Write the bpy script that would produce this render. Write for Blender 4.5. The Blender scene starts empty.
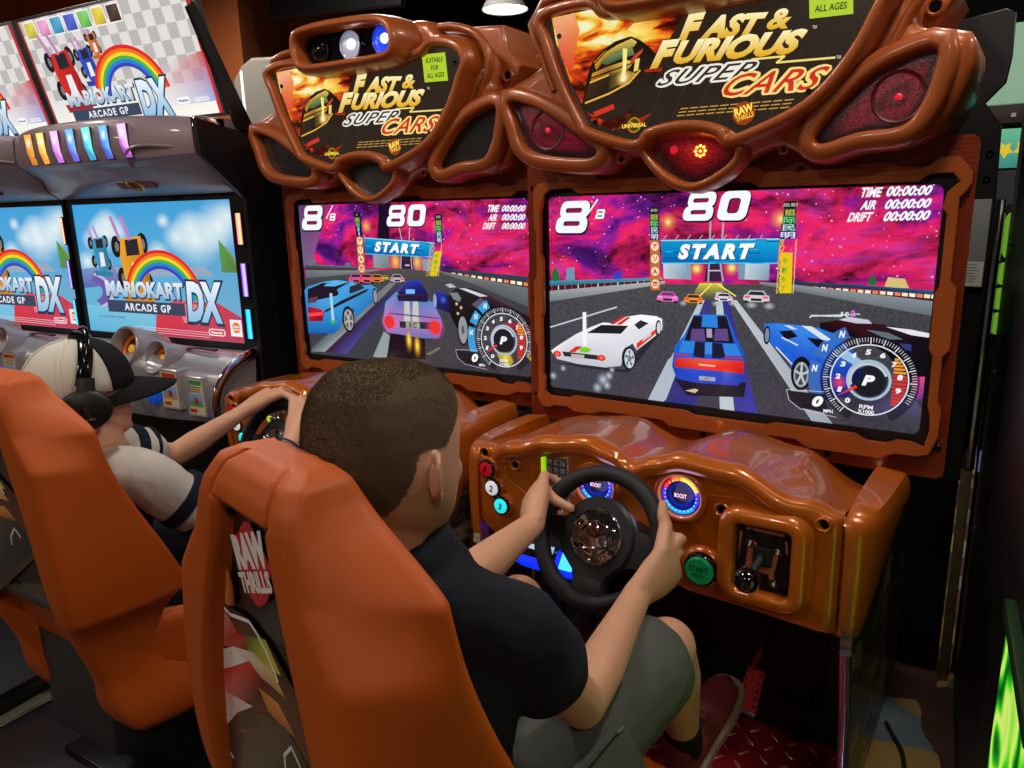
import bpy, bmesh, math, random
from mathutils import Vector, Matrix, noise
random.seed(7)
scn = bpy.context.scene
COL = scn.collection
PI = math.pi

# ------------------------------------------------------------------ camera
FPX = 755.0                       # focal length in pixels of the 1024 x 768 frame
CAM = Vector((1.0952, -1.7770, 1.3118))
YAW, PITCH, ROLL = math.radians(34.695), math.radians(13.249), math.radians(-1.488)
_f = Vector((-math.sin(YAW)*math.cos(PITCH), math.cos(YAW)*math.cos(PITCH), -math.sin(PITCH)))
_r0 = Vector((math.cos(YAW), math.sin(YAW), 0)); _u0 = _r0.cross(_f)
_r = _r0*math.cos(ROLL) + _u0*math.sin(ROLL); _u = -_r0*math.sin(ROLL) + _u0*math.cos(ROLL)
cam_d = bpy.data.cameras.new('camera'); cam_d.sensor_width = 36; cam_d.lens = FPX/1024*36
cam_d.clip_start = .02
cam_o = bpy.data.objects.new('camera', cam_d); COL.objects.link(cam_o)
cam_o.matrix_world = Matrix(((_r.x, _u.x, -_f.x, CAM.x), (_r.y, _u.y, -_f.y, CAM.y), (_r.z, _u.z, -_f.z, CAM.z), (0, 0, 0, 1)))
scn.camera = cam_o

# ------------------------------------------------------------------ world, exposure
w = bpy.data.worlds.new('world'); scn.world = w; w.use_nodes = True
w.node_tree.nodes['Background'].inputs[0].default_value = (.75, .8, 1, 1)
w.node_tree.nodes['Background'].inputs[1].default_value = .05
scn.view_settings.view_transform = 'Standard'; scn.view_settings.look = 'None'
scn.view_settings.gamma = 1; scn.view_settings.use_curve_mapping = False
scn.view_settings.exposure = 0.0
LAMP_POWER = 14.5

# ------------------------------------------------------------------ helpers
def s2l(c):
    return c/12.92 if c <= .04045 else ((c+.055)/1.055)**2.4
def rgb(r, g, b): return (s2l(r/255), s2l(g/255), s2l(b/255), 1)
def ray(px, py): return (_f*FPX + _r*(px-512) - _u*(py-384)).normalized()
def hit(px, py, M, y):
    """local point where the sight line through a pixel meets the plane local-y = y of frame M"""
    Mi = M.inverted(); o = Mi @ CAM; d = Mi.to_3x3() @ ray(px, py)
    return o + d*((y-o.y)/d.y)
def hitz(px, py, M, z):
    Mi = M.inverted(); o = Mi @ CAM; d = Mi.to_3x3() @ ray(px, py)
    return o + d*((z-o.z)/d.z)
def deep(px, py, dist):
    d = ray(px, py); return CAM + d*(dist/d.dot(_f))

MATS = {}
def mat(name, col=(128, 128, 128), rough=.5, metal=0, coat=0, emit=None, strength=1, spec=.5, bump=0, bscale=60, var=0, vscale=8, trans=0, sss=0, coatr=.05):
    if name in MATS: return MATS[name]
    m = bpy.data.materials.new(name); m.use_nodes = True; MATS[name] = m
    nt = m.node_tree; b = nt.nodes['Principled BSDF']
    c = rgb(*col)
    b.inputs['Base Color'].default_value = c
    b.inputs['Roughness'].default_value = rough; b.inputs['Metallic'].default_value = metal
    b.inputs['Coat Weight'].default_value = coat; b.inputs['Coat Roughness'].default_value = coatr
    b.inputs['Specular IOR Level'].default_value = spec
    if trans: b.inputs['Transmission Weight'].default_value = trans
    if sss:
        b.inputs['Subsurface Weight'].default_value = sss; b.inputs['Subsurface Radius'].default_value = (.012, .005, .003)
        b.inputs['Subsurface Scale'].default_value = 1
    if emit:
        b.inputs['Emission Color'].default_value = rgb(*emit); b.inputs['Emission Strength'].default_value = strength
    if bump or var:
        tc = nt.nodes.new('ShaderNodeTexCoord')
    if bump:
        n = nt.nodes.new('ShaderNodeTexNoise'); n.inputs['Scale'].default_value = bscale; n.inputs['Detail'].default_value = 3
        nt.links.new(tc.outputs['Object'], n.inputs['Vector'])
        bp = nt.nodes.new('ShaderNodeBump'); bp.inputs['Strength'].default_value = bump; bp.inputs['Distance'].default_value = .002
        nt.links.new(n.outputs['Fac'], bp.inputs['Height']); nt.links.new(bp.outputs['Normal'], b.inputs['Normal'])
    if var:
        n = nt.nodes.new('ShaderNodeTexNoise'); n.inputs['Scale'].default_value = vscale; n.inputs['Detail'].default_value = 4
        nt.links.new(tc.outputs['Object'], n.inputs['Vector'])
        mx = nt.nodes.new('ShaderNodeMix'); mx.data_type = 'RGBA'
        mx.inputs['A'].default_value = tuple(x*(1-var) for x in c[:3])+(1,); mx.inputs['B'].default_value = tuple(min(1, x*(1+var)) for x in c[:3])+(1,)
        nt.links.new(n.outputs['Fac'], mx.inputs['Factor']); nt.links.new(mx.outputs['Result'], b.inputs['Base Color'])
    return m

def attr_mat(name, emit=1.0, rough=.2, spec=.3, lit=False, coat=0):
    """flat print / lit picture: colours come from the mesh's own colour attribute"""
    if name in MATS: return MATS[name]
    m = bpy.data.materials.new(name); m.use_nodes = True; MATS[name] = m
    nt = m.node_tree; b = nt.nodes['Principled BSDF']; a = nt.nodes.new('ShaderNodeVertexColor'); a.layer_name = 'col'
    b.inputs['Roughness'].default_value = rough; b.inputs['Specular IOR Level'].default_value = spec
    b.inputs['Coat Weight'].default_value = coat
    nt.links.new(a.outputs['Alpha'], b.inputs['Alpha'])
    if lit:
        nt.links.new(a.outputs['Color'], b.inputs['Base Color'])
    else:
        b.inputs['Base Color'].default_value = (.004, .004, .005, 1)
        nt.links.new(a.outputs['Color'], b.inputs['Emission Color']); b.inputs['Emission Strength'].default_value = emit
    return m

def tag(o, label=None, cat=None, group=None, kind=None):
    if label: o['label'] = label
    if cat: o['category'] = cat
    if group: o['group'] = group
    if kind: o['kind'] = kind
    return o
def empty(name, M=None, label=None, cat=None, group=None):
    o = bpy.data.objects.new(name, None); COL.objects.link(o); o.empty_display_size = .1
    if M is not None: o.matrix_world = M
    return tag(o, label, cat, group)
def link(name, me, m, parent=None, loc=None):
    o = bpy.data.objects.new(name, me); COL.objects.link(o)
    if m is not None and not me.materials:
        for q in (m if isinstance(m, (list, tuple)) else [m]): me.materials.append(q)
    if parent: o.parent = parent
    if loc is not None: o.location = loc
    return o
def fin(bm, name, m, parent=None, angle=40, loc=None, recalc=True, sub=0, smooth=True):
    if recalc: bmesh.ops.recalc_face_normals(bm, faces=bm.faces)
    me = bpy.data.meshes.new(name); bm.to_mesh(me); bm.free()
    if smooth:
        me.polygons.foreach_set('use_smooth', [True]*len(me.polygons))
        if not sub: me.set_sharp_from_angle(angle=math.radians(angle))
    o = link(name, me, m, parent, loc)
    if sub:
        md = o.modifiers.new('sub', 'SUBSURF'); md.levels = sub; md.render_levels = sub
    return o
def B(): return bmesh.new()

def box(bm, x0, x1, y0, y1, z0, z1, bev=0, M=None, seg=2):
    r = bmesh.ops.create_cube(bm, size=1)
    vs = r['verts']
    for v in vs:
        v.co = Vector(((x0+x1)/2+v.co.x*(x1-x0), (y0+y1)/2+v.co.y*(y1-y0), (z0+z1)/2+v.co.z*(z1-z0)))
    if bev:
        es = {e for v in vs for e in v.link_edges}
        rr = bmesh.ops.bevel(bm, geom=list(es), offset=bev, segments=seg, profile=.5, affect='EDGES')
        vs = list({v for f in rr['faces'] for v in f.verts} | {v for v in vs if v.is_valid})
    if M is not None: bmesh.ops.transform(bm, matrix=M, verts=vs)
    return vs
def basis(axis, hint=Vector((0, 0, 1))):
    a = Vector(axis).normalized()
    if abs(a.dot(hint)) > .98: hint = Vector((1, 0, 0))
    x = hint.cross(a).normalized(); y = a.cross(x)
    return x, y, a
def lathe(bm, prof, org, axis, seg=32, sx=1, sy=1, hint=Vector((0, 0, 1)), open_=False):
    """prof: (radius, height along axis)"""
    x, y, a = basis(axis, hint); org = Vector(org); rings = []
    for r, h in prof:
        if r < 1e-6: rings.append([bm.verts.new(org+a*h)])
        else: rings.append([bm.verts.new(org+a*h+x*(r*sx*math.cos(2*PI*k/seg))+y*(r*sy*math.sin(2*PI*k/seg))) for k in range(seg)])
    for p, q in zip(rings, rings[1:]):
        for k in range(seg):
            k2 = (k+1) % seg
            if len(p) == 1 and len(q) == 1: continue
            if len(p) == 1: bm.faces.new((p[0], q[k2], q[k]))
            elif len(q) == 1: bm.faces.new((p[k], p[k2], q[0]))
            else: bm.faces.new((p[k], p[k2], q[k2], q[k]))
    for e in (() if open_ else (rings[0], rings[-1])):
        if len(e) > 1: bm.faces.new(e)
    return [v for r in rings for v in r]
def cyl(bm, org, axis, r, h, seg=24, bev=0):
    if bev: return lathe(bm, [(r, 0), (r, h-bev), (r-bev*.3, h-bev*.3), (r-bev, h)], org, axis, seg)
    return lathe(bm, [(r, 0), (r, h)], org, axis, seg)
def tube(bm, pts, rad, seg=12, closed=False, caps=True, flat=None):
    """rad: number, or per point number or (rx, ry); flat: up hint"""
    pts = [Vector(p) for p in pts]; n = len(pts); rings = []
    if not isinstance(rad, (list, tuple)): rad = [rad]*n
    up = None
    for i, p in enumerate(pts):
        a = pts[(i+1) % n] if (closed or i < n-1) else pts[i]
        b = pts[i-1] if (closed or i > 0) else pts[i]
        t = (a-b).normalized()
        if up is None:
            h = Vector(flat) if flat else (Vector((0, 0, 1)) if abs(t.z) < .9 else Vector((0, 1, 0)))
            up = (h - t*h.dot(t)).normalized()
        else: up = (up - t*up.dot(t)).normalized()
        s = t.cross(up)
        r = rad[i]; rx, ry = r if isinstance(r, (list, tuple)) else (r, r)
        rings.append([bm.verts.new(p+s*(rx*math.cos(2*PI*k/seg))+up*(ry*math.sin(2*PI*k/seg))) for k in range(seg)])
    m = n if closed else n-1
    for i in range(m):
        p, q = rings[i], rings[(i+1) % n]
        for k in range(seg): bm.faces.new((p[k], p[(k+1) % seg], q[(k+1) % seg], q[k]))
    if caps and not closed: bm.faces.new(rings[0][::-1]); bm.faces.new(rings[-1])
    return rings
def crom(pts, n=4, closed=True):
    P = [Vector(p) for p in pts]; N = len(P); out = []
    for i in range(N if closed else N-1):
        g = (lambda k: P[k % N]) if closed else (lambda k: P[max(0, min(N-1, k))])
        p0, p1, p2, p3 = g(i-1), g(i), g(i+1), g(i+2)
        for j in range(n):
            t = j/n
            out.append(.5*((2*p1)+(p2-p0)*t+(2*p0-5*p1+4*p2-p3)*t*t+(3*p1-p0-3*p2+p3)*t**3))
    if not closed: out.append(P[-1])
    return out
def ccw(pts):
    a = sum(pts[i-1][0]*pts[i][1]-pts[i][0]*pts[i-1][1] for i in range(len(pts)))
    return list(pts) if a > 0 else list(pts)[::-1]
def offs(pts, d):
    """offset a ccw 2-D outline outward by d"""
    n = len(pts); out = []
    for i in range(n):
        a, b, c = Vector(pts[i-1][:2]), Vector(pts[i][:2]), Vector(pts[(i+1) % n][:2])
        e1 = (b-a); e2 = (c-b)
        if e1.length < 1e-9: e1 = e2
        if e2.length < 1e-9: e2 = e1
        e1.normalize(); e2.normalize()
        n1 = Vector((e1.y, -e1.x)); n2 = Vector((e2.y, -e2.x)); m = n1+n2
        if m.length < .3: m = n1
        m.normalize(); k = max(.5, m.dot(n1))
        out.append(b+m*(d/k))
    return out
def rim(bm, outline, prof, closed_prof=False):
    """sweep a profile [(offset outward, y)] along a closed outline in the x-z plane"""
    o = ccw(outline); rings = []
    for d, y in prof:
        rings.append([bm.verts.new((p[0], y, p[1])) for p in offs(o, d)])
    n = len(o)
    m = len(rings) if closed_prof else len(rings)-1
    for i in range(m):
        p, q = rings[i], rings[(i+1) % len(rings)]
        for k in range(n): bm.faces.new((p[k], p[(k+1) % n], q[(k+1) % n], q[k]))
    return rings
def slab(bm, outline, y0, y1, bev=0, seg=1):
    """closed plate in x-z, front at y0, back at y1"""
    s = 1 if y1 > y0 else -1
    pr = [(-bev, y0), (0, y0+s*bev), (0, y1)] if bev else [(0, y0), (0, y1)]
    if bev and seg > 1: pr = [(-bev+bev*math.sin(a), y0+s*bev*(1-math.cos(a))) for a in [PI/2*k/seg for k in range(seg+1)]]+[(0, y1)]
    r = rim(bm, outline, pr); bm.faces.new(r[0]); bm.faces.new(r[-1][::-1])
    return r
def plate_hole(bm, outer, inners, y0, y1):
    def loop(pts, y): 
        vs = [bm.verts.new((p[0], y, p[1])) for p in pts]
        return vs, [bm.edges.new((vs[i-1], vs[i])) for i in range(len(vs))]
    L = [outer]+list(inners); es0 = []; es1 = []; vv = []
    for l in L:
        a, ea = loop(l, y0); b, eb = loop(l, y1); es0 += ea; es1 += eb; vv.append((a, b))
    bmesh.ops.triangle_fill(bm, edges=es0, use_beauty=False); bmesh.ops.triangle_fill(bm, edges=es1, use_beauty=False)
    for a, b in vv:
        for i in range(len(a)): bm.faces.new((a[i-1], a[i], b[i], b[i-1]))
def rrect(x0, x1, z0, z1, r, n=4):
    out = []
    for cx, cz, a0 in ((x1-r, z1-r, 0), (x0+r, z1-r, 90), (x0+r, z0+r, 180), (x1-r, z0+r, 270)):
        for k in range(n+1):
            a = math.radians(a0+90*k/n); out.append((cx+r*math.cos(a), cz+r*math.sin(a)))
    return out
def ell(cx, cz, rx, rz, n=28, a0=0, a1=360):
    full = abs(a1-a0) >= 360
    return [(cx+rx*math.cos(math.radians(a0+(a1-a0)*k/(n if full else n-1))), cz+rz*math.sin(math.radians(a0+(a1-a0)*k/(n if full else n-1)))) for k in range(n)]

# ---- lettering: glyph outlines from the built-in font as flat triangles
_GL = {}
def glyphs(s, bold=0, shear=0, spacing=1.0):
    key = (s, bold, shear, spacing)
    if key in _GL: return _GL[key]
    cu = bpy.data.curves.new('t', 'FONT'); cu.body = s; cu.resolution_u = 3; cu.offset = bold; cu.shear = shear; cu.space_character = spacing
    cu.fill_mode = 'FRONT'
    ob = bpy.data.objects.new('t', cu); COL.objects.link(ob)
    me = bpy.data.meshes.new_from_object(ob)
    V = [(v.co.x, v.co.y) for v in me.vertices]; F = [tuple(p.vertices) for p in me.polygons]
    bpy.data.objects.remove(ob); bpy.data.curves.remove(cu); bpy.data.meshes.remove(me)
    if V:
        x0 = min(v[0] for v in V); x1 = max(v[0] for v in V); y0 = min(v[1] for v in V); y1 = max(v[1] for v in V)
        V = [((x-x0)/max(1e-6, x1-x0), (y-y0)/max(1e-6, y1-y0)) for x, y in V]
    _GL[key] = (V, F); return V, F

class Art:
    """flat print: coloured polygons in a plane (local x-z at depth y), layered by hairs; coordinates are photo pixels
    carried onto the plane, or plane coordinates when px=False"""
    STEP = 3e-5
    def __init__(s, M, y, conv=None):
        s.M = M; s.y = y; s.V = []; s.F = []; s.C = []; s.MI = []; s.n = 0; s.conv = conv; s.clip = None
    def uv(s, p, px=True):
        if not px: return (p[0], p[1])
        if s.conv: return s.conv(p)
        h = hit(p[0], p[1], s.M, s.y); return (h.x, h.z)
    def poly(s, pts, col, px=True, mi=0, up=True):
        if up: s.n += 1
        b = len(s.V); y = s.y - s.n*s.STEP
        cc = [tuple(c)+(1,)*(4-len(c)) for c in (list(col) if isinstance(col[0], (tuple, list)) else [col]*len(pts))]
        Q = [tuple(s.uv(p, px))[:2]+tuple(c) for p, c in zip(pts, cc)]
        if s.clip:
            for ax, lim, sg in ((0, s.clip[0], 1), (0, s.clip[1], -1), (1, s.clip[2], 1), (1, s.clip[3], -1)):
                R_ = []
                for i in range(len(Q)):
                    a, c = Q[i-1], Q[i]; da = (a[ax]-lim)*sg; dc = (c[ax]-lim)*sg
                    if (da < 0) != (dc < 0):
                        t = da/(da-dc); R_.append(tuple(a[k]+(c[k]-a[k])*t for k in range(6)))
                    if dc >= 0: R_.append(c)
                Q = R_
                if not Q: return
            if len(Q) < 3: return
        for q in Q: s.V.append((q[0], y, q[1]))
        s.F.append(tuple(range(b, b+len(Q)))); s.MI.append(mi)
        s.C.append([rgb(*q[2:5])[:3]+(q[5],) for q in Q])
    def line(s, pts, w, col, px=True):
        s.n += 1
        Q = [Vector(s.uv(p, px)) for p in pts]
        for a, b in zip(Q, Q[1:]):
            d = (b-a)
            if d.length < 1e-9: continue
            d.normalize(); n = Vector((-d.y, d.x))*(w/2); e = d*(w*.25)
            s.poly([a-e-n, b+e-n, b+e+n, a-e+n], col, px=False, up=False)
    def disc(s, c, r, col, n=20, px=True, rz=None, a0=0, a1=360):
        u, v = s.uv(c, px); s.poly(ell(u, v, r, rz or r, n, a0, a1), col, px=False)
    def ring(s, c, r0, r1, col, n=32, px=True, a0=0, a1=360, asp=1):
        u, v = s.uv(c, px); s.n += 1
        col2 = col if isinstance(col[0], (tuple, list)) else None
        for k in range(n):
            t0 = math.radians(a0+(a1-a0)*k/n); t1 = math.radians(a0+(a1-a0)*(k+1)/n)
            cc = col if not col2 else [tuple(col2[0][i]*(1-(k+.5)/n)+col2[1][i]*(k+.5)/n for i in range(3))]*4
            s.poly([(u+r0*math.cos(t0), v+asp*r0*math.sin(t0)), (u+r1*math.cos(t0), v+asp*r1*math.sin(t0)), (u+r1*math.cos(t1), v+asp*r1*math.sin(t1)), (u+r0*math.cos(t1), v+asp*r0*math.sin(t1))], cc, px=False, up=False)
    def glow(s, c, r, inner, outer, n=20, px=True, rz=None):
        u, v = s.uv(c, px); s.n += 1; rz = rz or r
        E = ell(u, v, r, rz, n)
        for k in range(n): s.poly([(u, v), E[k], E[(k+1) % n]], [tuple(inner)+(1,), tuple(outer)[:3]+(0,), tuple(outer)[:3]+(0,)], px=False, up=False)
    def text(s, t, quad, col, bold=0, shear=0, spacing=1.0, px=True, col2=None):
        """quad: BL, BR, TR, TL; col2 = colour at the top"""
        V, F = glyphs(t, bold, shear, spacing); q = [Vector(s.uv(p, px)) for p in quad]; s.n += 1
        P = []
        for a, b in V:
            P.append((q[0]*(1-a)+q[1]*a)*(1-b)+(q[3]*(1-a)+q[2]*a)*b)
        for f in F:
            cc = col if col2 is None else [tuple(col[i]*(1-V[k][1])+col2[i]*V[k][1] for i in range(3)) for k in f]
            s.poly([P[k] for k in f], cc, px=False, up=False)
    def textc(s, t, c, w, h, col, px=False, rot=0, **k):
        u, v = s.uv(c, px); cr, sr = math.cos(rot), math.sin(rot)
        q = [(u+cr*a-sr*b, v+sr*a+cr*b) for a, b in ((-w/2, -h/2), (w/2, -h/2), (w/2, h/2), (-w/2, h/2))]
        s.text(t, q, col, px=False, **k)
    def build(s, name, mats, parent=None):
        me = bpy.data.meshes.new(name); me.from_pydata(s.V, [], s.F)
        at = me.color_attributes.new('col', 'FLOAT_COLOR', 'CORNER')
        flat = [x for c in s.C for q in c for x in q]; at.data.foreach_set('color', flat)
        me.polygons.foreach_set('material_index', s.MI)
        bm = bmesh.new(); bm.from_mesh(me)
        for f in bm.faces:
            f.normal_update()
            if f.normal.y > 0: f.normal_flip()
        bm.to_mesh(me); bm.free()
        return link(name, me, mats, parent)
# ------------------------------------------------------------------ frames of the machines
def frame(x, y, deg): return Matrix.Translation((x, y, 0)) @ Matrix.Rotation(math.radians(deg), 4, 'Z')
MR = frame(0, 0, 0)                       # right racing cabinet: screen's lower left corner above its origin
ML = frame(-1.0382, .0285, 2.903)         # left racing cabinet
MK = frame(-2.223, -.153, 6.34)           # silver kart cabinet
MK2 = MK @ Matrix.Translation((-.985, .0, 0))

# ------------------------------------------------------------------ shared materials
ORANGE = mat('orange_gloss', (190, 96, 18), .30, .25, .75, var=.08, vscale=30, coatr=.06)
SHELLM = mat('copper_shell', (160, 78, 28), .40, .12, .32, var=.10, vscale=20, coatr=.10)
PLATEM = mat('copper_plate', (138, 58, 24), .3, .35, .5, var=.1, vscale=12)
BANDM = mat('copper_band', (184, 92, 40), .3, .25, .4, var=.12, vscale=16)
SEATM = mat('seat_plastic', (178, 78, 16), .55, 0, .0, bump=.05, bscale=600, var=.05, vscale=5, spec=.28)
BLACK = mat('black_laminate', (11, 11, 13), .45)
BLACKG = mat('black_gloss', (9, 9, 11), .12)
RUBBER = mat('black_rubber', (18, 18, 19), .62, bump=.3, bscale=300)
CHROME = mat('chrome', (215, 215, 220), .08, 1)
STEEL = mat('brushed_steel', (165, 165, 170), .3, 1, bump=.1, bscale=200)
SCREW = mat('screw_black', (14, 13, 13), .35, .6)
RED_E = mat('red_light', (150, 10, 10), .3, emit=(255, 40, 20), strength=3)
mat('base_black', (13, 13, 15), .3)
GRILLE = mat('speaker_mesh', (20, 19, 20), .6, bump=.8, bscale=500)

# ------------------------------------------------------------------ room
def carpet_mat():
    m = bpy.data.materials.new('patterned_carpet'); m.use_nodes = True; nt = m.node_tree; b = nt.nodes['Principled BSDF']
    tc = nt.nodes.new('ShaderNodeTexCoord'); vo = nt.nodes.new('ShaderNodeTexVoronoi'); vo.inputs['Scale'].default_value = 7.5
    nz = nt.nodes.new('ShaderNodeTexNoise'); nz.inputs['Scale'].default_value = 3; nz.inputs['Detail'].default_value = 2
    mx = nt.nodes.new('ShaderNodeMix'); mx.data_type = 'VECTOR'; mx.inputs['Factor'].default_value = .16
    nt.links.new(tc.outputs['Object'], nz.inputs['Vector']); nt.links.new(tc.outputs['Object'], mx.inputs['A']); nt.links.new(nz.outputs['Color'], mx.inputs['B'])
    nt.links.new(mx.outputs['Result'], vo.inputs['Vector'])
    cr = nt.nodes.new('ShaderNodeValToRGB'); cr.color_ramp.interpolation = 'CONSTANT'
    cols = [(0, (70, 40, 34)), (.28, (96, 108, 116)), (.45, (150, 120, 62)), (.6, (60, 36, 34)), (.75, (84, 88, 62)), (.9, (134, 92, 66))]
    while len(cr.color_ramp.elements) < len(cols): cr.color_ramp.elements.new(.5)
    for e, (p, c) in zip(cr.color_ramp.elements, cols): e.position = p; e.color = rgb(*c)
    sp = nt.nodes.new('ShaderNodeSeparateColor'); nt.links.new(vo.outputs['Color'], sp.inputs['Color']); nt.links.new(sp.outputs['Red'], cr.inputs['Fac'])
    nt.links.new(cr.outputs['Color'], b.inputs['Base Color']); b.inputs['Roughness'].default_value = .95
    n2 = nt.nodes.new('ShaderNodeTexNoise'); n2.inputs['Scale'].default_value = 350; bp = nt.nodes.new('ShaderNodeBump'); bp.inputs['Strength'].default_value = .6; bp.inputs['Distance'].default_value = .004
    nt.links.new(tc.outputs['Object'], n2.inputs['Vector']); nt.links.new(n2.outputs['Fac'], bp.inputs['Height']); nt.links.new(bp.outputs['Normal'], b.inputs['Normal'])
    return m
def struct(name, x0, x1, y0, y1, z0, z1, m):
    bm = B(); box(bm, x0, x1, y0, y1, z0, z1); return tag(fin(bm, name, m), kind='structure')
RX0, RX1, RY0, RY1, RH = -7.5, 4.5, -5.0, 5.0, 3.9
struct('floor', RX0, RX1, RY0, RY1, -.1, 0, carpet_mat())
struct('ceiling', RX0, RX1, RY0, RY1, RH, RH+.1, mat('ceiling_paint', (34, 32, 34), .9))
struct('wall_back', RX0, RX1, RY1, RY1+.1, 0, RH, mat('dark_wall', (26, 24, 28), .8, var=.1, vscale=3))
struct('wall_front', RX0, RX1, RY0-.1, RY0, 0, RH, mat('grey_wall', (92, 86, 84), .8, var=.1, vscale=3))
struct('wall_left', RX0-.1, RX0, RY0, RY1, 0, RH, mat('orange_wall', (224, 124, 70), .75, var=.06, vscale=2))
struct('wall_right', RX1, RX1+.1, RY0, RY1, 0, RH, mat('grey_wall'))
# orange column block standing out of the back wall, its corner shows above the kart cabinets
ca = hit(241, 40, Matrix.Identity(4), 2.2); 
cb = hit(289, 40, Matrix.Identity(4), 3.9)
bm = B(); o_pts = [(RX0, 2.2), (ca.x, 2.2), (cb.x, 3.9), (cb.x, RY1), (RX0, RY1)]
vs0 = [bm.verts.new((x, y, 0)) for x, y in o_pts]; vs1 = [bm.verts.new((x, y, RH)) for x, y in o_pts]
bm.faces.new(vs0); bm.faces.new(vs1)
for i in range(5): bm.faces.new((vs0[i-1], vs0[i], vs1[i], vs1[i-1]))
tag(fin(bm, 'wall_corner', mat('orange_wall'), smooth=False), 'orange painted wall corner behind the silver kart cabinets', None, kind='structure')

# pendant lamps: one is seen above the cabinets, the others are unseen, added to light the hall
def pendant(x, y, z, label, first=[], power=1.0):
    e = empty('pendant_lamp', Matrix.Translation((x, y, z)), label, 'lamp', 'pendant lamps under the dark ceiling')
    if not first:
        b1 = B(); lathe(b1, [(.045, .20), (.06, .19), (.085, .10), (.145, .0), (.14, .0), (.08, .095), (.05, .18), (.0, .18)], (0, 0, 0), (0, 0, 1), 32); s1 = fin(b1, 'lamp_shade', mat('lamp_shade_grey', (150, 148, 146), .5), e)
        b2 = B(); lathe(b2, [(.0, .0), (.132, .004), (.132, .012), (0, .016)], (0, 0, 0), (0, 0, 1), 32); s2 = fin(b2, 'diffuser', mat('lamp_diffuser', (255, 250, 240), .5, emit=(255, 246, 230), strength=6), e)
        b3 = B(); cyl(b3, (0, 0, 0), (0, 0, 1), .006, 1.0, 8); s3 = fin(b3, 'cord', mat('cord_black', (12, 12, 12), .6), e)
        first.extend([s1, s2, s3])
    else:
        for s in first:
            c = s.copy(); COL.objects.link(c); c.parent = e
    cd = [c for c in e.children if c.name.startswith('cord')][0]; cd.location = (0, 0, .19); cd.scale = (1, 1, RH-z-.19)
    l = bpy.data.lights.new('lamp_light', 'AREA'); l.shape = 'DISK'; l.size = .26; l.energy = LAMP_POWER*power; l.color = (1, .93, .84)
    lo = bpy.data.objects.new('lamp_light', l); COL.objects.link(lo); lo.parent = e; lo.location = (0, 0, -.006)
    return e
pl = deep(505, 10, 4.6)
PZ = pl.z
pendant(pl.x, pl.y, PZ, 'white conical pendant lamp hanging above the racing cabinets')
for i, (x, y) in enumerate(((-4.4, -3.4), (-1.9, -2.6), (.2, -2.9), (2.2, -2.6), (-.6, -.95), (-3.2, -1.2), (2.6, .3), (1.10, -.62), (2.4, 3.2), (-3.3, .75), (-1.7, 1.35), (1.22, .95))):  # unseen lamps put in, several to brighten the orange wall, carpet and side panel
    pendant(x, y, 2.62 if y < .6 else 3.0, 'pendant lamp added outside the view to light the hall', power=2.6 if (x, y) in ((-3.3, .75), (-1.7, 1.35)) else 1.0)
# ------------------------------------------------------------------ racing cabinet
SZ = .81; SW, SH = .93, .523; TOPZ = SZ+SH
def nebula_mat():
    m = bpy.data.materials.new('screen_nebula'); m.use_nodes = True; nt = m.node_tree; b = nt.nodes['Principled BSDF']
    tc = nt.nodes.new('ShaderNodeTexCoord'); mp = nt.nodes.new('ShaderNodeMapping'); mp.inputs['Rotation'].default_value = (0, .6, 0); mp.inputs['Scale'].default_value = (1.0, 1, 2.2)
    nt.links.new(tc.outputs['Object'], mp.inputs['Vector'])
    n = nt.nodes.new('ShaderNodeTexNoise'); n.inputs['Scale'].default_value = 3.4; n.inputs['Detail'].default_value = 9; n.inputs['Roughness'].default_value = .68; n.inputs['Distortion'].default_value = .5
    nt.links.new(mp.outputs['Vector'], n.inputs['Vector'])
    cr = nt.nodes.new('ShaderNodeValToRGB'); cols = [(.36, (80, 20, 120)), (.44, (160, 30, 150)), (.49, (226, 30, 110)), (.54, (240, 40, 100)), (.60, (214, 50, 150)), (.68, (110, 40, 160))]
    while len(cr.color_ramp.elements) < len(cols): cr.color_ramp.elements.new(.5)
    for e, (p, c) in zip(cr.color_ramp.elements, cols): e.position = p; e.color = rgb(*c)
    nt.links.new(n.outputs['Fac'], cr.inputs['Fac'])
    n2 = nt.nodes.new('ShaderNodeTexNoise'); n2.inputs['Scale'].default_value = 5.5; n2.inputs['Detail'].default_value = 9; n2.inputs['Roughness'].default_value = .7; n2.inputs['Distortion'].default_value = .8
    mp2 = nt.nodes.new('ShaderNodeMapping'); mp2.inputs['Location'].default_value = (3.1, 0, 1.7); nt.links.new(mp.outputs['Vector'], mp2.inputs['Vector']); nt.links.new(mp2.outputs['Vector'], n2.inputs['Vector'])
    mr = nt.nodes.new('ShaderNodeMapRange'); mr.inputs['From Min'].default_value = .36; mr.inputs['From Max'].default_value = .56; mr.inputs['To Min'].default_value = .06; mr.inputs['To Max'].default_value = 1.0; nt.links.new(n2.outputs['Fac'], mr.inputs['Value'])
    mx = nt.nodes.new('ShaderNodeMix'); mx.data_type = 'RGBA'; mx.blend_type = 'MULTIPLY'; mx.inputs['Factor'].default_value = 1; nt.links.new(cr.outputs['Color'], mx.inputs['A']); nt.links.new(mr.outputs['Result'], mx.inputs['B'])
    nt.links.new(mx.outputs['Result'], b.inputs['Emission Color']); b.inputs['Emission Strength'].default_value = 1
    b.inputs['Base Color'].default_value = (0.004, .004, .004, 1); b.inputs['Roughness'].default_value = .2
    return m
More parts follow.
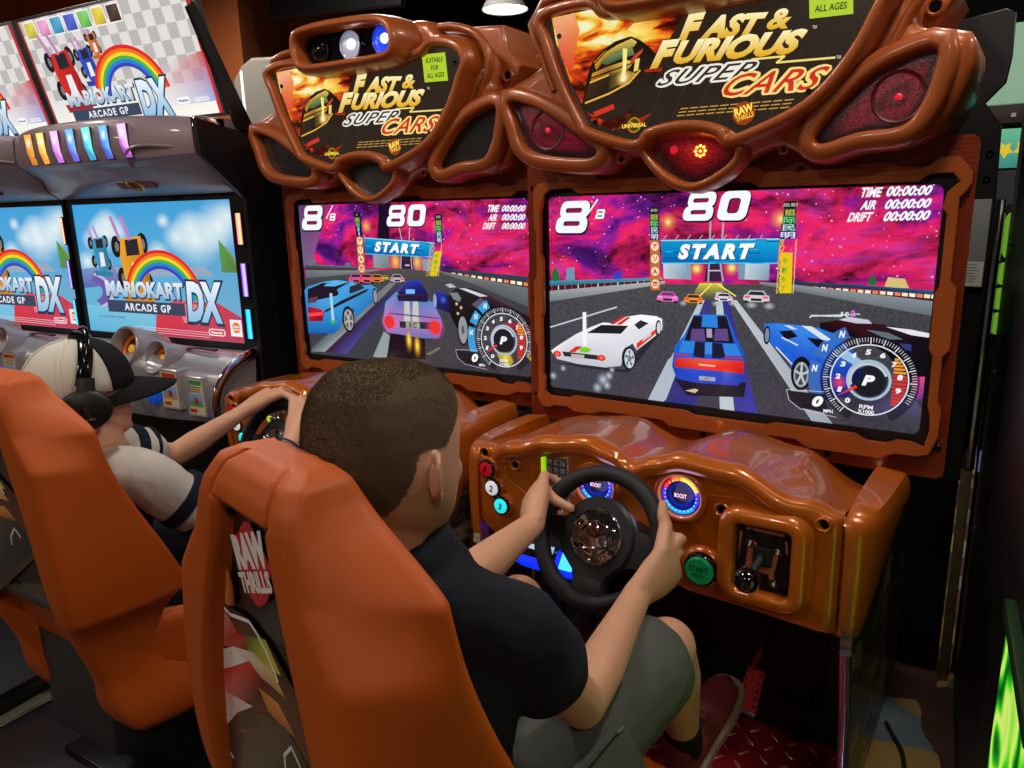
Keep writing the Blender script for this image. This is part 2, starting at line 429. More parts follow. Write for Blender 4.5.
def asphalt_mat():
    m = bpy.data.materials.new('screen_asphalt'); m.use_nodes = True; nt = m.node_tree; b = nt.nodes['Principled BSDF']
    tc = nt.nodes.new('ShaderNodeTexCoord'); n = nt.nodes.new('ShaderNodeTexNoise'); n.inputs['Scale'].default_value = 160; n.inputs['Detail'].default_value = 4
    nt.links.new(tc.outputs['Object'], n.inputs['Vector']); a = nt.nodes.new('ShaderNodeVertexColor'); a.layer_name = 'col'
    mr = nt.nodes.new('ShaderNodeMapRange'); mr.inputs['From Min'].default_value = .3; mr.inputs['From Max'].default_value = .7; mr.inputs['To Min'].default_value = .7; mr.inputs['To Max'].default_value = 1.25
    nt.links.new(n.outputs['Fac'], mr.inputs['Value'])
    mx = nt.nodes.new('ShaderNodeMix'); mx.data_type = 'RGBA'; mx.blend_type = 'MULTIPLY'; mx.inputs['Factor'].default_value = 1
    nt.links.new(a.outputs['Color'], mx.inputs['A']); nt.links.new(mr.outputs['Result'], mx.inputs['B'])
    nt.links.new(mx.outputs['Result'], b.inputs['Emission Color']); b.inputs['Emission Strength'].default_value = 1
    b.inputs['Base Color'].default_value = (0.004, .004, .004, 1); b.inputs['Roughness'].default_value = .2
    return m
NEB = nebula_mat(); ASPH = asphalt_mat()
SCRM = [attr_mat('screen_picture', 1.0, .2), NEB, ASPH]
PRINT = attr_mat('printed_sheet', lit=True, rough=.25, spec=.5)
BACKLIT = attr_mat('backlit_sheet', 1.0, .15, .4)
# ------------------------------------------------------------------ pictures shown on the screens and printed on the machines
def fire_mat():
    if 'marquee_fire' in MATS: return MATS['marquee_fire']
    m = mat('marquee_fire', (20, 10, 5), .15); nt = m.node_tree; b = nt.nodes['Principled BSDF']; tc = nt.nodes.new('ShaderNodeTexCoord')
    mp = nt.nodes.new('ShaderNodeMapping'); mp.inputs['Scale'].default_value = (5, 1, 12); mp.inputs['Rotation'].default_value = (0, .5, 0); nt.links.new(tc.outputs['Object'], mp.inputs['Vector'])
    n = nt.nodes.new('ShaderNodeTexNoise'); n.inputs['Scale'].default_value = 2.2; n.inputs['Detail'].default_value = 6; n.inputs['Distortion'].default_value = 1.2; nt.links.new(mp.outputs['Vector'], n.inputs['Vector'])
    a = nt.nodes.new('ShaderNodeVertexColor'); a.layer_name = 'col'
    cr = nt.nodes.new('ShaderNodeValToRGB'); cols = [(.3, (60, 12, 6)), (.42, (214, 60, 20)), (.52, (250, 150, 30)), (.62, (255, 222, 90)), (.72, (255, 250, 200))]
    while len(cr.color_ramp.elements) < len(cols): cr.color_ramp.elements.new(.5)
    for e, (p, c) in zip(cr.color_ramp.elements, cols): e.position = p; e.color = rgb(*c)
    sp = nt.nodes.new('ShaderNodeSeparateColor'); nt.links.new(a.outputs['Color'], sp.inputs['Color'])
    ad = nt.nodes.new('ShaderNodeMath'); ad.operation = 'ADD'; nt.links.new(n.outputs['Fac'], ad.inputs[0]); mu = nt.nodes.new('ShaderNodeMath'); mu.operation = 'MULTIPLY_ADD'; nt.links.new(sp.outputs['Red'], mu.inputs[0]); mu.inputs[1].default_value = .5; mu.inputs[2].default_value = -.32
    nt.links.new(mu.outputs[0], ad.inputs[1]); nt.links.new(ad.outputs[0], cr.inputs['Fac'])
    nt.links.new(cr.outputs['Color'], b.inputs['Emission Color']); b.inputs['Emission Strength'].default_value = .9
    return m
def cA(l): return [(x/5.12+540, y/5.12+260) for x, y in l]
def cB(l): return [(x/5.12+740, y/5.12+290) for x, y in l]
def cC(l): return [(x/5.12+640, y/5.12+170) for x, y in l]
def cD(l): return [(x/7.84+296, y/7.84+190) for x, y in l]
def cE(l): return [(x/7.84+296, y/7.84+270) for x, y in l]
def cF(l): return [(x/7.84+410, y/7.84+280) for x, y in l]

GL = {'zu': '姐', 'ji': '际', 'min': '民', 'ming': '明'}
def sky_and_road(A, hz, stars=150):
    u0, u1, v0, v1 = A.clip
    A.poly([(u0, v0), (u1, v0), (u1, v1), (u0, v1)], (80, 20, 70), px=False, mi=1)
    rnd = random.Random(5)
    A.n += 1
    for k in range(stars):
        x = rnd.uniform(u0, u1); z = rnd.uniform(hz+.02, v1); r = rnd.choice((.0008, .001, .0016)); c = rnd.choice(((255, 220, 240), (255, 180, 220), (230, 200, 255)))
        A.poly([(x-r, z-r), (x+r, z-r), (x+r, z+r), (x-r, z+r)], c, px=False, up=False)

def quad_text(A, t, c, w, h, col, bold=.04, shear=.25, spacing=1.0, outline=(20, 10, 30), px=True, dx=.003, **k):
    u, v = A.uv(c, px)
    if outline: A.textc(t, (u+dx, v-dx), w*1.04, h*1.06, outline, bold=bold, shear=shear, spacing=spacing)
    A.textc(t, (u, v), w, h, col, bold=bold, shear=shear, spacing=spacing, **k)

def far_car(A, c, w, body, tail=(230, 60, 60), roof=(40, 40, 50)):
    u, v = A.uv(c); h = w*.42
    A.poly([(u-w*.5, v-h*.3), (u-w*.42, v-h*.5), (u+w*.42, v-h*.5), (u+w*.5, v-h*.3), (u+w*.46, v+.1*h), (u-w*.46, v+.1*h)], body, px=False)
    A.poly([(u-w*.40, v+h*.08), (u+w*.40, v+h*.08), (u+w*.26, v+h*.5), (u-w*.26, v+h*.5)], body, px=False)
    A.poly([(u-w*.34, v+h*.1), (u+w*.34, v+h*.1), (u+w*.23, v+h*.42), (u-w*.23, v+h*.42)], roof, px=False)
    for s in (-1, 1): A.poly([(u+s*w*.24, v-h*.18), (u+s*w*.44, v-h*.18), (u+s*w*.44, v+h*.02), (u+s*w*.24, v+h*.02)], tail, px=False)
    A.poly([(u-w*.2, v-h*.42), (u+w*.2, v-h*.42), (u+w*.2, v-h*.2), (u-w*.2, v-h*.2)], (40, 30, 40), px=False)
    for s in (-1, 1): A.poly([(u+s*w*.3, v-h*.62), (u+s*w*.44, v-h*.62), (u+s*w*.44, v-h*.42), (u+s*w*.3, v-h*.42)], (14, 14, 18), px=False)

def gantry(A, quad, left, right, mid):
    """START banner: quad BL BR TR TL; side sign columns"""
    bl, br, tr, tl = quad
    A.poly(quad, [(0, 90, 170), (0, 110, 190), (20, 170, 220), (0, 150, 210)])
    A.line([tl, tr], .003, (150, 220, 240)); A.line([bl, br], .003, (60, 200, 230))
    rnd = random.Random(3)
    for k in range(26):
        a = rnd.random()*.9; b = rnd.random(); w = rnd.uniform(.04, .14)
        f = lambda a, b: (tl[0]*(1-a)*(1-b)+tr[0]*a*(1-b)+bl[0]*(1-a)*b+br[0]*a*b, tl[1]*(1-a)*(1-b)+tr[1]*a*(1-b)+bl[1]*(1-a)*b+br[1]*a*b)
        A.line([f(a, b), f(min(1, a+w), b)], .0025, rnd.choice(((10, 150, 215), (0, 80, 165), (40, 180, 225))))
    f = lambda a, b: (tl[0]*(1-a)*(1-b)+tr[0]*a*(1-b)+bl[0]*(1-a)*b+br[0]*a*b, tl[1]*(1-a)*(1-b)+tr[1]*a*(1-b)+bl[1]*(1-a)*b+br[1]*a*b)
    q = [f(.14, .84), f(.80, .84), f(.80, .16), f(.14, .16)]
    q2 = [(x+.9, y+.7) for x, y in q]
    A.text('START', q2, (20, 40, 110), bold=.065, shear=.3, spacing=1.35); A.text('START', q, (250, 252, 255), bold=.065, shear=.3, spacing=1.35)
def sign_column(A, x0, x1, y0, ym, y1, left, lean=0):
    """dark sign with characters above, tags or lattice below (pixels)"""
    w = x1-x0
    A.poly([(x0, y0), (x1, y0), (x1+lean, ym), (x0+lean, ym)], [(20, 26, 30), (20, 26, 30), (24, 24, 90), (24, 24, 90)])
    n = 4; 
    for i, ch in enumerate('姐际民明'):
        cy = y0+(ym-y0)*(.20+.80*(i+.5)/n); u, v = A.uv((x0+w/2+lean*(i+.5)/n, cy)); u2, _ = A.uv((x0+w/2+w*.45, cy)); _, v2 = A.uv((x0+w/2, cy-(ym-y0)/n*.36))
        cc = ((190, 200, 90), (120, 220, 130), (190, 230, 220), (240, 230, 245))[i]
        g = ((60, 60, 30), (20, 90, 60), (20, 70, 90), (30, 30, 110))[i]
        hw = abs(u2-u); hh = abs(v2-v)
        A.poly([(u-hw*1.05, v-hh*1.1), (u+hw*1.05, v-hh*1.1), (u+hw*1.05, v+hh*1.1), (u-hw*1.05, v+hh*1.1)], g, px=False)
        A.textc(ch, (u, v), hw*1.8, hh*1.9, cc, bold=.012)
    u, v = A.uv((x0+w/2, y0+(ym-y0)*.1)); A.textc('岳影', (u, v), hw*1.9, hh*1.0, (220, 220, 190))
    if left:
        A.poly([(x0+lean, ym), (x1+lean, ym), (x1+lean*2, y1), (x0+lean*2, y1)], (190, 110, 60))
        for i, ch in enumerate('アソAm'):
            cy = ym+(y1-ym)*(i+.5)/4; u, v = A.uv((x0+w/2+lean*(1+(i+.5)/4), cy)); u2, _ = A.uv((x0+w/2+lean*(1+(i+.5)/4)+w*.42, cy)); r = abs(u2-u)
            A.disc((u, v), r, (250, 225, 190), 14, px=False, rz=r*1.05); A.textc(ch, (u, v), r*1.2, r*1.2, (214, 40, 24), bold=.04)
    else:
        A.poly([(x0+lean-1, ym+(y1-ym)*.25), (x1+lean-1, ym+(y1-ym)*.25), (x1-5, y1), (x0-5, y1)], (232, 200, 20))
        for i, ch in enumerate('牛劃邳丁'):
            t = .32+.68*(i+.5)/4; u, v = A.uv(((x0+x1)/2+lean-1-4*t, ym+(y1-ym)*t)); A.textc(ch, (u, v), .012, .013, (60, 170, 60), bold=.02)
        for k in range(6):
            t = k/6; ya = ym+(y1-ym)*t; yb = ym+(y1-ym)*(t+1/6); xa = x0-4-4*t; xb = x1-3*t
            A.line([(xa, ya), (xa+4, yb)], .0016, (235, 190, 60)); A.line([(xa+4, ya), (xa, yb)], .0016, (235, 190, 60)); A.line([(xb, ya), (xb-1, yb)], .0016, (235, 210, 120)); A.line([(xa, ya), (xa-.7, yb)], .0016, (235, 190, 60))
def tach(A, c, R, blue, img=True):
    """rev counter overlay; c pixel, R plane radius"""
    u, v = A.uv(c); P = lambda a, r: (u+r*math.cos(math.radians(a)), v+r*math.sin(math.radians(a)))
    for a0, a1 in ((116, 134), (139, 158), (164, 204)):
        A.ring((u, v), R*1.02, R*1.27, blue, 8, px=False, a0=a0, a1=a1)
    for a, t in ((122, 'N'), (146, 'N'), (172, 'N')):
        x, z = P(a, R*1.15); A.textc(t, (x, z), R*.13, R*.16, (235, 245, 255), bold=.05, shear=.2)
    A.ring((u, v), R*.80, R*1.0, (18, 20, 28, .7), 40, px=False, a0=-60, a1=250)
    A.ring((u, v), R*.40, R*.46, (170, 190, 210), 32, px=False)
    A.ring((u, v), R*.775, R*.80, (235, 240, 245), 48, px=False)
    A.n += 1
    for k in range(74):
        a = 235-k*3.6; r0 = R*(.86 if k % 5 else .82)
        A.line([P(a, r0), P(a, R*.95)], .0011 if k % 5 else .0022, (225, 225, 230), px=False)
    for k in range(14):
        a = 42-k*6.2; col = (240, 150, 40) if k < 5 else (225, 50, 40)
        x0, z0 = P(a, R*.52); x1, z1 = P(a, R*.76)
        A.poly([(u+R*.48, z1+R*.03), (x1, z1+R*.03), (x1, z1-R*.02), (u+R*.48, z1-R*.02)], col, px=False)
    for i in range(10):
        a = 232-i*27.5; x, z = P(a, R*.63); A.textc(str(i), (x, z), R*.11, R*.12, (245, 245, 250), bold=.05, shear=.1)
    A.disc((u, v), R*.36, (12, 14, 22, .85), 32, px=False); A.ring((u, v), R*.34, R*.40, (190, 200, 215), 36, px=False, a0=20, a1=200)
    A.textc('P', (u, v), R*.26, R*.24, (250, 250, 252), bold=.06, shear=.25)
    a = 214; A.poly([P(a-8, R*.28), P(a, R*.74), P(a+8, R*.28)], (240, 50, 30), px=False)
    A.textc('RPM', (u, v-R*.60), R*.28, R*.09, (235, 235, 240), bold=.03); A.textc('X1000', (u, v-R*.71), R*.34, R*.09, (235, 235, 240), bold=.03)
    # speed read-out
    A.poly([(u-R*1.7, v-R*.42), (u-R*.9, v-R*.42), (u-R*.75, v-R*.86), (u-R*1.35, v-R*.80), (u-R*1.6, v-R*.66)], (24, 26, 36), px=False)
    A.line([(u-R*.9, v-R*.36), (u-R*1.72, v-R*.40), (u-R*1.66, v-R*.64), (u-R*1.4, v-R*.82), (u-R*.6, v-R*.92)], .0014, (190, 195, 205), px=False)
    A.textc('0', (u-R*1.02, v-R*.60), R*.24, R*.26, (250, 250, 252), bold=.06, shear=.25); A.textc('MPH', (u-R*.78, v-R*.80), R*.20, R*.08, (240, 240, 245), bold=.03)

def digit(A, ch, u, v, w, h, col=(246, 250, 252), hole=(150, 20, 80), sh=.22, edge=(24, 10, 30)):
    S = lambda pts: [(u+a+sh*b, v+b) for a, b in pts]
    R = lambda cx, cz, rw, rh, r: [(cx+a, cz+b) for a, b in rrect(-rw, rw, -rh, rh, min(r, rw*.99, rh*.99), 4)]
    for k, (dx, dz) in enumerate(((w*.03, -h*.04), (0, 0))):
        c = edge if k == 0 else col; g = w*.02 if k == 0 else 0
        if ch == '8':
            A.poly(S(R(dx+w*.03, h*.23+dz, w*.46+g, h*.27+g, h*.2)), c, px=False); A.poly(S(R(dx-w*.0, -h*.24+dz, w*.5+g, h*.26+g, h*.2)), c, px=False)
        else: A.poly(S(R(dx, dz, w*.5+g, h*.5+g, h*.24)), c, px=False)
    if ch == '8':
        for zz in (.21, -.20): A.poly(S(R(.0, h*zz, w*.26, h*.075, h*.07)), edge, px=False); A.poly(S(R(w*.02, h*zz-h*.015, w*.23, h*.05, h*.05)), hole, px=False)
    else: A.poly(S(R(0, 0, w*.2, h*.26, h*.12)), edge, px=False); A.poly(S(R(w*.02, -h*.01, w*.17, h*.23, h*.1)), hole, px=False)
def hud(A, big, slash, eighty, rows, sc=1):
    """big: pixel centre of the 8, etc."""
    u, v = A.uv(big); digit(A, '8', u-.006*sc, v, .094*sc, .082*sc)
    A.line([slash[0], slash[1]], .004*sc, (250, 250, 255)); u, v = A.uv(slash[2]); digit(A, '8', u, v, .026*sc, .024*sc)
    u, v = A.uv(eighty); digit(A, '8', u-.040*sc, v, .073*sc, .066*sc); digit(A, '0', u+.042*sc, v, .069*sc, .066*sc)
    for (q, lab, q2) in rows:
        A.text(lab, q, (250, 250, 255), bold=.035, shear=.3); A.text('00:00:00', q2, (250, 250, 255), bold=.035, shear=.3)

def draw_right(A):
    hz = A.uv((740, 283))[1]; sky_and_road(A, hz)
    A.glow((668, 222), .028, (255, 190, 80), (225, 40, 90)); A.glow((781, 219), .03, (255, 190, 80), (225, 40, 90)); A.glow((668, 222), .010, (255, 240, 190), (255, 170, 70)); A.glow((781, 219), .011, (255, 240, 190), (255, 170, 70))
    # skyline bits
    for p, c in ((((552, 281), (552, 272), (556, 266), (559, 274), (560, 281)), (40, 110, 60)), (((566, 280), (567, 268), (574, 267), (575, 280)), (110, 150, 180)), (((613, 279), (615, 272), (621, 271), (622, 279)), (60, 60, 190)), (((868, 285), (870, 276), (874, 276), (877, 285)), (30, 110, 50)), (((884, 288), (888, 277), (905, 279), (909, 288)), (214, 190, 120))): A.poly(p, c)
    # far pillars behind the banner
    for p in (cC([(118, 470), (235, 475), (240, 560), (122, 556)]), cC([(540, 475), (665, 470), (660, 565), (536, 560)])): A.poly(p, [(200, 215, 225), (150, 180, 205), (120, 150, 170), (190, 205, 215)])
    for c in ((290, 505), (470, 500)): A.glow(cC([c])[0], .022, (255, 215, 90), (170, 60, 70)); A.glow(cC([c])[0], .012, (255, 245, 170), (255, 190, 70))
    A.poly(cC([(235, 480), (260, 480), (262, 560), (238, 560)]), (130, 160, 180)); A.poly(cC([(500, 480), (540, 480), (536, 560), (505, 560)]), (120, 150, 175))
    A.poly(cC([(345, 470), (415, 470), (430, 570), (330, 570)]), (60, 30, 60)); A.line(cC([(362, 255), (350, 570)]), .004, (170, 175, 190)); A.line(cC([(428, 255), (412, 480), (425, 570)]), .004, (170, 175, 190)); A.line(cC([(350, 515), (410, 515)]), .003, (210, 200, 210))
    # rail and barriers
    A.poly([(548, 281), (650, 278), (662, 277), (662, 281), (650, 283), (548, 288)], [(60, 150, 175)]*2+[(80, 160, 180)]*2+[(20, 70, 100)]*2)
    A.poly([(548, 286), (662, 280), (662, 283), (548, 293)], (60, 30, 40))
    for k in range(16): A.line([(552+k*6.6, 286-k*.35), (552+k*6.6, 291-k*.5)], .003, ((200, 40, 40), (230, 220, 210), (220, 90, 60))[k % 3])
    A.poly([(548, 291), (640, 283), (665, 281), (665, 285), (548, 304)], [(150, 160, 165), (170, 175, 178), (180, 180, 180), (120, 125, 130), (100, 106, 112)])
    A.poly([(785, 281), (850, 284), (940, 291), (940, 296), (850, 288), (785, 284)], [(30, 60, 80), (40, 80, 110), (40, 90, 130), (20, 60, 90), (20, 40, 60), (30, 40, 50)])
    A.poly([(785, 284), (940, 296), (940, 304), (785, 288)], (60, 34, 40))
    for k in range(20): A.line([(792+k*7.4, 286+k*.55), (792+k*7.4+4, 286.5+k*.55)], .004+.0002*k, ((250, 230, 180), (255, 250, 230), (240, 130, 90))[k % 3])
    A.poly([(760, 282), (790, 284), (940, 302), (940, 318), (790, 291), (760, 285)], [(150, 150, 150), (140, 146, 150), (130, 140, 148), (96, 104, 112), (96, 100, 104), (110, 110, 110)])
    # road
    A.poly([(540, 303), (665, 284), (760, 284), (800, 292), (950, 319), (950, 450), (540, 450)], [(70, 70, 78), (74, 74, 76), (78, 76, 72), (72, 72, 76), (64, 64, 72), (56, 56, 68), (62, 62, 80)], mi=2)
    A.poly([(700, 283), (722, 283), (730, 300), (690, 300)], [(230, 220, 60, .9), (230, 220, 60, .9), (120, 110, 70, 0), (120, 110, 70, 0)])
    A.line([(551, 327), (617, 307)], .004, (200, 205, 210)); A.line([(812, 316), (860, 314)], .003, (190, 195, 200))
    # lane strips
    A.poly([(703, 300), (712, 300), (690, 460), (645, 460)], [(60, 60, 130), (60, 60, 130), (40, 40, 120), (40, 40, 120)])
    A.poly([(716, 292), (722, 292), (740, 460), (722, 460)], (190, 200, 206)); A.poly([(722, 296), (728, 296), (770, 460), (742, 460)], [(50, 50, 130), (50, 50, 130), (66, 60, 170), (66, 60, 170)])
    A.poly([(700, 300), (705, 300), (666, 400), (650, 400)], (186, 194, 204)); A.poly([(690, 340), (676, 372), (660, 412), (648, 400), (668, 360)], (176, 186, 200))
    A.poly([(731, 300), (737, 300), (838, 430), (818, 430)], [(200, 206, 212), (190, 196, 202), (150, 160, 172), (160, 170, 182)])
    A.line([(700, 296), (712, 284)], .003, (250, 240, 90)); A.line([(736, 296), (718, 284)], .003, (250, 240, 90))
    # banner and signs
    gantry(A, [(662.5, 263), (778, 263), (779.5, 239), (661.5, 240.5)], None, None, None)
    for k in range(9): A.line([(664+k*12, 239), (667+k*12, 235)], .0015, (200, 190, 210))
    sign_column(A, 650, 659.5, 207, 240, 290, True, .6); sign_column(A, 785, 797, 201, 239, 293, False, -3)
    # far cars
    far_car(A, cA([(657, 186)])[0], .058, (226, 110, 190), (255, 150, 220), (120, 50, 110)); far_car(A, cA([(790, 196)])[0], .05, (236, 150, 50), (240, 60, 30)); far_car(A, cA([(945, 188)])[0], .044, (226, 222, 232), (240, 110, 130)); far_car(A, cC([(600, 645)])[0], .062, (206, 206, 212), (250, 90, 90))
    for c in ((738, 220), (905, 222), (990, 220)): A.glow(cA([c])[0], .012, (190, 196, 202), (150, 156, 162), rz=.008)
    for c in ((575, 690), (665, 695)): A.glow(cC([c])[0], .016, (190, 196, 202), (150, 156, 162), rz=.010)
    # white car
    A.poly(cA([(70, 520), (440, 560), (500, 470), (640, 350), (600, 400), (520, 500), (460, 575), (400, 570), (200, 545)]), (40, 40, 50))
    A.poly(cA([(62, 462), (95, 438), (190, 378), (270, 340), (330, 318), (370, 322), (440, 290), (520, 278), (600, 286), (630, 300), (632, 340), (628, 362), (615, 345), (600, 350), (598, 385), (500, 460), (480, 425), (440, 450), (420, 540), (340, 548), (200, 530), (95, 505)]), [(236, 236, 240)]*4+[(250, 250, 252)]*8+[(222, 222, 230)]*6+[(196, 198, 210)]*4)
    A.poly(cA([(245, 372), (320, 330), (458, 335), (420, 376)]), (30, 28, 36)); A.poly(cA([(488, 330), (520, 306), (562, 322), (512, 354)]), (44, 42, 54)); A.poly(cA([(365, 325), (420, 290), (445, 290), (385, 328)]), (214, 40, 30)); A.poly(cA([(395, 328), (452, 290), (470, 292), (420, 330)]), (214, 40, 30))
    A.poly(cA([(190, 440), (225, 440), (185, 470), (150, 470)]), (220, 50, 30)); A.poly(cA([(120, 466), (300, 485), (310, 510), (130, 490)]), (40, 40, 46)); A.poly(cA([(165, 478), (232, 484), (232, 505), (168, 500)]), (190, 180, 180))
    for c in ((95, 478), (320, 499)): A.disc(cA([c])[0], .0125, (226, 40, 30), 18, rz=.0085); A.disc(cA([c])[0], .006, (255, 130, 110), 12, rz=.004)
    A.poly(cA([(500, 425), (600, 350), (600, 372), (500, 455)]), (222, 60, 40)); A.poly(cA([(530, 398), (575, 366), (575, 385), (530, 415)]), (210, 206, 212))
    A.disc(cA([(460, 500)])[0], .020, (26, 26, 32), 24, rz=.031); A.disc(cA([(464, 502)])[0], .0145, (200, 214, 222), 24, rz=.026); A.disc(cA([(464, 502)])[0], .006, (120, 130, 140), 12, rz=.009)
    for k in range(5):
        a = 72*k+20; u, v = A.uv(cA([(464, 502)])[0]); A.poly([(u+.004*math.cos(math.radians(a-40)), v+.006*math.sin(math.radians(a-40))), (u+.0125*math.cos(math.radians(a-14)), v+.022*math.sin(math.radians(a-14))), (u+.0125*math.cos(math.radians(a+14)), v+.022*math.sin(math.radians(a+14)))], (86, 96, 106), px=False)
    A.disc(cA([(612, 345)])[0], .008, (40, 40, 46), 18, rz=.020); A.disc(cA([(614, 345)])[0], .0055, (206, 214, 220), 16, rz=.015)
    A.poly(cA([(225, 265), (243, 265), (245, 450), (226, 450)]), (244, 246, 248)); A.poly(cA([(205, 455), (235, 440), (270, 455), (255, 472), (215, 470)]), (120, 210, 30))
    for c, r in (((125, 552), .009), ((75, 590), .011), ((330, 610), .018), ((300, 650), .014), ((360, 590), .012), ((375, 560), .008), ((350, 640), .012)): A.glow(cA([c])[0], r*1.3, (196, 204, 216), (110, 116, 130))
    # blue car (rear)
    A.poly(cA([(690, 600), (1060, 625), (1050, 700), (760, 690)]), (24, 22, 40))
    A.poly(cA([(795, 278), (960, 278), (1005, 390), (1050, 470), (1052, 600), (1020, 640), (800, 625), (705, 605), (682, 540), (695, 440), (745, 380)]), [(30, 110, 214), (40, 120, 220), (28, 96, 200), (26, 84, 190), (24, 60, 170), (40, 60, 190), (40, 66, 200), (30, 70, 190), (22, 70, 180), (30, 100, 206), (34, 110, 214)])
    A.poly(cA([(790, 285), (960, 285), (1000, 425), (745, 410)]), (24, 20, 34)); A.poly(cA([(838, 280), (912, 282), (916, 345), (832, 340)]), (40, 130, 224))
    for x in (775, 895): A.poly(cA([(x+8, 350), (x+70, 350), (x+78, 412), (x, 410)]), (96, 70, 130))
    A.poly(cA([(858, 350), (885, 350), (888, 395), (860, 395)]), (170, 160, 190)); A.poly(cA([(735, 412), (800, 412), (790, 475), (715, 470)]), (44, 130, 222)); A.poly(cA([(940, 425), (1010, 428), (1036, 488), (955, 486)]), (44, 130, 222)); A.poly(cA([(852, 420), (885, 420), (886, 480), (850, 480)]), (60, 140, 226)); A.poly(cA([(800, 415), (850, 420), (848, 500), (790, 490)]), (26, 24, 50)); A.poly(cA([(888, 420), (938, 425), (955, 500), (886, 500)]), (26, 24, 50))
    A.poly(cA([(700, 498), (870, 505), (1048, 515), (1050, 580), (860, 560), (695, 545)]), [(226, 40, 30), (255, 90, 60), (226, 40, 30), (190, 20, 20), (240, 50, 30), (190, 20, 20)]); A.line(cA([(820, 532), (900, 540)]), .004, (255, 190, 170)); A.line(cA([(700, 480), (770, 484)]), .004, (200, 30, 60)); A.line(cA([(950, 495), (1040, 500)]), .004, (200, 30, 60))
    A.poly(cA([(820, 590), (905, 598), (903, 618), (820, 612)]), (150, 170, 190)); A.textc('8C', A.uv(cA([(862, 604)])[0]), .012, .006, (200, 60, 60), bold=.03)
    A.poly(cA([(750, 665), (800, 655), (818, 662), (800, 678)]), (210, 190, 150))
    # blue car on the right
    A.poly(cB([(130, 170), (200, 168), (330, 180), (450, 200), (540, 260), (600, 330), (640, 420), (560, 540), (440, 560), (380, 480), (340, 380), (270, 400), (230, 330), (160, 270), (128, 210)]), [(40, 120, 226), (50, 130, 230), (60, 140, 236), (50, 120, 224), (30, 90, 200), (30, 80, 190), (20, 60, 170), (20, 40, 120), (16, 30, 100), (20, 60, 170), (24, 80, 200), (24, 80, 200), (30, 100, 220), (30, 96, 214), (36, 110, 220)])
    A.poly(cB([(320, 180), (372, 184), (470, 250), (440, 262)]), (220, 228, 240)); A.poly(cB([(230, 178), (260, 180), (300, 200), (270, 198)]), (220, 228, 240)); A.poly(cB([(205, 208), (270, 204), (300, 235), (240, 252)]), (14, 14, 24)); A.poly(cB([(345, 240), (430, 252), (480, 300), (400, 290)]), (12, 14, 30)); A.line(cB([(190, 290), (270, 375)]), .003, (220, 230, 240)); A.line(cB([(220, 240), (300, 280)]), .003, (220, 230, 240))
    A.poly(cB([(480, 300), (560, 310), (660, 380), (620, 400), (500, 330)]), (150, 190, 226))
    A.disc(cB([(318, 425)])[0], .023, (14, 14, 20), 26, rz=.040); A.disc(cB([(318, 430)])[0], .017, (150, 160, 170), 26, rz=.030); A.disc(cB([(318, 430)])[0], .013, (60, 66, 76), 20, rz=.024)
    u, v = A.uv(cB([(318, 430)])[0])
    for k in range(5):
        a = math.radians(72*k+90); A.line([(u, v), (u+.015*math.cos(a), v+.027*math.sin(a))], .005, (190, 196, 202), px=False)
    A.disc(cB([(143, 228)])[0], .008, (14, 16, 24), 18, rz=.022); A.disc(cB([(144, 228)])[0], .005, (120, 140, 170), 16, rz=.017)
    # dark car
    A.poly(cB([(412, 165), (520, 150), (640, 158), (800, 185), (1000, 230), (1000, 480), (880, 470), (760, 330), (640, 250), (470, 215), (415, 195)]), [(20, 14, 20), (60, 14, 20), (120, 20, 30), (40, 20, 30)]+[(10, 8, 18)]*7)
    A.line(cB([(362, 138), (372, 128), (520, 132)]), .003, (220, 226, 232)); A.poly(cB([(510, 150), (560, 135), (660, 150), (680, 170), (600, 168)]), (200, 200, 220)); A.poly(cB([(650, 200), (760, 215), (840, 250), (760, 250)]), (96, 110, 120)); A.poly(cB([(750, 185), (880, 200), (1000, 225), (1000, 245), (880, 228)]), (226, 230, 232)); A.poly(cB([(820, 270), (880, 275), (880, 310), (840, 300)]), (50, 56, 120)); A.poly(cB([(880, 440), (1000, 440), (1000, 540), (900, 560)]), [(220, 60, 130), (230, 90, 150), (150, 60, 160), (100, 50, 130)])
    A.textc('S C', A.uv(cB([(540, 122)])[0]), .016, .010, (245, 245, 250), bold=.04); A.textc('2', A.uv(cB([(583, 118)])[0]), .009, .013, (240, 110, 220), bold=.05)
    A.glow(cB([(512, 470)])[0], .022, (255, 60, 80), (60, 60, 170)); A.poly(cB([(560, 540), (800, 500), (900, 560), (960, 640), (900, 700), (560, 640)]), [(50, 50, 64), (60, 60, 80), (90, 80, 130), (70, 70, 80), (60, 60, 70), (50, 50, 60)])
    tach(A, cB([(662, 458)])[0], .100, (60, 110, 190, .85))
    hud(A, (577, 217), ((590, 214), (600, 199.5), (602.5, 214)), (718, 206),
        [(((862, 197.3), (883, 197.0), (884.5, 187.2), (863.5, 187.6)), 'TIME', ((887, 196.6), (932, 195.0), (934, 185), (888.5, 186.4))),
         (((861, 209.8), (876, 209.3), (877.5, 200.2), (862.5, 200.6)), 'AIR', ((885.5, 209.2), (931, 207.6), (933, 198), (887, 199.4))),
         (((848, 221.8), (873, 221.2), (875, 211.9), (850, 212.6)), 'DRIFT', ((884, 221.3), (930, 219.7), (932, 210), (886, 211.6)))])

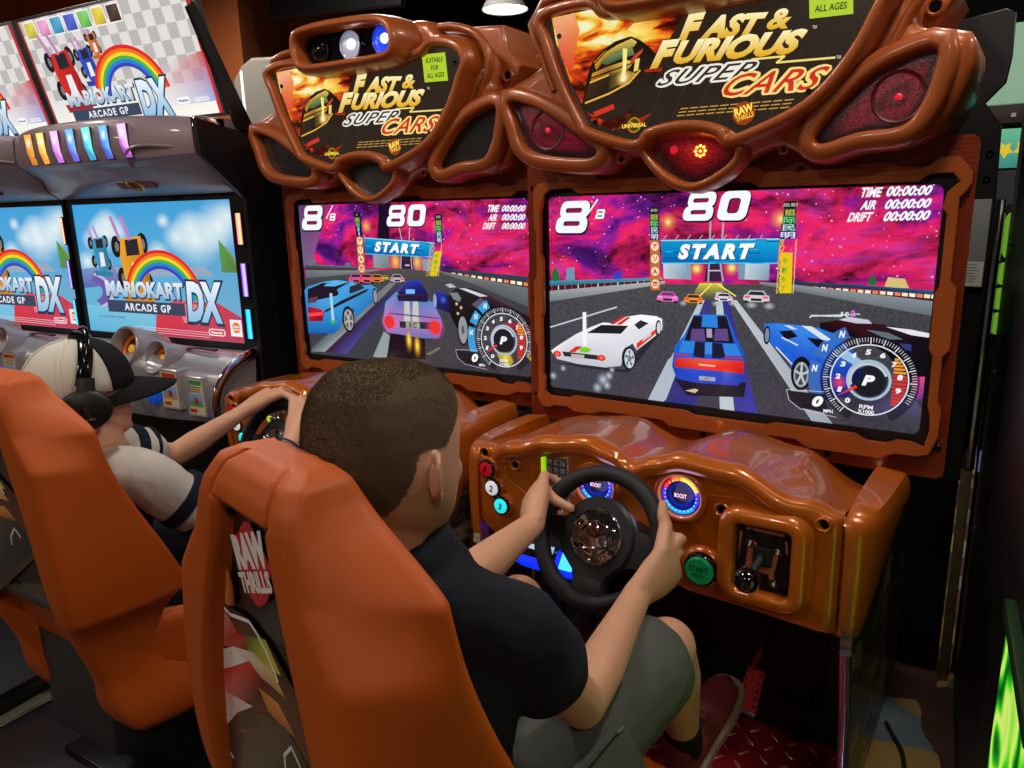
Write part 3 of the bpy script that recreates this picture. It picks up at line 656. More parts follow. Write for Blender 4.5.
def draw_left(A):
    hz = A.uv((400, 272))[1]; sky_and_road(A, hz, 110)
    A.poly([(296, 200), (330, 200), (312, 262), (300, 270)], [(90, 60, 110), (150, 40, 100), (130, 90, 140), (110, 110, 120)])
    A.poly(cD([(650, 100), (740, 100), (730, 390), (640, 390)]), (28, 12, 40)); A.glow(cD([(550, 285)])[0], .03, (255, 190, 90), (200, 36, 90)); A.glow((438, 227), .03, (255, 190, 90), (200, 36, 90))
    for c in ((135, 560), (405, 588)): A.poly(cD([(c[0]-20, c[1]+20), (c[0]-18, c[1]-15), (c[0]+18, c[1]-15), (c[0]+22, c[1]+20)]), (90, 120, 130))
    # pillars and glows behind banner
    A.poly(cD([(605, 510), (730, 515), (735, 610), (612, 612)]), [(150, 170, 175), (120, 145, 150), (100, 120, 125), (140, 155, 160)]); A.poly(cD([(985, 540), (1110, 545), (1120, 640), (1000, 640)]), (140, 155, 160))
    for c in ((780, 560), (950, 565)): A.glow(cD([c])[0], .03, (255, 214, 90), (150, 60, 60), rz=.045)
    for c in ((1090, 560),): A.glow(cD([c])[0], .02, (255, 214, 90), (150, 60, 60))
    A.poly(cD([(830, 510), (910, 510), (930, 650), (820, 650)]), (56, 30, 60)); A.line(cD([(805, 280), (828, 380), (822, 640)]), .004, (170, 175, 190)); A.line(cD([(893, 270), (888, 380), (912, 640)]), .004, (170, 175, 190)); A.line(cD([(858, 590), (890, 590)]), .004, (220, 210, 215))
    # rails
    A.poly(cD([(70, 580), (480, 605), (640, 612), (640, 620), (480, 618), (72, 606)]), [(60, 120, 130), (60, 120, 130), (70, 110, 120), (40, 60, 70), (30, 60, 70), (30, 60, 70)]); A.poly(cD([(72, 604), (480, 618), (480, 632), (74, 630)]), (84, 50, 56)); A.poly(cD([(74, 628), (480, 630), (640, 622), (640, 640), (480, 655), (80, 700)]), [(110, 122, 126), (130, 138, 140), (140, 140, 130), (110, 110, 106), (96, 100, 104), (84, 92, 98)])
    A.poly([(438, 268), (480, 272), (540, 278), (540, 283), (480, 276)], (40, 66, 80)); A.poly([(445, 271), (540, 283), (540, 290), (445, 274)], (60, 36, 40))
    for k in range(13): A.line([(452+k*6.6, 273.5+k*.95), (452+k*6.6+3.4, 274+k*.95)], .006+.0004*k, ((250, 230, 170), (255, 246, 220), (236, 130, 90))[k % 3])
    A.poly([(440, 271), (540, 290), (540, 312), (470, 284), (440, 276)], [(120, 120, 118), (110, 116, 120), (80, 88, 94), (90, 94, 96), (110, 110, 104)])
    A.poly([(296, 279), (357, 274), (395, 268), (440, 272), (476, 285), (540, 312), (540, 390), (296, 372)], [(66, 68, 76), (74, 74, 76), (84, 82, 76), (80, 80, 78), (70, 70, 76), (58, 58, 68), (54, 54, 62), (60, 60, 74)], mi=2)
    A.poly(cE([(130, 600), (640, 180), (740, 95), (790, 95), (700, 190), (230, 640), (120, 640)]), [(70, 74, 86), (110, 116, 120), (120, 124, 126), (120, 124, 126), (120, 126, 130), (150, 160, 164), (100, 110, 116)])
    A.poly(cE([(240, 640), (720, 190), (820, 95), (840, 130), (720, 260), (400, 660)]), [(60, 20, 40), (50, 40, 80), (60, 60, 90), (70, 70, 110), (60, 56, 120), (76, 72, 150)])
    A.poly(cE([(690, 480), (745, 520), (710, 690), (605, 680)]), (150, 158, 160)); A.poly(cE([(740, 500), (1010, 520), (1020, 700), (715, 690)]), (30, 14, 24))
    gantry(A, [cD([(545, 500)])[0], (434, 257), (434, 243), cD([(535, 376)])[0]], None, None, None)
    sign_column(A, *[cD([(455, 0)])[0][0], cD([(507, 0)])[0][0]], cD([(0, 175)])[0][1], cD([(0, 365)])[0][1], cD([(0, 650)])[0][1], True, 2.6); sign_column(A, 435.5, 442.5, 214, 243, 276, False, 1.0)
    # far cars
    for x, y, c, w in ((478, 690, (214, 90, 150), .07), (560, 690, (236, 90, 130), .07), (640, 690, (226, 130, 60), .06), (800, 690, (190, 180, 190), .06), (705, 685, (230, 210, 60), .03)): far_car(A, cD([(x, y)])[0], w, c)
    # blue coupe left
    A.poly(cE([(-20, 250), (100, 130), (230, 90), (330, 78), (440, 92), (520, 120), (600, 115), (640, 140), (640, 240), (600, 260), (470, 370), (460, 300), (390, 320), (350, 460), (300, 495), (-20, 495)]), [(50, 140, 210), (60, 150, 220), (90, 180, 235), (90, 180, 235), (80, 170, 230), (70, 160, 220), (60, 150, 215), (60, 150, 215), (40, 120, 190), (40, 120, 190), (36, 120, 196), (50, 140, 214), (50, 150, 220), (30, 110, 190), (20, 90, 170), (30, 100, 180)])
    A.poly(cE([(100, 150), (215, 100), (430, 95), (330, 200), (150, 240), (100, 240)]), (34, 20, 36)); A.poly(cE([(250, 105), (360, 85), (420, 92), (310, 128), (225, 125)]), (84, 180, 236)); A.poly(cE([(430, 130), (500, 105), (550, 140), (450, 180), (425, 180)]), (40, 46, 54)); A.poly(cE([(230, 320), (360, 240), (560, 150), (580, 145), (560, 170), (400, 250), (240, 330)]), (30, 26, 30)); A.poly(cE([(100, 220), (180, 205), (170, 250), (100, 260)]), (90, 60, 80)); A.poly(cE([(330, 150), (400, 110), (420, 100), (350, 200)]), (70, 160, 220))
    A.poly(cE([(100, 285), (190, 300), (230, 330), (215, 400), (110, 400)]), [(150, 20, 40), (190, 30, 50), (150, 10, 30), (120, 10, 30), (170, 20, 40)]); A.line(cE([(110, 350), (215, 340)]), .012, (255, 70, 80))
    A.disc(cE([(420, 385)])[0], .029, (24, 24, 30), 26, rz=.046); A.disc(cE([(422, 388)])[0], .022, (150, 150, 150), 26, rz=.037); A.disc(cE([(422, 388)])[0], .017, (84, 84, 88), 20, rz=.029)
    u, v = A.uv(cE([(422, 388)])[0])
    for k in range(5): a = math.radians(72*k+60); A.line([(u, v), (u+.02*math.cos(a), v+.034*math.sin(a))], .008, (176, 176, 174), px=False)
    A.disc(cE([(628, 205)])[0], .011, (24, 24, 30), 18, rz=.028); A.disc(cE([(630, 205)])[0], .008, (150, 150, 150), 18, rz=.022)
    A.poly(cE([(272, 180), (292, 180), (310, 400), (290, 400)]), (170, 210, 230)); A.poly(cE([(270, 405), (300, 392), (332, 405), (300, 424)]), (60, 180, 90))
    # purple-blue car ahead and silver-blue car
    A.poly(cE([(860, 110), (900, 80), (980, 85), (1010, 130), (1050, 200), (800, 190)]), [(40, 50, 160), (40, 60, 190), (40, 60, 190), (30, 30, 120), (40, 20, 80), (40, 20, 80)]); A.poly(cE([(870, 150), (940, 150), (940, 185), (870, 185)]), (120, 190, 250))
    A.poly([(386.5, 302), (398, 291), (402, 299), (427, 299), (434, 302), (442, 318), (443.5, 325), (440, 338), (424, 338), (388, 332), (384, 322)], [(100, 150, 210), (90, 140, 200), (80, 120, 190), (80, 120, 190), (90, 140, 200), (90, 130, 200), (170, 120, 190), (120, 110, 190), (90, 120, 190), (150, 120, 190), (200, 120, 180)])
    A.poly(cE([(800, 195), (1045, 200), (1040, 250), (810, 240)]), (40, 24, 60))
    for x in (858, 925): A.poly(cE([(x, 245), (x+42, 245), (x+50, 440), (x-4, 440)]), (196, 200, 190))
    A.line([(390, 313), (440, 318)], .004, (60, 60, 110)); A.poly(cE([(820, 400), (1110, 410), (1110, 465), (825, 450)]), (44, 40, 50)); A.poly(cE([(870, 405), (980, 410), (980, 460), (870, 455)]), (160, 160, 150)); A.textc('8 C', A.uv(cE([(925, 432)])[0]), .03, .018, (40, 40, 40), bold=.02)
    for c in ((742, 405),): A.glow(cE([c])[0], .042, (255, 60, 70), (170, 110, 190)); A.disc(cE([c])[0], .022, (240, 50, 50), 20)
    A.glow(cF([(205, 370)])[0], .045, (255, 60, 70), (150, 80, 160)); A.disc(cF([(205, 370)])[0], .022, (240, 50, 50), 20)
    for c in ((895, 545), (960, 590)): A.glow(cE([c])[0], .020, (255, 200, 40), (90, 30, 20), rz=.05); A.glow(cE([c])[0], .010, (255, 240, 120), (255, 180, 30), rz=.03)
    A.poly(cF([(130, 580), (240, 520), (250, 535), (170, 585)]), (120, 110, 96))
    # dark and blue cars on the right
    A.poly(cF([(190, 100), (250, 85), (310, 120), (330, 260), (200, 210)]), [(30, 40, 150), (50, 50, 170), (40, 30, 110), (20, 14, 40), (20, 30, 110)]); A.glow(cF([(270, 155)])[0], .018, (60, 120, 250), (30, 30, 120)); A.disc(cF([(205, 160)])[0], .007, (150, 160, 190), 16, rz=.022)
    A.poly(cF([(310, 120), (370, 60), (480, 62), (620, 110), (760, 190), (960, 290), (960, 360), (700, 240), (520, 330), (470, 480), (420, 470), (380, 380), (330, 280)]), [(30, 26, 30), (40, 34, 36), (20, 16, 22), (70, 40, 60), (60, 30, 46), (40, 20, 30)]+[(12, 8, 14)]*7)
    A.poly(cF([(390, 62), (450, 65), (620, 125), (560, 130)]), (210, 214, 216)); A.poly(cF([(285, 35), (330, 25), (372, 55), (320, 60)]), (180, 190, 190)); A.poly(cF([(320, 100), (380, 95), (410, 140), (400, 170), (350, 150)]), (120, 130, 130)); A.poly(cF([(490, 190), (560, 140), (610, 165), (540, 225)]), (90, 84, 110))
    A.disc(cF([(425, 390)])[0], .021, (18, 18, 22), 22, rz=.050); A.disc(cF([(425, 390)])[0], .017, (150, 152, 156), 22, rz=.043); A.disc(cF([(425, 390)])[0], .006, (90, 90, 96), 12, rz=.014)
    for c in ((410, 215), (375, 185), (385, 260)): A.disc(cF([c])[0], .005, (230, 190, 130), 8)
    A.poly(cF([(640, 370), (780, 330), (970, 360), (970, 430), (800, 400)]), [(150, 30, 50), (170, 40, 60), (160, 30, 40), (190, 40, 60), (120, 20, 40)])
    A.poly(cF([(690, 560), (790, 570), (820, 640), (780, 690), (700, 600)]), (190, 170, 50)); A.glow(cF([(760, 610)])[0], .03, (255, 220, 60), (130, 100, 30)); A.poly(cF([(920, 570), (970, 570), (970, 640), (930, 610)]), (230, 200, 60))
    tach(A, cF([(745, 470)])[0], .104, (60, 160, 220, .95))
    hud(A, cD([(155, 218)])[0], cD([(255, 225), (305, 122), (305, 212)]), cD([(880, 200)])[0],
        [(((489.7, 212), (501, 212), (501.8, 204.8), (490.5, 204.8)), 'TIME', ((503.6, 211.6), (526.8, 211.6), (527.8, 205), (504.6, 205))),
         (((490, 220.8), (498.5, 220.8), (499.3, 214), (490.8, 214)), 'AIR', ((503.6, 220.4), (526.8, 220.4), (527.8, 213.8), (504.6, 213.8))),
         (((484.5, 229.2), (497.3, 229.2), (498.2, 222.6), (485.5, 222.6)), 'DRIFT', ((503.6, 229.1), (526.8, 229.1), (527.8, 222.5), (504.6, 222.5)))])

def draw_marquee(A):
    P = lambda *p: p
    pan = crom(PANEL, 3)
    A.poly([(p[0], p[1]) for p in ccw(pan)], (44, 34, 26), px=False)
    # warm glow behind the car at the left
    L = [(.10, 1.738), (.112, 1.68), (.15, 1.59), (.205, 1.50), (.26, 1.475), (.30, 1.50), (.335, 1.56), (.37, 1.62), (.43, 1.70), (.46, 1.74), (.3, 1.742)]
    A.poly([(p[0], p[1]) for p in L], [(240, 190, 150), (200, 90, 40), (170, 40, 30), (150, 40, 20), (90, 30, 10), (90, 40, 10), (120, 70, 20), (180, 110, 30), (120, 60, 20), (150, 80, 20), (255, 200, 90)], px=False, mi=1)
    A.poly([(.105, 1.735), (.118, 1.67), (.15, 1.61), (.175, 1.70), (.16, 1.74)], [(240, 170, 130), (220, 110, 70), (214, 60, 40), (240, 130, 70), (240, 170, 120)], px=False)
    # car
    def K(l):
        out = []
        for x, y in l:
            h = hit(x/6.4+540, y/6.4, MR, -.1373); out.append((h.x, h.z))
        return out
    Z = lambda l, c: A.poly(K(l), c, px=False)
    Z([(262, 690), (285, 590), (300, 500), (330, 405), (400, 320), (480, 265), (580, 232), (640, 255), (700, 300), (745, 350), (765, 420), (745, 500), (690, 580), (610, 670), (540, 735), (420, 775), (310, 725)], [(40, 24, 14)]*5+[(30, 20, 14)]*6+[(44, 34, 24)]*6)
    Z([(345, 400), (410, 330), (490, 285), (585, 245), (620, 268), (600, 300), (480, 340), (400, 400), (360, 450)], [(214, 150, 40), (220, 170, 60), (190, 160, 70), (226, 190, 90), (240, 200, 90), (150, 140, 70), (120, 120, 60), (110, 90, 30), (180, 110, 30)])
    Z([(382, 402), (470, 346), (590, 305), (606, 350), (520, 375), (430, 415)], [(84, 110, 70), (110, 140, 90), (130, 150, 90), (96, 110, 60), (70, 90, 60), (70, 86, 50)])
    Z([(335, 470), (440, 425), (560, 385), (600, 395), (560, 450), (440, 490), (320, 535)], [(226, 150, 50), (170, 120, 50), (236, 190, 70), (240, 200, 80), (110, 80, 40), (60, 44, 26), (150, 90, 30)])
    Z([(310, 540), (440, 492), (560, 452), (620, 470), (560, 530), (430, 580), (290, 640)], [(60, 40, 24), (44, 32, 20), (130, 100, 40), (190, 150, 60), (60, 46, 26), (34, 26, 18), (60, 36, 20)])
    A.line(K([(300, 560), (335, 425), (420, 330), (500, 280), (590, 240)]), .003, (20, 12, 8), px=False); A.line(K([(290, 660), (440, 600), (570, 530), (640, 450)]), .004, (236, 180, 70), px=False); A.line(K([(330, 500), (450, 455), (590, 405)]), .003, (24, 16, 10), px=False); A.line(K([(320, 530), (440, 480)]), .003, (240, 200, 90), px=False)
    Z([(530, 310), (560, 312), (552, 420), (545, 520), (515, 520), (530, 420)], [(255, 240, 140, .9), (255, 240, 140, .9), (255, 250, 180, 1), (255, 252, 200, 1), (255, 250, 180, 1), (255, 236, 120, .9)])
    u_, v_ = K([(535, 500)])[0]; A.glow((u_, v_), .020, (255, 252, 200), (250, 180, 40), px=False)
    Z([(610, 380), (640, 372), (628, 450), (600, 460)], (240, 214, 110)); Z([(575, 390), (620, 340), (660, 310), (655, 335), (620, 372), (590, 410)], (190, 70, 40))
    Z([(340, 718), (470, 665), (480, 695), (352, 748)], (206, 52, 34)); Z([(670, 445), (780, 430), (780, 455), (672, 462)], (190, 34, 26))
    Z([(690, 200), (760, 160), (800, 120), (720, 130), (600, 150), (560, 190), (620, 220)], [(255, 220, 80, .8), (250, 180, 50, .6), (200, 120, 40, 0), (250, 200, 70, .5), (255, 240, 120, .9), (255, 240, 140, .9), (255, 230, 100, .9)])
    A.poly([(.27, 1.478), (.30, 1.49), (.36, 1.506), (.32, 1.478)], (150, 40, 16), px=False)
    for k in range(8): A.line([(.34+k*.055, 1.47), (.40+k*.055, 1.60)], .0012, (66, 54, 42), px=False)
    # lettering
    def gold(t, q, sp=1.0, bd=.05):
        A.text(t, [(x+.003, z-.003) for x, z in q], (60, 34, 8), bold=bd+.02, shear=.22, spacing=sp, px=False)
        A.text(t, q, (226, 168, 30), bold=bd, shear=.22, spacing=sp, px=False, col2=(255, 246, 190))
    gold('F', [(.412, 1.640), (.462, 1.638), (.476, 1.697), (.426, 1.699)], bd=.07); gold('AST', [(.462, 1.642), (.588, 1.632), (.604, 1.675), (.476, 1.687)], bd=.06); gold('&', [(.600, 1.642), (.646, 1.638), (.652, 1.675), (.608, 1.679)], bd=.04)
    gold('F', [(.350, 1.597), (.404, 1.597), (.420, 1.650), (.366, 1.652)], bd=.07); gold('URIOUS', [(.402, 1.600), (.664, 1.590), (.684, 1.634), (.416, 1.646)], bd=.06)
    def outl(t, q, c0, c1, sp=1.05):
        for dx, dz in ((-.004, 0), (.004, 0), (0, .004), (0, -.004), (-.003, .003), (.003, -.003), (.003, .003), (-.003, -.003)):
            A.text(t, [(x+dx, z+dz) for x, z in q], c1, bold=.035, shear=.3, spacing=sp, px=False)
        A.text(t, q, c0, bold=.01, shear=.3, spacing=sp, px=False)
    outl('SUPER', [(.366, 1.560), (.572, 1.556), (.590, 1.586), (.384, 1.590)], (60, 50, 40), (240, 236, 224))
    A.line([(.575, 1.590), (.64, 1.588), (.625, 1.578), (.735, 1.574)], .004, (240, 220, 120), px=False)
    outl('CARS', [(.512, 1.524), (.708, 1.520), (.730, 1.560), (.534, 1.566)], (206, 50, 30), (250, 220, 130))
    A.textc('™', (.742, 1.574), .008, .006, (220, 210, 190)); A.textc('™', (.694, 1.634), .008, .006, (220, 210, 190))
    for k in range(3):
        for j in range(11): A.line([(.425+j*.022-k*.004, 1.508-k*.007-j*.0003), (.425+j*.022+.017-k*.004, 1.508-k*.007-j*.0003)], .0022, (196, 150, 70), px=False)
    A.disc((.563, 1.487), .024, (150, 60, 20), 9, px=False); A.textc('RAW', (.563, 1.494), .040, .017, (255, 226, 90), bold=.05, rot=.25); A.textc('THRILLS', (.566, 1.480), .038, .010, (250, 200, 70), bold=.03, rot=.25)
    A.disc((.315, 1.483), .017, (170, 120, 20), 20, px=False); A.disc((.315, 1.483), .013, (60, 60, 20), 20, px=False); A.line([(.305, 1.49), (.326, 1.478)], .004, (200, 160, 40), px=False); A.textc('UNIVERSAL', (.315, 1.482), .060, .009, (250, 210, 70), bold=.04)
    A.poly([(.684, 1.650), (.763, 1.647), (.757, 1.719), (.678, 1.722)], (176, 206, 46), px=False)
    for i, t in enumerate(('SUITABLE', 'FOR', 'ALL AGES')): A.textc(t, (.7195+.0012*i, 1.704-.0195*i), (.058, .026, .058)[i], .0125, (30, 44, 14), bold=.02, rot=-.03)
def jag(lst_top, lst_right, lst_bottom, lst_left):
    """outline from lists of (distance along the side, distance outward) round the screen rectangle"""
    P = [(t, TOPZ+d) for t, d in lst_top] + [(SW+d, TOPZ-t) for t, d in lst_right]
    P += [(SW-t, SZ-d) for t, d in lst_bottom] + [(-d, SZ+t) for t, d in lst_left]
    return P
J_IN = jag([(.0, .006), (.018, .02), (.085, .02), (.108, .008), (.36, .008), (.38, .018), (.55, .018), (.57, .008), (.885, .008), (.905, .02), (.945, .02)],
           [(-.004, .028), (.016, .008), (.045, .004), (.058, .011), (.20, .011), (.215, .004), (.33, .004), (.345, .012), (.45, .012), (.47, .02), (.505, .02)],
           [(-.012, .02), (.012, .012), (.04, .012), (.06, .022), (.10, .022), (.125, .010), (.30, .010), (.32, .018), (.5, .018), (.52, .010), (.84, .010), (.86, .018), (.92, .018)],
           [(-.006, .006), (.03, .004), (.045, .010), (.2, .010), (.215, .004), (.36, .004), (.375, .010), (.48, .010), (.5, .005)])
J_OUT = jag([(-.03, .022), (-.012, .036), (.045, .036), (.062, .052), (.15, .052), (.168, .038), (.40, .038), (.42, .05), (.56, .05), (.585, .038), (.76, .038), (.775, .046), (.835, .046), (.85, .036), (.90, .036), (.918, .052), (.952, .052)],
            [(-.022, .048), (0.0, .048), (.014, .042), (.028, .030), (.19, .030), (.205, .042), (.33, .042), (.345, .03), (.44, .03), (.455, .038), (.515, .038)],
            [(-.024, .034), (.0, .042), (.04, .042), (.075, .058), (.22, .058), (.25, .042), (.37, .042), (.39, .056), (.56, .056), (.58, .042), (.76, .042), (.785, .054), (.84, .054), (.86, .044), (.905, .044), (.915, .052), (.942, .052)],
            [(-.022, .030), (.0, .024), (.12, .024), (.135, .034), (.30, .034), (.315, .024), (.43, .024), (.445, .03), (.50, .03)])

def lens_glow_mat():
    if 'lens_glow' in MATS: return MATS['lens_glow']
    m = attr_mat('lens_glow', .75, .15, .5, coat=.6); nt = m.node_tree; b = nt.nodes['Principled BSDF']; tc = nt.nodes.new('ShaderNodeTexCoord')
    v = nt.nodes.new('ShaderNodeTexVoronoi'); v.inputs['Scale'].default_value = 380; nt.links.new(tc.outputs['Object'], v.inputs['Vector'])
    mr = nt.nodes.new('ShaderNodeMapRange'); mr.inputs['From Max'].default_value = .6; mr.inputs['To Min'].default_value = 1.25; mr.inputs['To Max'].default_value = .25; nt.links.new(v.outputs['Distance'], mr.inputs['Value']); nt.links.new(mr.outputs['Result'], b.inputs['Emission Strength'])
    bp = nt.nodes.new('ShaderNodeBump'); bp.inputs['Strength'].default_value = .4; bp.inputs['Distance'].default_value = .001; nt.links.new(v.outputs['Distance'], bp.inputs['Height']); nt.links.new(bp.outputs['Normal'], b.inputs['Normal'])
    return m
HEX = None
def hexmesh_mat():
    global HEX
    if HEX: return HEX
    m = mat('copper_hex', (136, 46, 16), .35, .3, .4); HEX = m
    nt = m.node_tree; b = nt.nodes['Principled BSDF']; tc = nt.nodes.new('ShaderNodeTexCoord')
    v = nt.nodes.new('ShaderNodeTexVoronoi'); v.inputs['Scale'].default_value = 110; v.inputs['Randomness'].default_value = .15; v.feature = 'DISTANCE_TO_EDGE'
    nt.links.new(tc.outputs['Object'], v.inputs['Vector']); bp = nt.nodes.new('ShaderNodeBump'); bp.inputs['Strength'].default_value = .5; bp.inputs['Distance'].default_value = .0012
    nt.links.new(v.outputs['Distance'], bp.inputs['Height']); nt.links.new(bp.outputs['Normal'], b.inputs['Normal'])
    return m
def side_art_mat():
    if 'side_art' in MATS: return MATS['side_art']
    m = mat('side_art', (40, 36, 34), .3); nt = m.node_tree; b = nt.nodes['Principled BSDF']; tc = nt.nodes.new('ShaderNodeTexCoord')
    mp = nt.nodes.new('ShaderNodeMapping'); mp.inputs['Scale'].default_value = (1, 3, 7); mp.inputs['Rotation'].default_value = (.5, 0, 0); nt.links.new(tc.outputs['Object'], mp.inputs['Vector'])
    n = nt.nodes.new('ShaderNodeTexNoise'); n.inputs['Scale'].default_value = 3; n.inputs['Detail'].default_value = 5; nt.links.new(mp.outputs['Vector'], n.inputs['Vector'])
    cr = nt.nodes.new('ShaderNodeValToRGB'); cols = [(.3, (30, 27, 26)), (.43, (110, 94, 76)), (.52, (56, 50, 46)), (.62, (190, 170, 140)), (.75, (60, 54, 50))]
    while len(cr.color_ramp.elements) < len(cols): cr.color_ramp.elements.new(.5)
    for e, (p, c) in zip(cr.color_ramp.elements, cols): e.position = p; e.color = rgb(*c)
    nt.links.new(n.outputs['Fac'], cr.inputs['Fac']); nt.links.new(cr.outputs['Color'], b.inputs['Base Color'])
    return m
def red_lens_mat(name, on):
    m = mat(name, (60, 10, 14) if on else (22, 18, 20), .15, 0, 1, emit=(255, 20, 40) if on else None, strength=.16)
    nt = m.node_tree; b = nt.nodes['Principled BSDF']
    if not b.inputs['Normal'].is_linked:
        tc = nt.nodes.new('ShaderNodeTexCoord'); v = nt.nodes.new('ShaderNodeTexVoronoi'); v.inputs['Scale'].default_value = 420
        nt.links.new(tc.outputs['Object'], v.inputs['Vector']); bp = nt.nodes.new('ShaderNodeBump'); bp.inputs['Strength'].default_value = .7; bp.inputs['Distance'].default_value = .001
        nt.links.new(v.outputs['Distance'], bp.inputs['Height']); nt.links.new(bp.outputs['Normal'], b.inputs['Normal'])
        if on:
            mr = nt.nodes.new('ShaderNodeMapRange'); mr.inputs['From Max'].default_value = .7; mr.inputs['To Min'].default_value = .03; mr.inputs['To Max'].default_value = .32
            nt.links.new(v.outputs['Distance'], mr.inputs['Value']); nt.links.new(mr.outputs['Result'], b.inputs['Emission Strength'])
    return m
def lerp_tab(tab, x):
    if x <= tab[0][0]: return tab[0][1]
    for (a, va), (b, vb) in zip(tab, tab[1:]):
        if x <= b:
            t = (x-a)/(b-a); t = t*t*(3-2*t); return va+(vb-va)*t
    return tab[-1][1]
PANEL = [(.088, 1.735), (.10, 1.69), (.134, 1.605), (.188, 1.505), (.21, 1.482), (.317, 1.449), (.348, 1.470), (.411, 1.482), (.478, 1.478), (.528, 1.460), (.545, 1.445), (.65, 1.482), (.71, 1.52), (.765, 1.588), (.80, 1.66), (.815, 1.69), (.79, 1.722), (.72, 1.738), (.66, 1.712), (.42, 1.706), (.25, 1.712), (.2, 1.742)]
LAMPL = [(-.03, 1.566), (.047, 1.546), (.125, 1.503), (.195, 1.452), (.218, 1.432), (.188, 1.416), (.055, 1.432), (.005, 1.460), (-.015, 1.512)]
LAMPR = [(.907, 1.572), (.846, 1.561), (.79, 1.532), (.728, 1.47), (.703, 1.43), (.72, 1.415), (.785, 1.432), (.860, 1.438), (.888, 1.468), (.903, 1.512)]
CENTER = [(.338, 1.438), (.376, 1.460), (.441, 1.466), (.502, 1.454), (.547, 1.426), (.535, 1.388), (.459, 1.350), (.392, 1.374)]
POD_O = [(.235, 1.812), (.262, 1.838), (.41, 1.842), (.565, 1.836), (.64, 1.815), (.668, 1.768), (.652, 1.722), (.60, 1.705), (.285, 1.705), (.245, 1.735)]
POD_I = [(.275, 1.80), (.32, 1.812), (.455, 1.812), (.58, 1.803), (.618, 1.782), (.625, 1.75), (.596, 1.727), (.397, 1.725), (.297, 1.73), (.276, 1.755)]
HULL = [(-.055, 1.60), (.0, 1.625), (.05, 1.66), (.052, 1.75), (.09, 1.79), (.22, 1.80), (.28, 1.835), (.64, 1.825), (.70, 1.79), (.80, 1.765), (.858, 1.70), (.87, 1.62), (.955, 1.60), (.965, 1.54), (.94, 1.46), (.89, 1.41), (.70, 1.392), (.63, 1.42), (.56, 1.40), (.46, 1.345), (.36, 1.40), (.28, 1.42), (.22, 1.396), (.05, 1.40), (-.02, 1.44), (-.05, 1.52)]
BROW = [(0, .745), (.07, .755), (.16, .785), (.25, .812), (.35, .826), (.405, .812), (.455, .786), (.50, .806), (.56, .824), (.66, .818), (.79, .768), (.86, .745), (.93, .74)]

def screw(parent, x, y, z, r=.007, name='screw'):
    bm = B(); lathe(bm, [(r*1.25, .0), (r*1.25, .0015), (r, .003), (r*.95, .003), (r*.5, .0015), (0, .0015)], (x, y, z), (0, -1, 0), 14)
    return fin(bm, name, SCREW, parent)
def boss(parent, x, y, z, r=.014, m=None):
    bm = B(); lathe(bm, [(r*1.25, -.002), (r*1.2, .004), (r, .006), (r*.8, .004), (r*.72, -.002), (r*.72, -.008)], (x, y, z), (0, -1, 0), 20)
    o = fin(bm, 'screw_boss', m or ORANGE, parent)
    bm = B(); lathe(bm, [(r*.72, -.004), (r*.72, .0), (r*.4, .001), (.0, -.001)], (x, y, z), (0, -1, 0), 14); fin(bm, 'screw', SCREW, o)
    return o

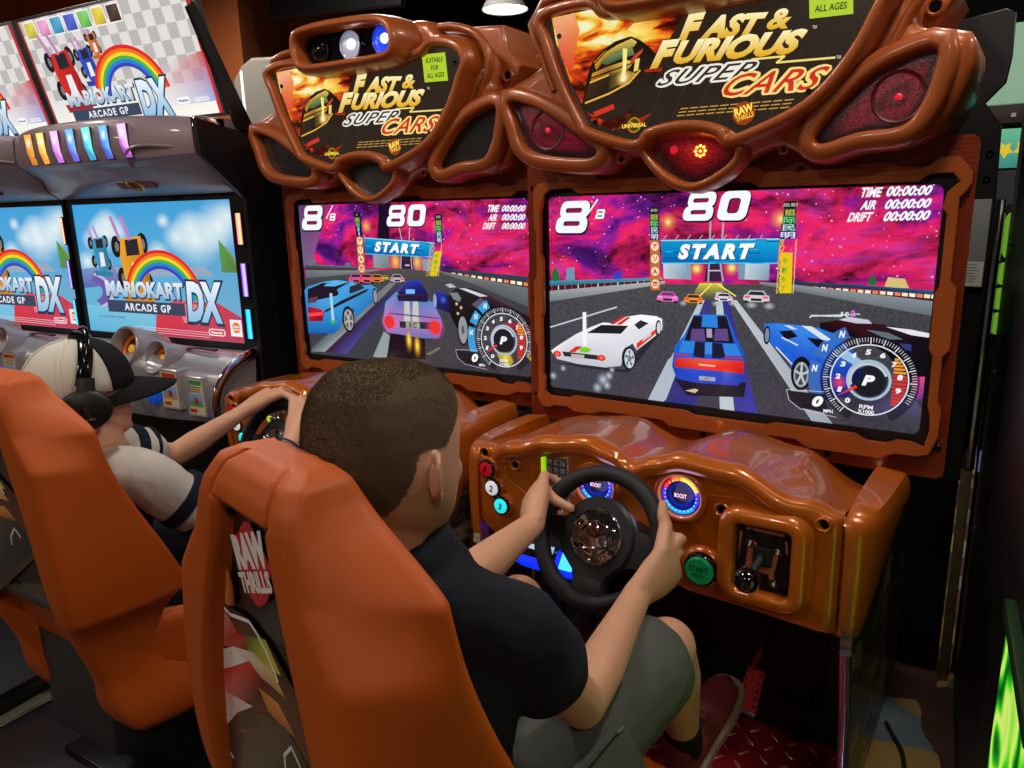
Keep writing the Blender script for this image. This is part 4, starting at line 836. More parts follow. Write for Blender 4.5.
def racing_cabinet(M, side):
    lit = side == 'right'
    root = empty('racing_arcade_cabinet', M, 'copper orange racing cabinet with red lit eye lamps and screen facing the boy in black' if lit else
                 'copper orange racing cabinet with white and blue headlights, beside the silver kart cabinet', 'arcade machine', 'copper orange racing cabinets')
    # --- carcass
    bm = B(); box(bm, .03, .87, .06, .40, .0, 1.36, .004); fin(bm, 'back_column', BLACK, root)
    bm = B(); box(bm, .10, .80, .10, .38, 1.36, 1.74, .004); fin(bm, 'marquee_box', BLACK, root)
    for sx, nm in ((.872, 1), (.012, -1)):
        bm = B()
        P = [(-.40, .50), (-.385, .60), (-.10, .70), (.40, .70), (.40, .005), (-.26, .005), (-.30, .10), (-.33, .30)]
        a = [bm.verts.new((sx, y, z)) for y, z in P]; b = [bm.verts.new((sx+.02, y, z)) for y, z in P]
        bm.faces.new(a); bm.faces.new(b[::-1])
        for i in range(len(P)): bm.faces.new((a[i-1], a[i], b[i], b[i-1]))
        sp = fin(bm, 'side_panel', side_art_mat(), root, smooth=False)
        bm = B(); xx = sx+.01; pts = [(xx, -.27, .005), (xx, -.305, .10), (xx, -.335, .30), (xx, -.395, .48)]
        tube(bm, pts, [(.012, .006)]*4, 8, flat=(0, -1, 0)); fin(bm, 'edge_trim', mat('edge_chrome', (170, 165, 200), .12, .9), sp)
        if nm == 1 and lit:
            A = Art(None, 0)
            A.textc('FAST &', (.0, .60), .22, .05, (214, 206, 196), bold=.02, shear=.2)
            A.textc('FURIOUS', (.0, .545), .26, .05, (214, 206, 196), bold=.02, shear=.2)
            A.textc('SUPERCARS', (.0, .47), .32, .06, (226, 218, 208), bold=.0, shear=.2)
            A.line([(-.18, .43), (.17, .43)], .004, (140, 130, 120), px=False)
            o = A.build('side_lettering', PRINT, sp); o.matrix_local = Matrix.Translation((.8935, .10, 0)) @ Matrix.Rotation(PI/2, 4, 'Z')
    # black wings behind the marquee
    for mx in (0, 1):
        P = [(.80, 1.66), (.886, 1.688), (.985, 1.702), (1.004, 1.69), (1.006, 1.604), (1.0, 1.55), (.965, 1.51), (1.001, 1.46), (1.006, 1.30), (1.0, .62), (.80, .62)]
        if mx: P = [(.90-x, z) for x, z in P]
        if lit == bool(mx): continue
        bm = B(); slab(bm, ccw(P), .30, .318, .002); wg = fin(bm, 'black_wing', BLACK, root)
        if not mx and lit:
            for z in (1.40, 1.345): screw(wg, .985, .298, z, .006)
            bm = B(); box(bm, .93, 1.0, .288, .298, 1.10, 1.30, .002); pn = fin(bm, 'service_plate', mat('grey_plate', (128, 126, 122), .5), root)
            A = Art(None, .2875); A.poly([(.932, 1.103), (.998, 1.103), (.998, 1.16), (.932, 1.16)], (196, 192, 182), px=False)
            for k in range(7): A.line([(.936, 1.152-k*.0065), (.936+random.uniform(.045, .058), 1.152-k*.0065)], .0018, (90, 88, 84), px=False)
            A.build('warning_sticker', PRINT, pn)
    # --- screen
    bm = B(); slab(bm, rrect(-.03, SW+.03, SZ-.035, TOPZ+.035, .01), .001, .05); scr = fin(bm, 'screen', BLACKG, root)
    A = Art(M, .0005); A.clip = (0, SW, SZ, TOPZ)
    (draw_right if lit else draw_left)(A); A.build('screen_picture', SCRM, scr)
    # black frame with rounded inner corners just over the picture edge
    bm = B(); plate_hole(bm, rrect(-.028, SW+.028, SZ-.033, TOPZ+.033, .01), [rrect(0, SW, SZ, TOPZ, .018)], -.008, -.006)
    fin(bm, 'screen_surround', BLACK, root, smooth=False)
    # --- bezel plate and its raised jagged band
    bm = B(); plate_hole(bm, rrect(-.056, .984, .722, 1.425, .018), [offs(ccw(J_IN), .004)], -.016, -.009); bz = fin(bm, 'bezel_plate', hexmesh_mat(), root, smooth=False)
    bm = B(); plate_hole(bm, J_OUT, [J_IN], -.030, -.0165); bmesh.ops.bevel(bm, geom=[e for e in bm.edges if e.calc_length() > 0 and abs(e.verts[0].co.y+.030) < 1e-5 and abs(e.verts[1].co.y+.030) < 1e-5 and e.calc_face_angle(0) > 1], offset=.002, segments=2, affect='EDGES')
    fin(bm, 'bezel_band', BANDM, root, smooth=False)
    for x, z in ((-.039, 1.355), (-.039, .79), (.968, 1.357), (.968, .79), (.455, .742), (-.04, 1.06), (.962, 1.06), (.75, .742), (.16, .742)):
        screw(bz, x, -.016, z, .006)
    # --- marquee
    hull = crom(HULL, 3)
    bm = B(); slab(bm, ccw(hull), -.105, .16, .03, 4); sh = fin(bm, 'marquee_shell', SHELLM, root, angle=50)
    bm = B(); slab(bm, ccw([(.60, 1.74), (.674, 1.812), (.864, 1.795), (.874, 1.73), (.925, 1.685), (.88, 1.61), (.7, 1.6)]), -.02, .18, .014, 3); fin(bm, 'shell_wing', SHELLM, sh, angle=50)
    bm = B(); slab(bm, ccw([(.90-x, z) for x, z in [(.60, 1.74), (.674, 1.812), (.864, 1.795), (.874, 1.73), (.925, 1.685), (.88, 1.61), (.7, 1.6)]]), -.02, .18, .014, 3); fin(bm, 'shell_wing', SHELLM, sh, angle=50)
    pan = crom(PANEL, 4)
    bm = B(); rim(bm, pan, [(-.002, -.135), (-.001, -.150), (.002, -.158), (.006, -.161), (.017, -.160), (.022, -.155), (.026, -.142), (.031, -.112), (.036, -.09)]); fin(bm, 'marquee_frame', SHELLM, root, angle=60)
    ro = offs(ccw(pan), .055); seq = [[p for p in ro if p[0] > .45 and p[1] > 1.57 and p[0] > .70], [p for p in ro if p[0] < .2 and p[1] > 1.57]]
    for sq in seq:
        sq = sorted(sq, key=lambda p: p[1]); bm = B(); tube(bm, [(p[0], -.096, p[1]) for p in sq], [(.011, .016)]*len(sq), 10, flat=(0, -1, 0)); fin(bm, 'shell_ridge', SHELLM, sh, angle=60)
    bm = B(); slab(bm, ccw(pan), -.137, -.11); mp = fin(bm, 'marquee_panel', mat('marquee_dark', (24, 20, 20), .12, 0, 1), root)
    A = Art(M, -.1373); draw_marquee(A); A.build('marquee_print', [BACKLIT, fire_mat()], mp)
    for x, z in ((.12, 1.695), (.215, 1.497), (.69, 1.517), (.785, 1.69)): screw(mp, x, -.1375, z, .005)
    # eye lamps
    for nm, O in (('eye_lamp', LAMPL), ('eye_lamp', LAMPR), ('center_lamp', CENTER)):
        O = crom(ccw(O), 4); cx = sum(p[0] for p in O)/len(O); cz = sum(p[1] for p in O)/len(O)
        big = nm == 'eye_lamp'
        bm = B(); rim(bm, O, [(-.003, -.10), (-.002, -.132), (.001, -.138), (.005, -.141), (.024, -.137), (.030, -.131), (.034, -.115), (.036, -.06), (.032, .04)] if big else [(-.003, -.10), (-.002, -.136), (.001, -.142), (.004, -.145), (.013, -.143), (.017, -.137), (.02, -.125), (.022, -.09)])
        fr = fin(bm, nm, SHELLM, root, angle=60)
        bm = B(); slab(bm, ccw(O), -.108, -.07); ln = fin(bm, 'lens', red_lens_mat('dark_lens', False), fr)
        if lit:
            A = Art(None, -.1085); gx, gz = (cx+(.035 if cx > .45 else -.02), cz+.012) if big else (cx+.012, cz)
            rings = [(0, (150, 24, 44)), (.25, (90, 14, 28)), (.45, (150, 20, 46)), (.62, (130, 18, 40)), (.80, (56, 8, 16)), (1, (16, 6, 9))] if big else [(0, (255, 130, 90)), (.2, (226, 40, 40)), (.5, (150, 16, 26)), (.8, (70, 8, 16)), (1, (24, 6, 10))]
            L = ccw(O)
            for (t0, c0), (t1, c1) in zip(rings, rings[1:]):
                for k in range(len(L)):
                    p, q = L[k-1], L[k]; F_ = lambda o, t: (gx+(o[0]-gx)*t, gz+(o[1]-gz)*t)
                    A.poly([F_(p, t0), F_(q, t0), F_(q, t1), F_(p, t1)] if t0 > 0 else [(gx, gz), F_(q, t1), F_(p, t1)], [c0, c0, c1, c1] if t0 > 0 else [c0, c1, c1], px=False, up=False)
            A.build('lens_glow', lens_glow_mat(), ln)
        if lit:
            if big:
                bm = B(); lathe(bm, [(.040, -.0005), (.044, .0), (.046, .0015), (.049, .0)], (gx, -.1088, gz), (0, -1, 0), 32, open_=True); fin(bm, 'speaker_ring', mat('red_cone', (60, 10, 20), .4, emit=(160, 16, 40), strength=.06), fr)
                bm = B(); lathe(bm, [(.0, .003), (.004, .002), (.006, 0)], (gx, -.109, gz), (0, -1, 0), 16, sx=1.3); fin(bm, 'cone_cap', mat('red_glint', (150, 20, 30), .2, emit=(255, 40, 60), strength=.6), fr)
            else:
                for k in range(9):
                    a = 2*PI*k/8; r = .011 if k < 8 else 0
                    bm = B(); lathe(bm, [(.0034, 0), (.003, .002), (0, .003)], (cx+.012+r*math.cos(a), -.109, cz+r*math.sin(a)), (0, -1, 0), 8); fin(bm, 'led', mat('led_orange', (255, 140, 60), .3, emit=(255, 130, 50), strength=6), fr)
                bm = B(); lathe(bm, [(.0, .004), (.008, .003), (.011, 0)], (cx-.05, -.107, cz+.006), (0, -1, 0), 16); fin(bm, 'led_glint', mat('red_glint'), fr)
    # headlight pod
    po = crom(POD_O, 4); pi_ = crom(POD_I, 4)
    bm = B(); rim(bm, pi_, [(-.004, -.16), (-.002, -.208), (.002, -.219), (.008, -.223), (.016, -.220), (.024, -.205), (.030, -.14), (.03, .05), (.02, .10)]); pod = fin(bm, 'headlight_pod', SHELLM, root, angle=60)
    bm = B(); slab(bm, ccw(pi_), -.172, -.10); fin(bm, 'pod_back', BLACKG, pod)
    for x, c, e, st in ((.455, (190, 196, 210), (210, 220, 255), 3.5), (.578, (40, 80, 255), (30, 70, 255), 2.2), (.33, (10, 10, 12), None, 0)):
        z = 1.768
        bm = B(); lathe(bm, [(.041, -.015), (.041, .004), (.038, .006), (.036, -.004)], (x, -.176, z), (0, -1, 0), 28); hl = fin(bm, 'headlight', CHROME if e else BLACK, pod)
        bm = B(); lathe(bm, [(.037, -.004), (.031, .005), (.016, .011), (.0, .013)], (x, -.176, z), (0, -1, 0), 28)
        fin(bm, 'lens', mat('headlight_%d' % (x*1000), c, .25, 0, 1, emit=e, strength=(.28 if x < .5 else .7)) if e else BLACKG, hl)
        if e:
            bm = B(); lathe(bm, [(.014, 0), (.011, .005), (0, .007)], (x+.010, -.186, z), (0, -1, 0), 20); fin(bm, 'led', mat('headled_%d' % (x*1000), c, .3, emit=(200, 230, 255) if x > .5 else (255, 255, 255), strength=8 if x < .5 else 3), hl)
    for x, z in ((.886, 1.66), (.014, 1.66)): boss(root, x, -.03, z, .014, SHELLM)
    for x, z in ((.64, 1.412), (.27, 1.412)): boss(root, x, -.108, z, .008, SHELLM)
    dash(M, root, side)
    footwell(M, root, side)
    return root
def on_face(px, py, y=-.41):
    h = hit(px, py, MR, y); return h.x, h.z
def dash(M, root, side):
    lit = side == 'right'
    bm = B(); N = 72; rows = []
    for i in range(N+1):
        x = .04+.82*i/N; zt = lerp_tab(BROW, x)
        bf = lerp_tab([(.07, 0), (.16, 1), (.74, 1), (.84, 0)], x)
        ztop = lerp_tab([(.04, .735), (.2, .80), (.33, .815), (.455, .775), (.6, .822), (.72, .80), (.86, .735)], x)
        zb = lerp_tab([(.04, .56), (.10, .535), (.3, .55), (.5, .545), (.60, .53), (.86, .52)], x)
        ed = lerp_tab([(.04, .0), (.055, 1), (.845, 1), (.86, 0)], x)
        fy = -.395-.01*ed
        P = [(-.22, zb+.0), (-.36, zb-.012), (fy+.008, zb-.008), (fy, zb+.008), (fy-.003, zb+.05), (fy-.003, (zb+zt)/2), (fy-.004, zt-.055), (fy-.006-.006*bf, zt-.036), (fy-.006-.022*bf, zt-.030), (fy-.004-.030*bf, zt-.018), (fy-.002-.030*bf, zt-.004), (fy+.008-.022*bf, zt+.006), (fy+.02-.012*bf, zt+.007-.004*bf), (fy+.04, zt+.003-.006*bf), (-.30, (zt+ztop)/2+.002), (-.22, ztop), (-.14, ztop-.012), (-.09, ztop-.04), (-.07, .68)]
        rows.append([bm.verts.new((x, y, z)) for y, z in P])
    for a, b in zip(rows, rows[1:]):
        for k in range(len(a)-1): bm.faces.new((a[k], a[k+1], b[k+1], b[k]))
    bm.faces.new(rows[0]); bm.faces.new(rows[-1][::-1])
    d = fin(bm, 'dashboard', ORANGE, root, angle=55)
    # end caps swept back
    for s in (0, 1):
        bm = B(); rr = []
        path = crom([(.866, -.398, .742, .506), (.895, -.394, .746, .498), (.917, -.366, .750, .508), (.928, -.29, .752, .552), (.933, -.19, .752, .612), (.933, -.10, .748, .66)], 4, closed=False) if False else [(.866, -.398, .742, .506), (.886, -.397, .745, .498), (.901, -.388, .748, .510), (.914, -.366, .750, .555), (.922, -.33, .751, .60), (.928, -.27, .752, .645), (.932, -.19, .752, .672), (.933, -.10, .748, .685)]
        for i, (x, y, zt, zb) in enumerate(path):
            k = min(1, i/3)
            ring = [(.864, y+.02*(1-k)+.02, zb+.03), (x-.012, y+.016, zb), (x-.002, y+.004, zb+.008), (x, y, zb+.03), (x+.002, y-.003*(1-k), (zt+zb)/2), (x, y, zt-.03), (x-.003, y+.003, zt-.012), (x-.012, y+.012, zt), (.864, y+.02, zt+.004), (.863, y+.05, zt-.06)]
            rr.append([bm.verts.new((q[0] if s == 0 else .90-q[0], q[1], q[2])) for q in ring])
        for a, b in zip(rr, rr[1:]):
            for k in range(len(a)): bm.faces.new((a[k], a[(k+1) % len(a)], b[(k+1) % len(a)], b[k]))
        bm.faces.new(rr[0]); bm.faces.new(rr[-1]); fin(bm, 'dash_end_cap', ORANGE, root, angle=38)
    # gauges
    for i, (px, py) in enumerate(((594, 486), (679, 497))):
        x, z = on_face(px, py, -.42)
        bm = B(); lathe(bm, [(.058, -.012), (.057, .004), (.052, .010), (.046, .010), (.042, .004), (.041, -.004)], (x, -.412, z), (0, -1, 0), 40); g = fin(bm, 'gauge', ORANGE, root, angle=60)
        bm = B(); lathe(bm, [(.041, 0), (.041, .002), (.0, .002)], (x, -.4095, z), (0, -1, 0), 40); fc = fin(bm, 'gauge_face', BLACKG, g)
        A = Art(M, -.4118)
        seg = [(90, 20, (255, 200, 40)), (20, -40, (40, 60, 255)), (-40, -90, (30, 140, 255)), (-90, -150, (20, 150, 255)), (-150, -200, (40, 60, 220)), (-200, -240, (230, 30, 40)), (-240, -270, (255, 110, 30))]
        for a0, a1, c in seg: A.ring((x, z), .031, .039, c, 10, px=False, a0=a0, a1=a1)
        A.disc((x, z), .0305, (8, 10, 60), 32, px=False); A.glow((x, z), .03, (16, 16, 60), (20, 60, 230), 28, px=False); A.disc((x, z+.003), .02, (12, 12, 40), 28, px=False)
        for k in range(24):
            a = math.radians(90-k*15); c = (255, 230, 150) if k < 4 or k > 20 else (150, 220, 255) if 6 < k < 17 else (255, 120, 110)
            A.disc((x+.0335*math.cos(a), z+.0335*math.sin(a)), .0016, c, 8, px=False)
        A.textc('BOOST', (x, z), .026, .009, (245, 190, 220), bold=.02)
        A.build('gauge_print', attr_mat('gauge_glow', 1.6, .1), g)
        if lit:
            l = bpy.data.lights.new('gauge_light', 'POINT'); l.energy = .10; l.color = (.6, .5, 1); l.shadow_soft_size = .03
            lo = bpy.data.objects.new('gauge_light', l); COL.objects.link(lo); lo.parent = g; lo.location = (x, -.43, z)
    # numbered buttons
    for (px, py), c, n, em in (((484, 470), (176, 14, 30), '1', .35), ((490, 489), (228, 228, 235), '2', .5), ((499, 507), (40, 220, 224), '3', .9)):
        x, z = on_face(px, py, -.43)
        bm = B(); lathe(bm, [(.034, -.03), (.031, .0), (.0265, .009), (.022, .009)], (x, -.409, z), (0, -1, 0), 28); pod = fin(bm, 'button_pod', ORANGE, root, angle=60)
        bm = B(); lathe(bm, [(.0225, 0), (.0225, .012), (.0205, .014), (.017, .013)], (x, -.41, z), (0, -1, 0), 28); fin(bm, 'button_ring', BLACKG, pod)
        bm = B(); lathe(bm, [(.018, .010), (.0176, .015), (.013, .0165), (0, .0168)], (x, -.41, z), (0, -1, 0), 28); fin(bm, 'button_cap', mat('button_'+n, c, .3, emit=c, strength=em), pod)
        A = Art(M, -.4272); A.textc(n, (x, z), .011, .016, (20, 30, 40) if n != '1' else (70, 0, 10), bold=.03, shear=.2); A.build('button_number', PRINT, pod)
    # keypad
    x, z = on_face(553, 473, -.42)
    bm = B(); slab(bm, rrect(x-.036, x+.034, z-.042, z+.042, .006), -.412, -.40, .002); kp = fin(bm, 'keypad', mat('keypad_plate', (120, 100, 80), .25, .6), root)
    A = Art(M, -.4125); A.poly([(x-.036, z-.042), (x-.022, z-.042), (x-.022, z+.042), (x-.036, z+.042)], [(210, 230, 10), (160, 190, 10), (90, 200, 30), (190, 230, 20)], px=False)
    A.poly([(x-.022, z+.036), (x+.034, z+.036), (x+.034, z+.042), (x-.022, z+.042)], [(120, 150, 20), (90, 90, 20), (120, 110, 20), (150, 200, 20)], px=False)
    A.build('keypad_glow', attr_mat('keypad_backlight', .9, .2), kp)
    for r in range(4):
        for c in range(3):
            bm = B(); kx = x-.011+c*.016; kz = z+.024-r*.0175; slab(bm, rrect(kx-.0062, kx+.0062, kz-.0068, kz+.0068, .0015, 2), -.418, -.412, .0015); fin(bm, 'key', mat('key_steel', (180, 176, 178), .2, .8), kp)
    # start button
    x, z = on_face(698, 572, -.44)
    bm = B(); lathe(bm, [(.047, -.05), (.046, -.01), (.042, .004), (.036, .008), (.034, .006)], (x, -.415, z), (0, -1, 0), 36); st = fin(bm, 'start_button', ORANGE, root, angle=60)
    bm = B(); lathe(bm, [(.034, 0), (.034, .014), (.032, .017), (.028, .016)], (x, -.415, z), (0, -1, 0), 36); fin(bm, 'button_ring', BLACKG, st)
    bm = B(); lathe(bm, [(.0295, .012), (.029, .02), (.026, .023), (0, .024)], (x, -.415, z), (0, -1, 0), 36); fin(bm, 'button_cap', mat('start_green', (6, 108, 62), .3, emit=(6, 120, 66), strength=.25), st)
    A = Art(M, -.4393); A.textc('START', (x, z+.005), .04, .011, (4, 40, 24), bold=.02); A.textc('INSERT', (x, z-.009), .026, .007, (4, 40, 24), bold=.02); A.build('button_lettering', PRINT, st)
    # shifter housing
    cx, cz = on_face(762, 560, -.43)
    w, h = .052, .066
    bm = B(); rim(bm, rrect(cx-w, cx+w, cz-h, cz+h, .010), [(0, -.40), (0, -.432), (.003, -.441), (.010, -.446), (.024, -.444), (.033, -.434), (.037, -.40)]); sf = fin(bm, 'shifter', ORANGE, root, angle=60)
    bm = B(); slab(bm, rrect(cx-w, cx+w, cz-h, cz+h, .010), -.422, -.40); fin(bm, 'shifter_plate', BLACKG, sf)
    bm = B(); slab(bm, rrect(cx-w+.004, cx+w-.004, cz-h+.004, cz+h-.004, .008), -.4245, -.42, .001); pl_ = fin(bm, 'gate_plate', mat('gate_plate', (34, 34, 40), .25, .6, bump=1, bscale=90), sf)
    A = Art(M, -.425)
    for pts in ([(-.046, .06), (.04, .06), (.046, .02), (.042, .02), (.038, .054), (-.04, .054), (-.046, -.01)], [(-.028, .036), (-.012, .03), (-.016, .012), (.022, .012), (.03, .022), (.022, -.03), (.03, -.05), (.018, -.052), (.012, -.03), (-.024, -.028), (-.034, -.04)]):
        A.poly([(cx+a, cz+b) for a, b in pts], (176, 92, 66), px=False)
    for t, a, b in (('1', -.026, .026), ('3', .026, .02), ('2', -.034, -.03), ('4', .022, -.046)):
        A.disc((cx+a, cz+b), .009, (60, 40, 34), 16, px=False); A.textc(t, (cx+a, cz+b), .007, .012, (245, 235, 225), bold=.03, shear=.2)
    A.build('gate_print', PRINT, pl_)
    for a, b in ((-.04, .054), (.042, .052), (-.042, -.056), (.042, -.058), (-.022, .05), (.02, .044)): screw(pl_, cx+a, -.4245, cz+b, .005)
    bm = B(); slab(bm, rrect(cx-.018, cx+.018, cz-.014, cz+.026, .006), -.432, -.424, .002); fin(bm, 'shift_boot', RUBBER, sf)
    bm = B(); tube(bm, [(cx, -.425, cz+.008), (cx-.004, -.45, cz-.004), (cx-.008, -.475, cz-.016)], [.008, .008, .007], 12); fin(bm, 'shift_lever', RUBBER, sf)
    bm = B(); lathe(bm, [(0, -.025), (.012, -.022), (.021, -.012), (.0245, 0), (.021, .012), (.012, .021), (0, .0245)], (cx-.01, -.485, cz-.02), (0, -1, 0), 24); fin(bm, 'shift_knob', mat('knob_black', (6, 6, 7), .06, 0, 1), sf)
    # screw bosses
    for px, py in ((486, 452), (516, 464), (722, 509), (824, 524)):
        x, z = on_face(px, py, -.41); boss(root, x, -.411, z, .0125)
    # moulded ribs on the left half of the face
    for pts in (((505, 458), (506, 478), (528, 496), (532, 500)), ((506, 478), (502, 482), (512, 500)), ((533, 459), (531, 487)),  ((705, 494), (745, 500), (795, 520))):
        P = [on_face(*p, y=-.408) for p in pts]; bm = B(); tube(bm, [(x, -.405, z) for x, z in P], .0045, 10); fin(bm, 'moulded_rib', ORANGE, root, angle=60)
    wheel(M, root, side)

WC = Vector((.462, -.585, .690)); WT = math.radians(25)
def wheel_mat(): 
    # local: x right, y up in the wheel plane, z towards the player
    n = Vector((0, -math.cos(WT), math.sin(WT))); x = Vector((1, 0, 0)); y = n.cross(x)
    return Matrix(((x.x, y.x, n.x, WC.x), (x.y, y.y, n.y, WC.y), (x.z, y.z, n.z, WC.z), (0, 0, 0, 1)))
WR = .1235
def wheel(M, root, side, R=WR, roll=0):
    WM = wheel_mat() @ Matrix.Rotation(roll, 4, 'Z')
    def put(bm): bmesh.ops.transform(bm, matrix=WM, verts=bm.verts)
    bm = B(); tube(bm, [(R*math.cos(2*PI*k/64), R*math.sin(2*PI*k/64), 0) for k in range(64)], .0165, 16, closed=True); put(bm); wh = fin(bm, 'steering_wheel', RUBBER, root)
    bm = B(); P = []
    for a0, a1, r in ((-18, 198, .078), ):
        P += [(r*math.cos(math.radians(a0+(a1-a0)*k/28)), r*math.sin(math.radians(a0+(a1-a0)*k/28))) for k in range(29)]
    P += [(-.066, -.045), (-.040, -.070), (-.034, -.085), (-.042, -.118), (.042, -.118), (.034, -.085), (.040, -.070), (.066, -.045)]
    r0 = [bm.verts.new((x, y, -.012)) for x, y in P]; r1 = [bm.verts.new((x, y, .004)) for x, y in P]
    q = offs(ccw(P), -.006); r2 = [bm.verts.new((p[0], p[1], .010)) for p in q]
    for a, b in ((r0, r1), (r1, r2)):
        for i in range(len(P)): bm.faces.new((a[i-1], a[i], b[i], b[i-1]))
    bm.faces.new(r0); bm.faces.new(r2); put(bm); hub = fin(bm, 'hub_pad', mat('hub_black', (20, 20, 22), .45), wh)
    for s in (-1, 1):
        bm = B(); P = [(s*.06, .030), (s*.122, .018), (s*.124, -.030), (s*.06, -.046)]
        a = [bm.verts.new((x, y, -.010)) for x, y in P]; b = [bm.verts.new((x, y, .004)) for x, y in P]
        bm.faces.new(a); bm.faces.new(b)
        for i in range(4): bm.faces.new((a[i-1], a[i], b[i], b[i-1]))
        put(bm); fin(bm, 'spoke', mat('hub_black'), wh)
    bm = B(); box(bm, -.03, .03, -.105, -.078, .009, .012, .001); put(bm); fin(bm, 'spoke_insert', RUBBER, wh)
    bm = B(); lathe(bm, [(.054, .0), (.054, .014), (.051, .017), (.05, .0135), (.0, .0145)], (0, 0, 0), (0, 0, 1), 40); put(bm); em = fin(bm, 'emblem_plate', mat('emblem_chrome', (200, 196, 200), .12, 1, bump=.8, bscale=45), wh)
    bm = B(); tube(bm, [(.031*math.cos(2*PI*k/32), .031*math.sin(2*PI*k/32)-.002, .016) for k in range(32)], .0022, 8, closed=True); put(bm); fin(bm, 'emblem_ring', CHROME, em)
    bm = B(); tube(bm, [(-.03+.06*k/12, -.012-.010*math.sin(PI*k/12), .0165) for k in range(13)], .002, 8); put(bm); fin(bm, 'emblem_ring', CHROME, em)
    bm = B(); lathe(bm, [(.016, 0), (.014, .005), (.006, .007), (0, .007)], (-.006, .012, .0145), (0, 0, 1), 20); put(bm); fin(bm, 'emblem_boss', mat('emblem_red', (150, 96, 92), .1, .9), em)
    for k in range(6):
        a = math.radians(90+60*k); bm = B(); lathe(bm, [(.0055, 0), (.0055, .002), (.003, .003), (.0, .001)], (.043*math.cos(a), .043*math.sin(a), .0145), (0, 0, 1), 12); put(bm); fin(bm, 'hub_bolt', SCREW if k % 2 == 0 else CHROME, em)
    bm = B(); lathe(bm, [(.045, -.20), (.045, -.06), (.055, -.02), (.055, -.01)], (0, 0, 0), (0, 0, 1), 24); put(bm); fin(bm, 'steering_column', BLACK, root)

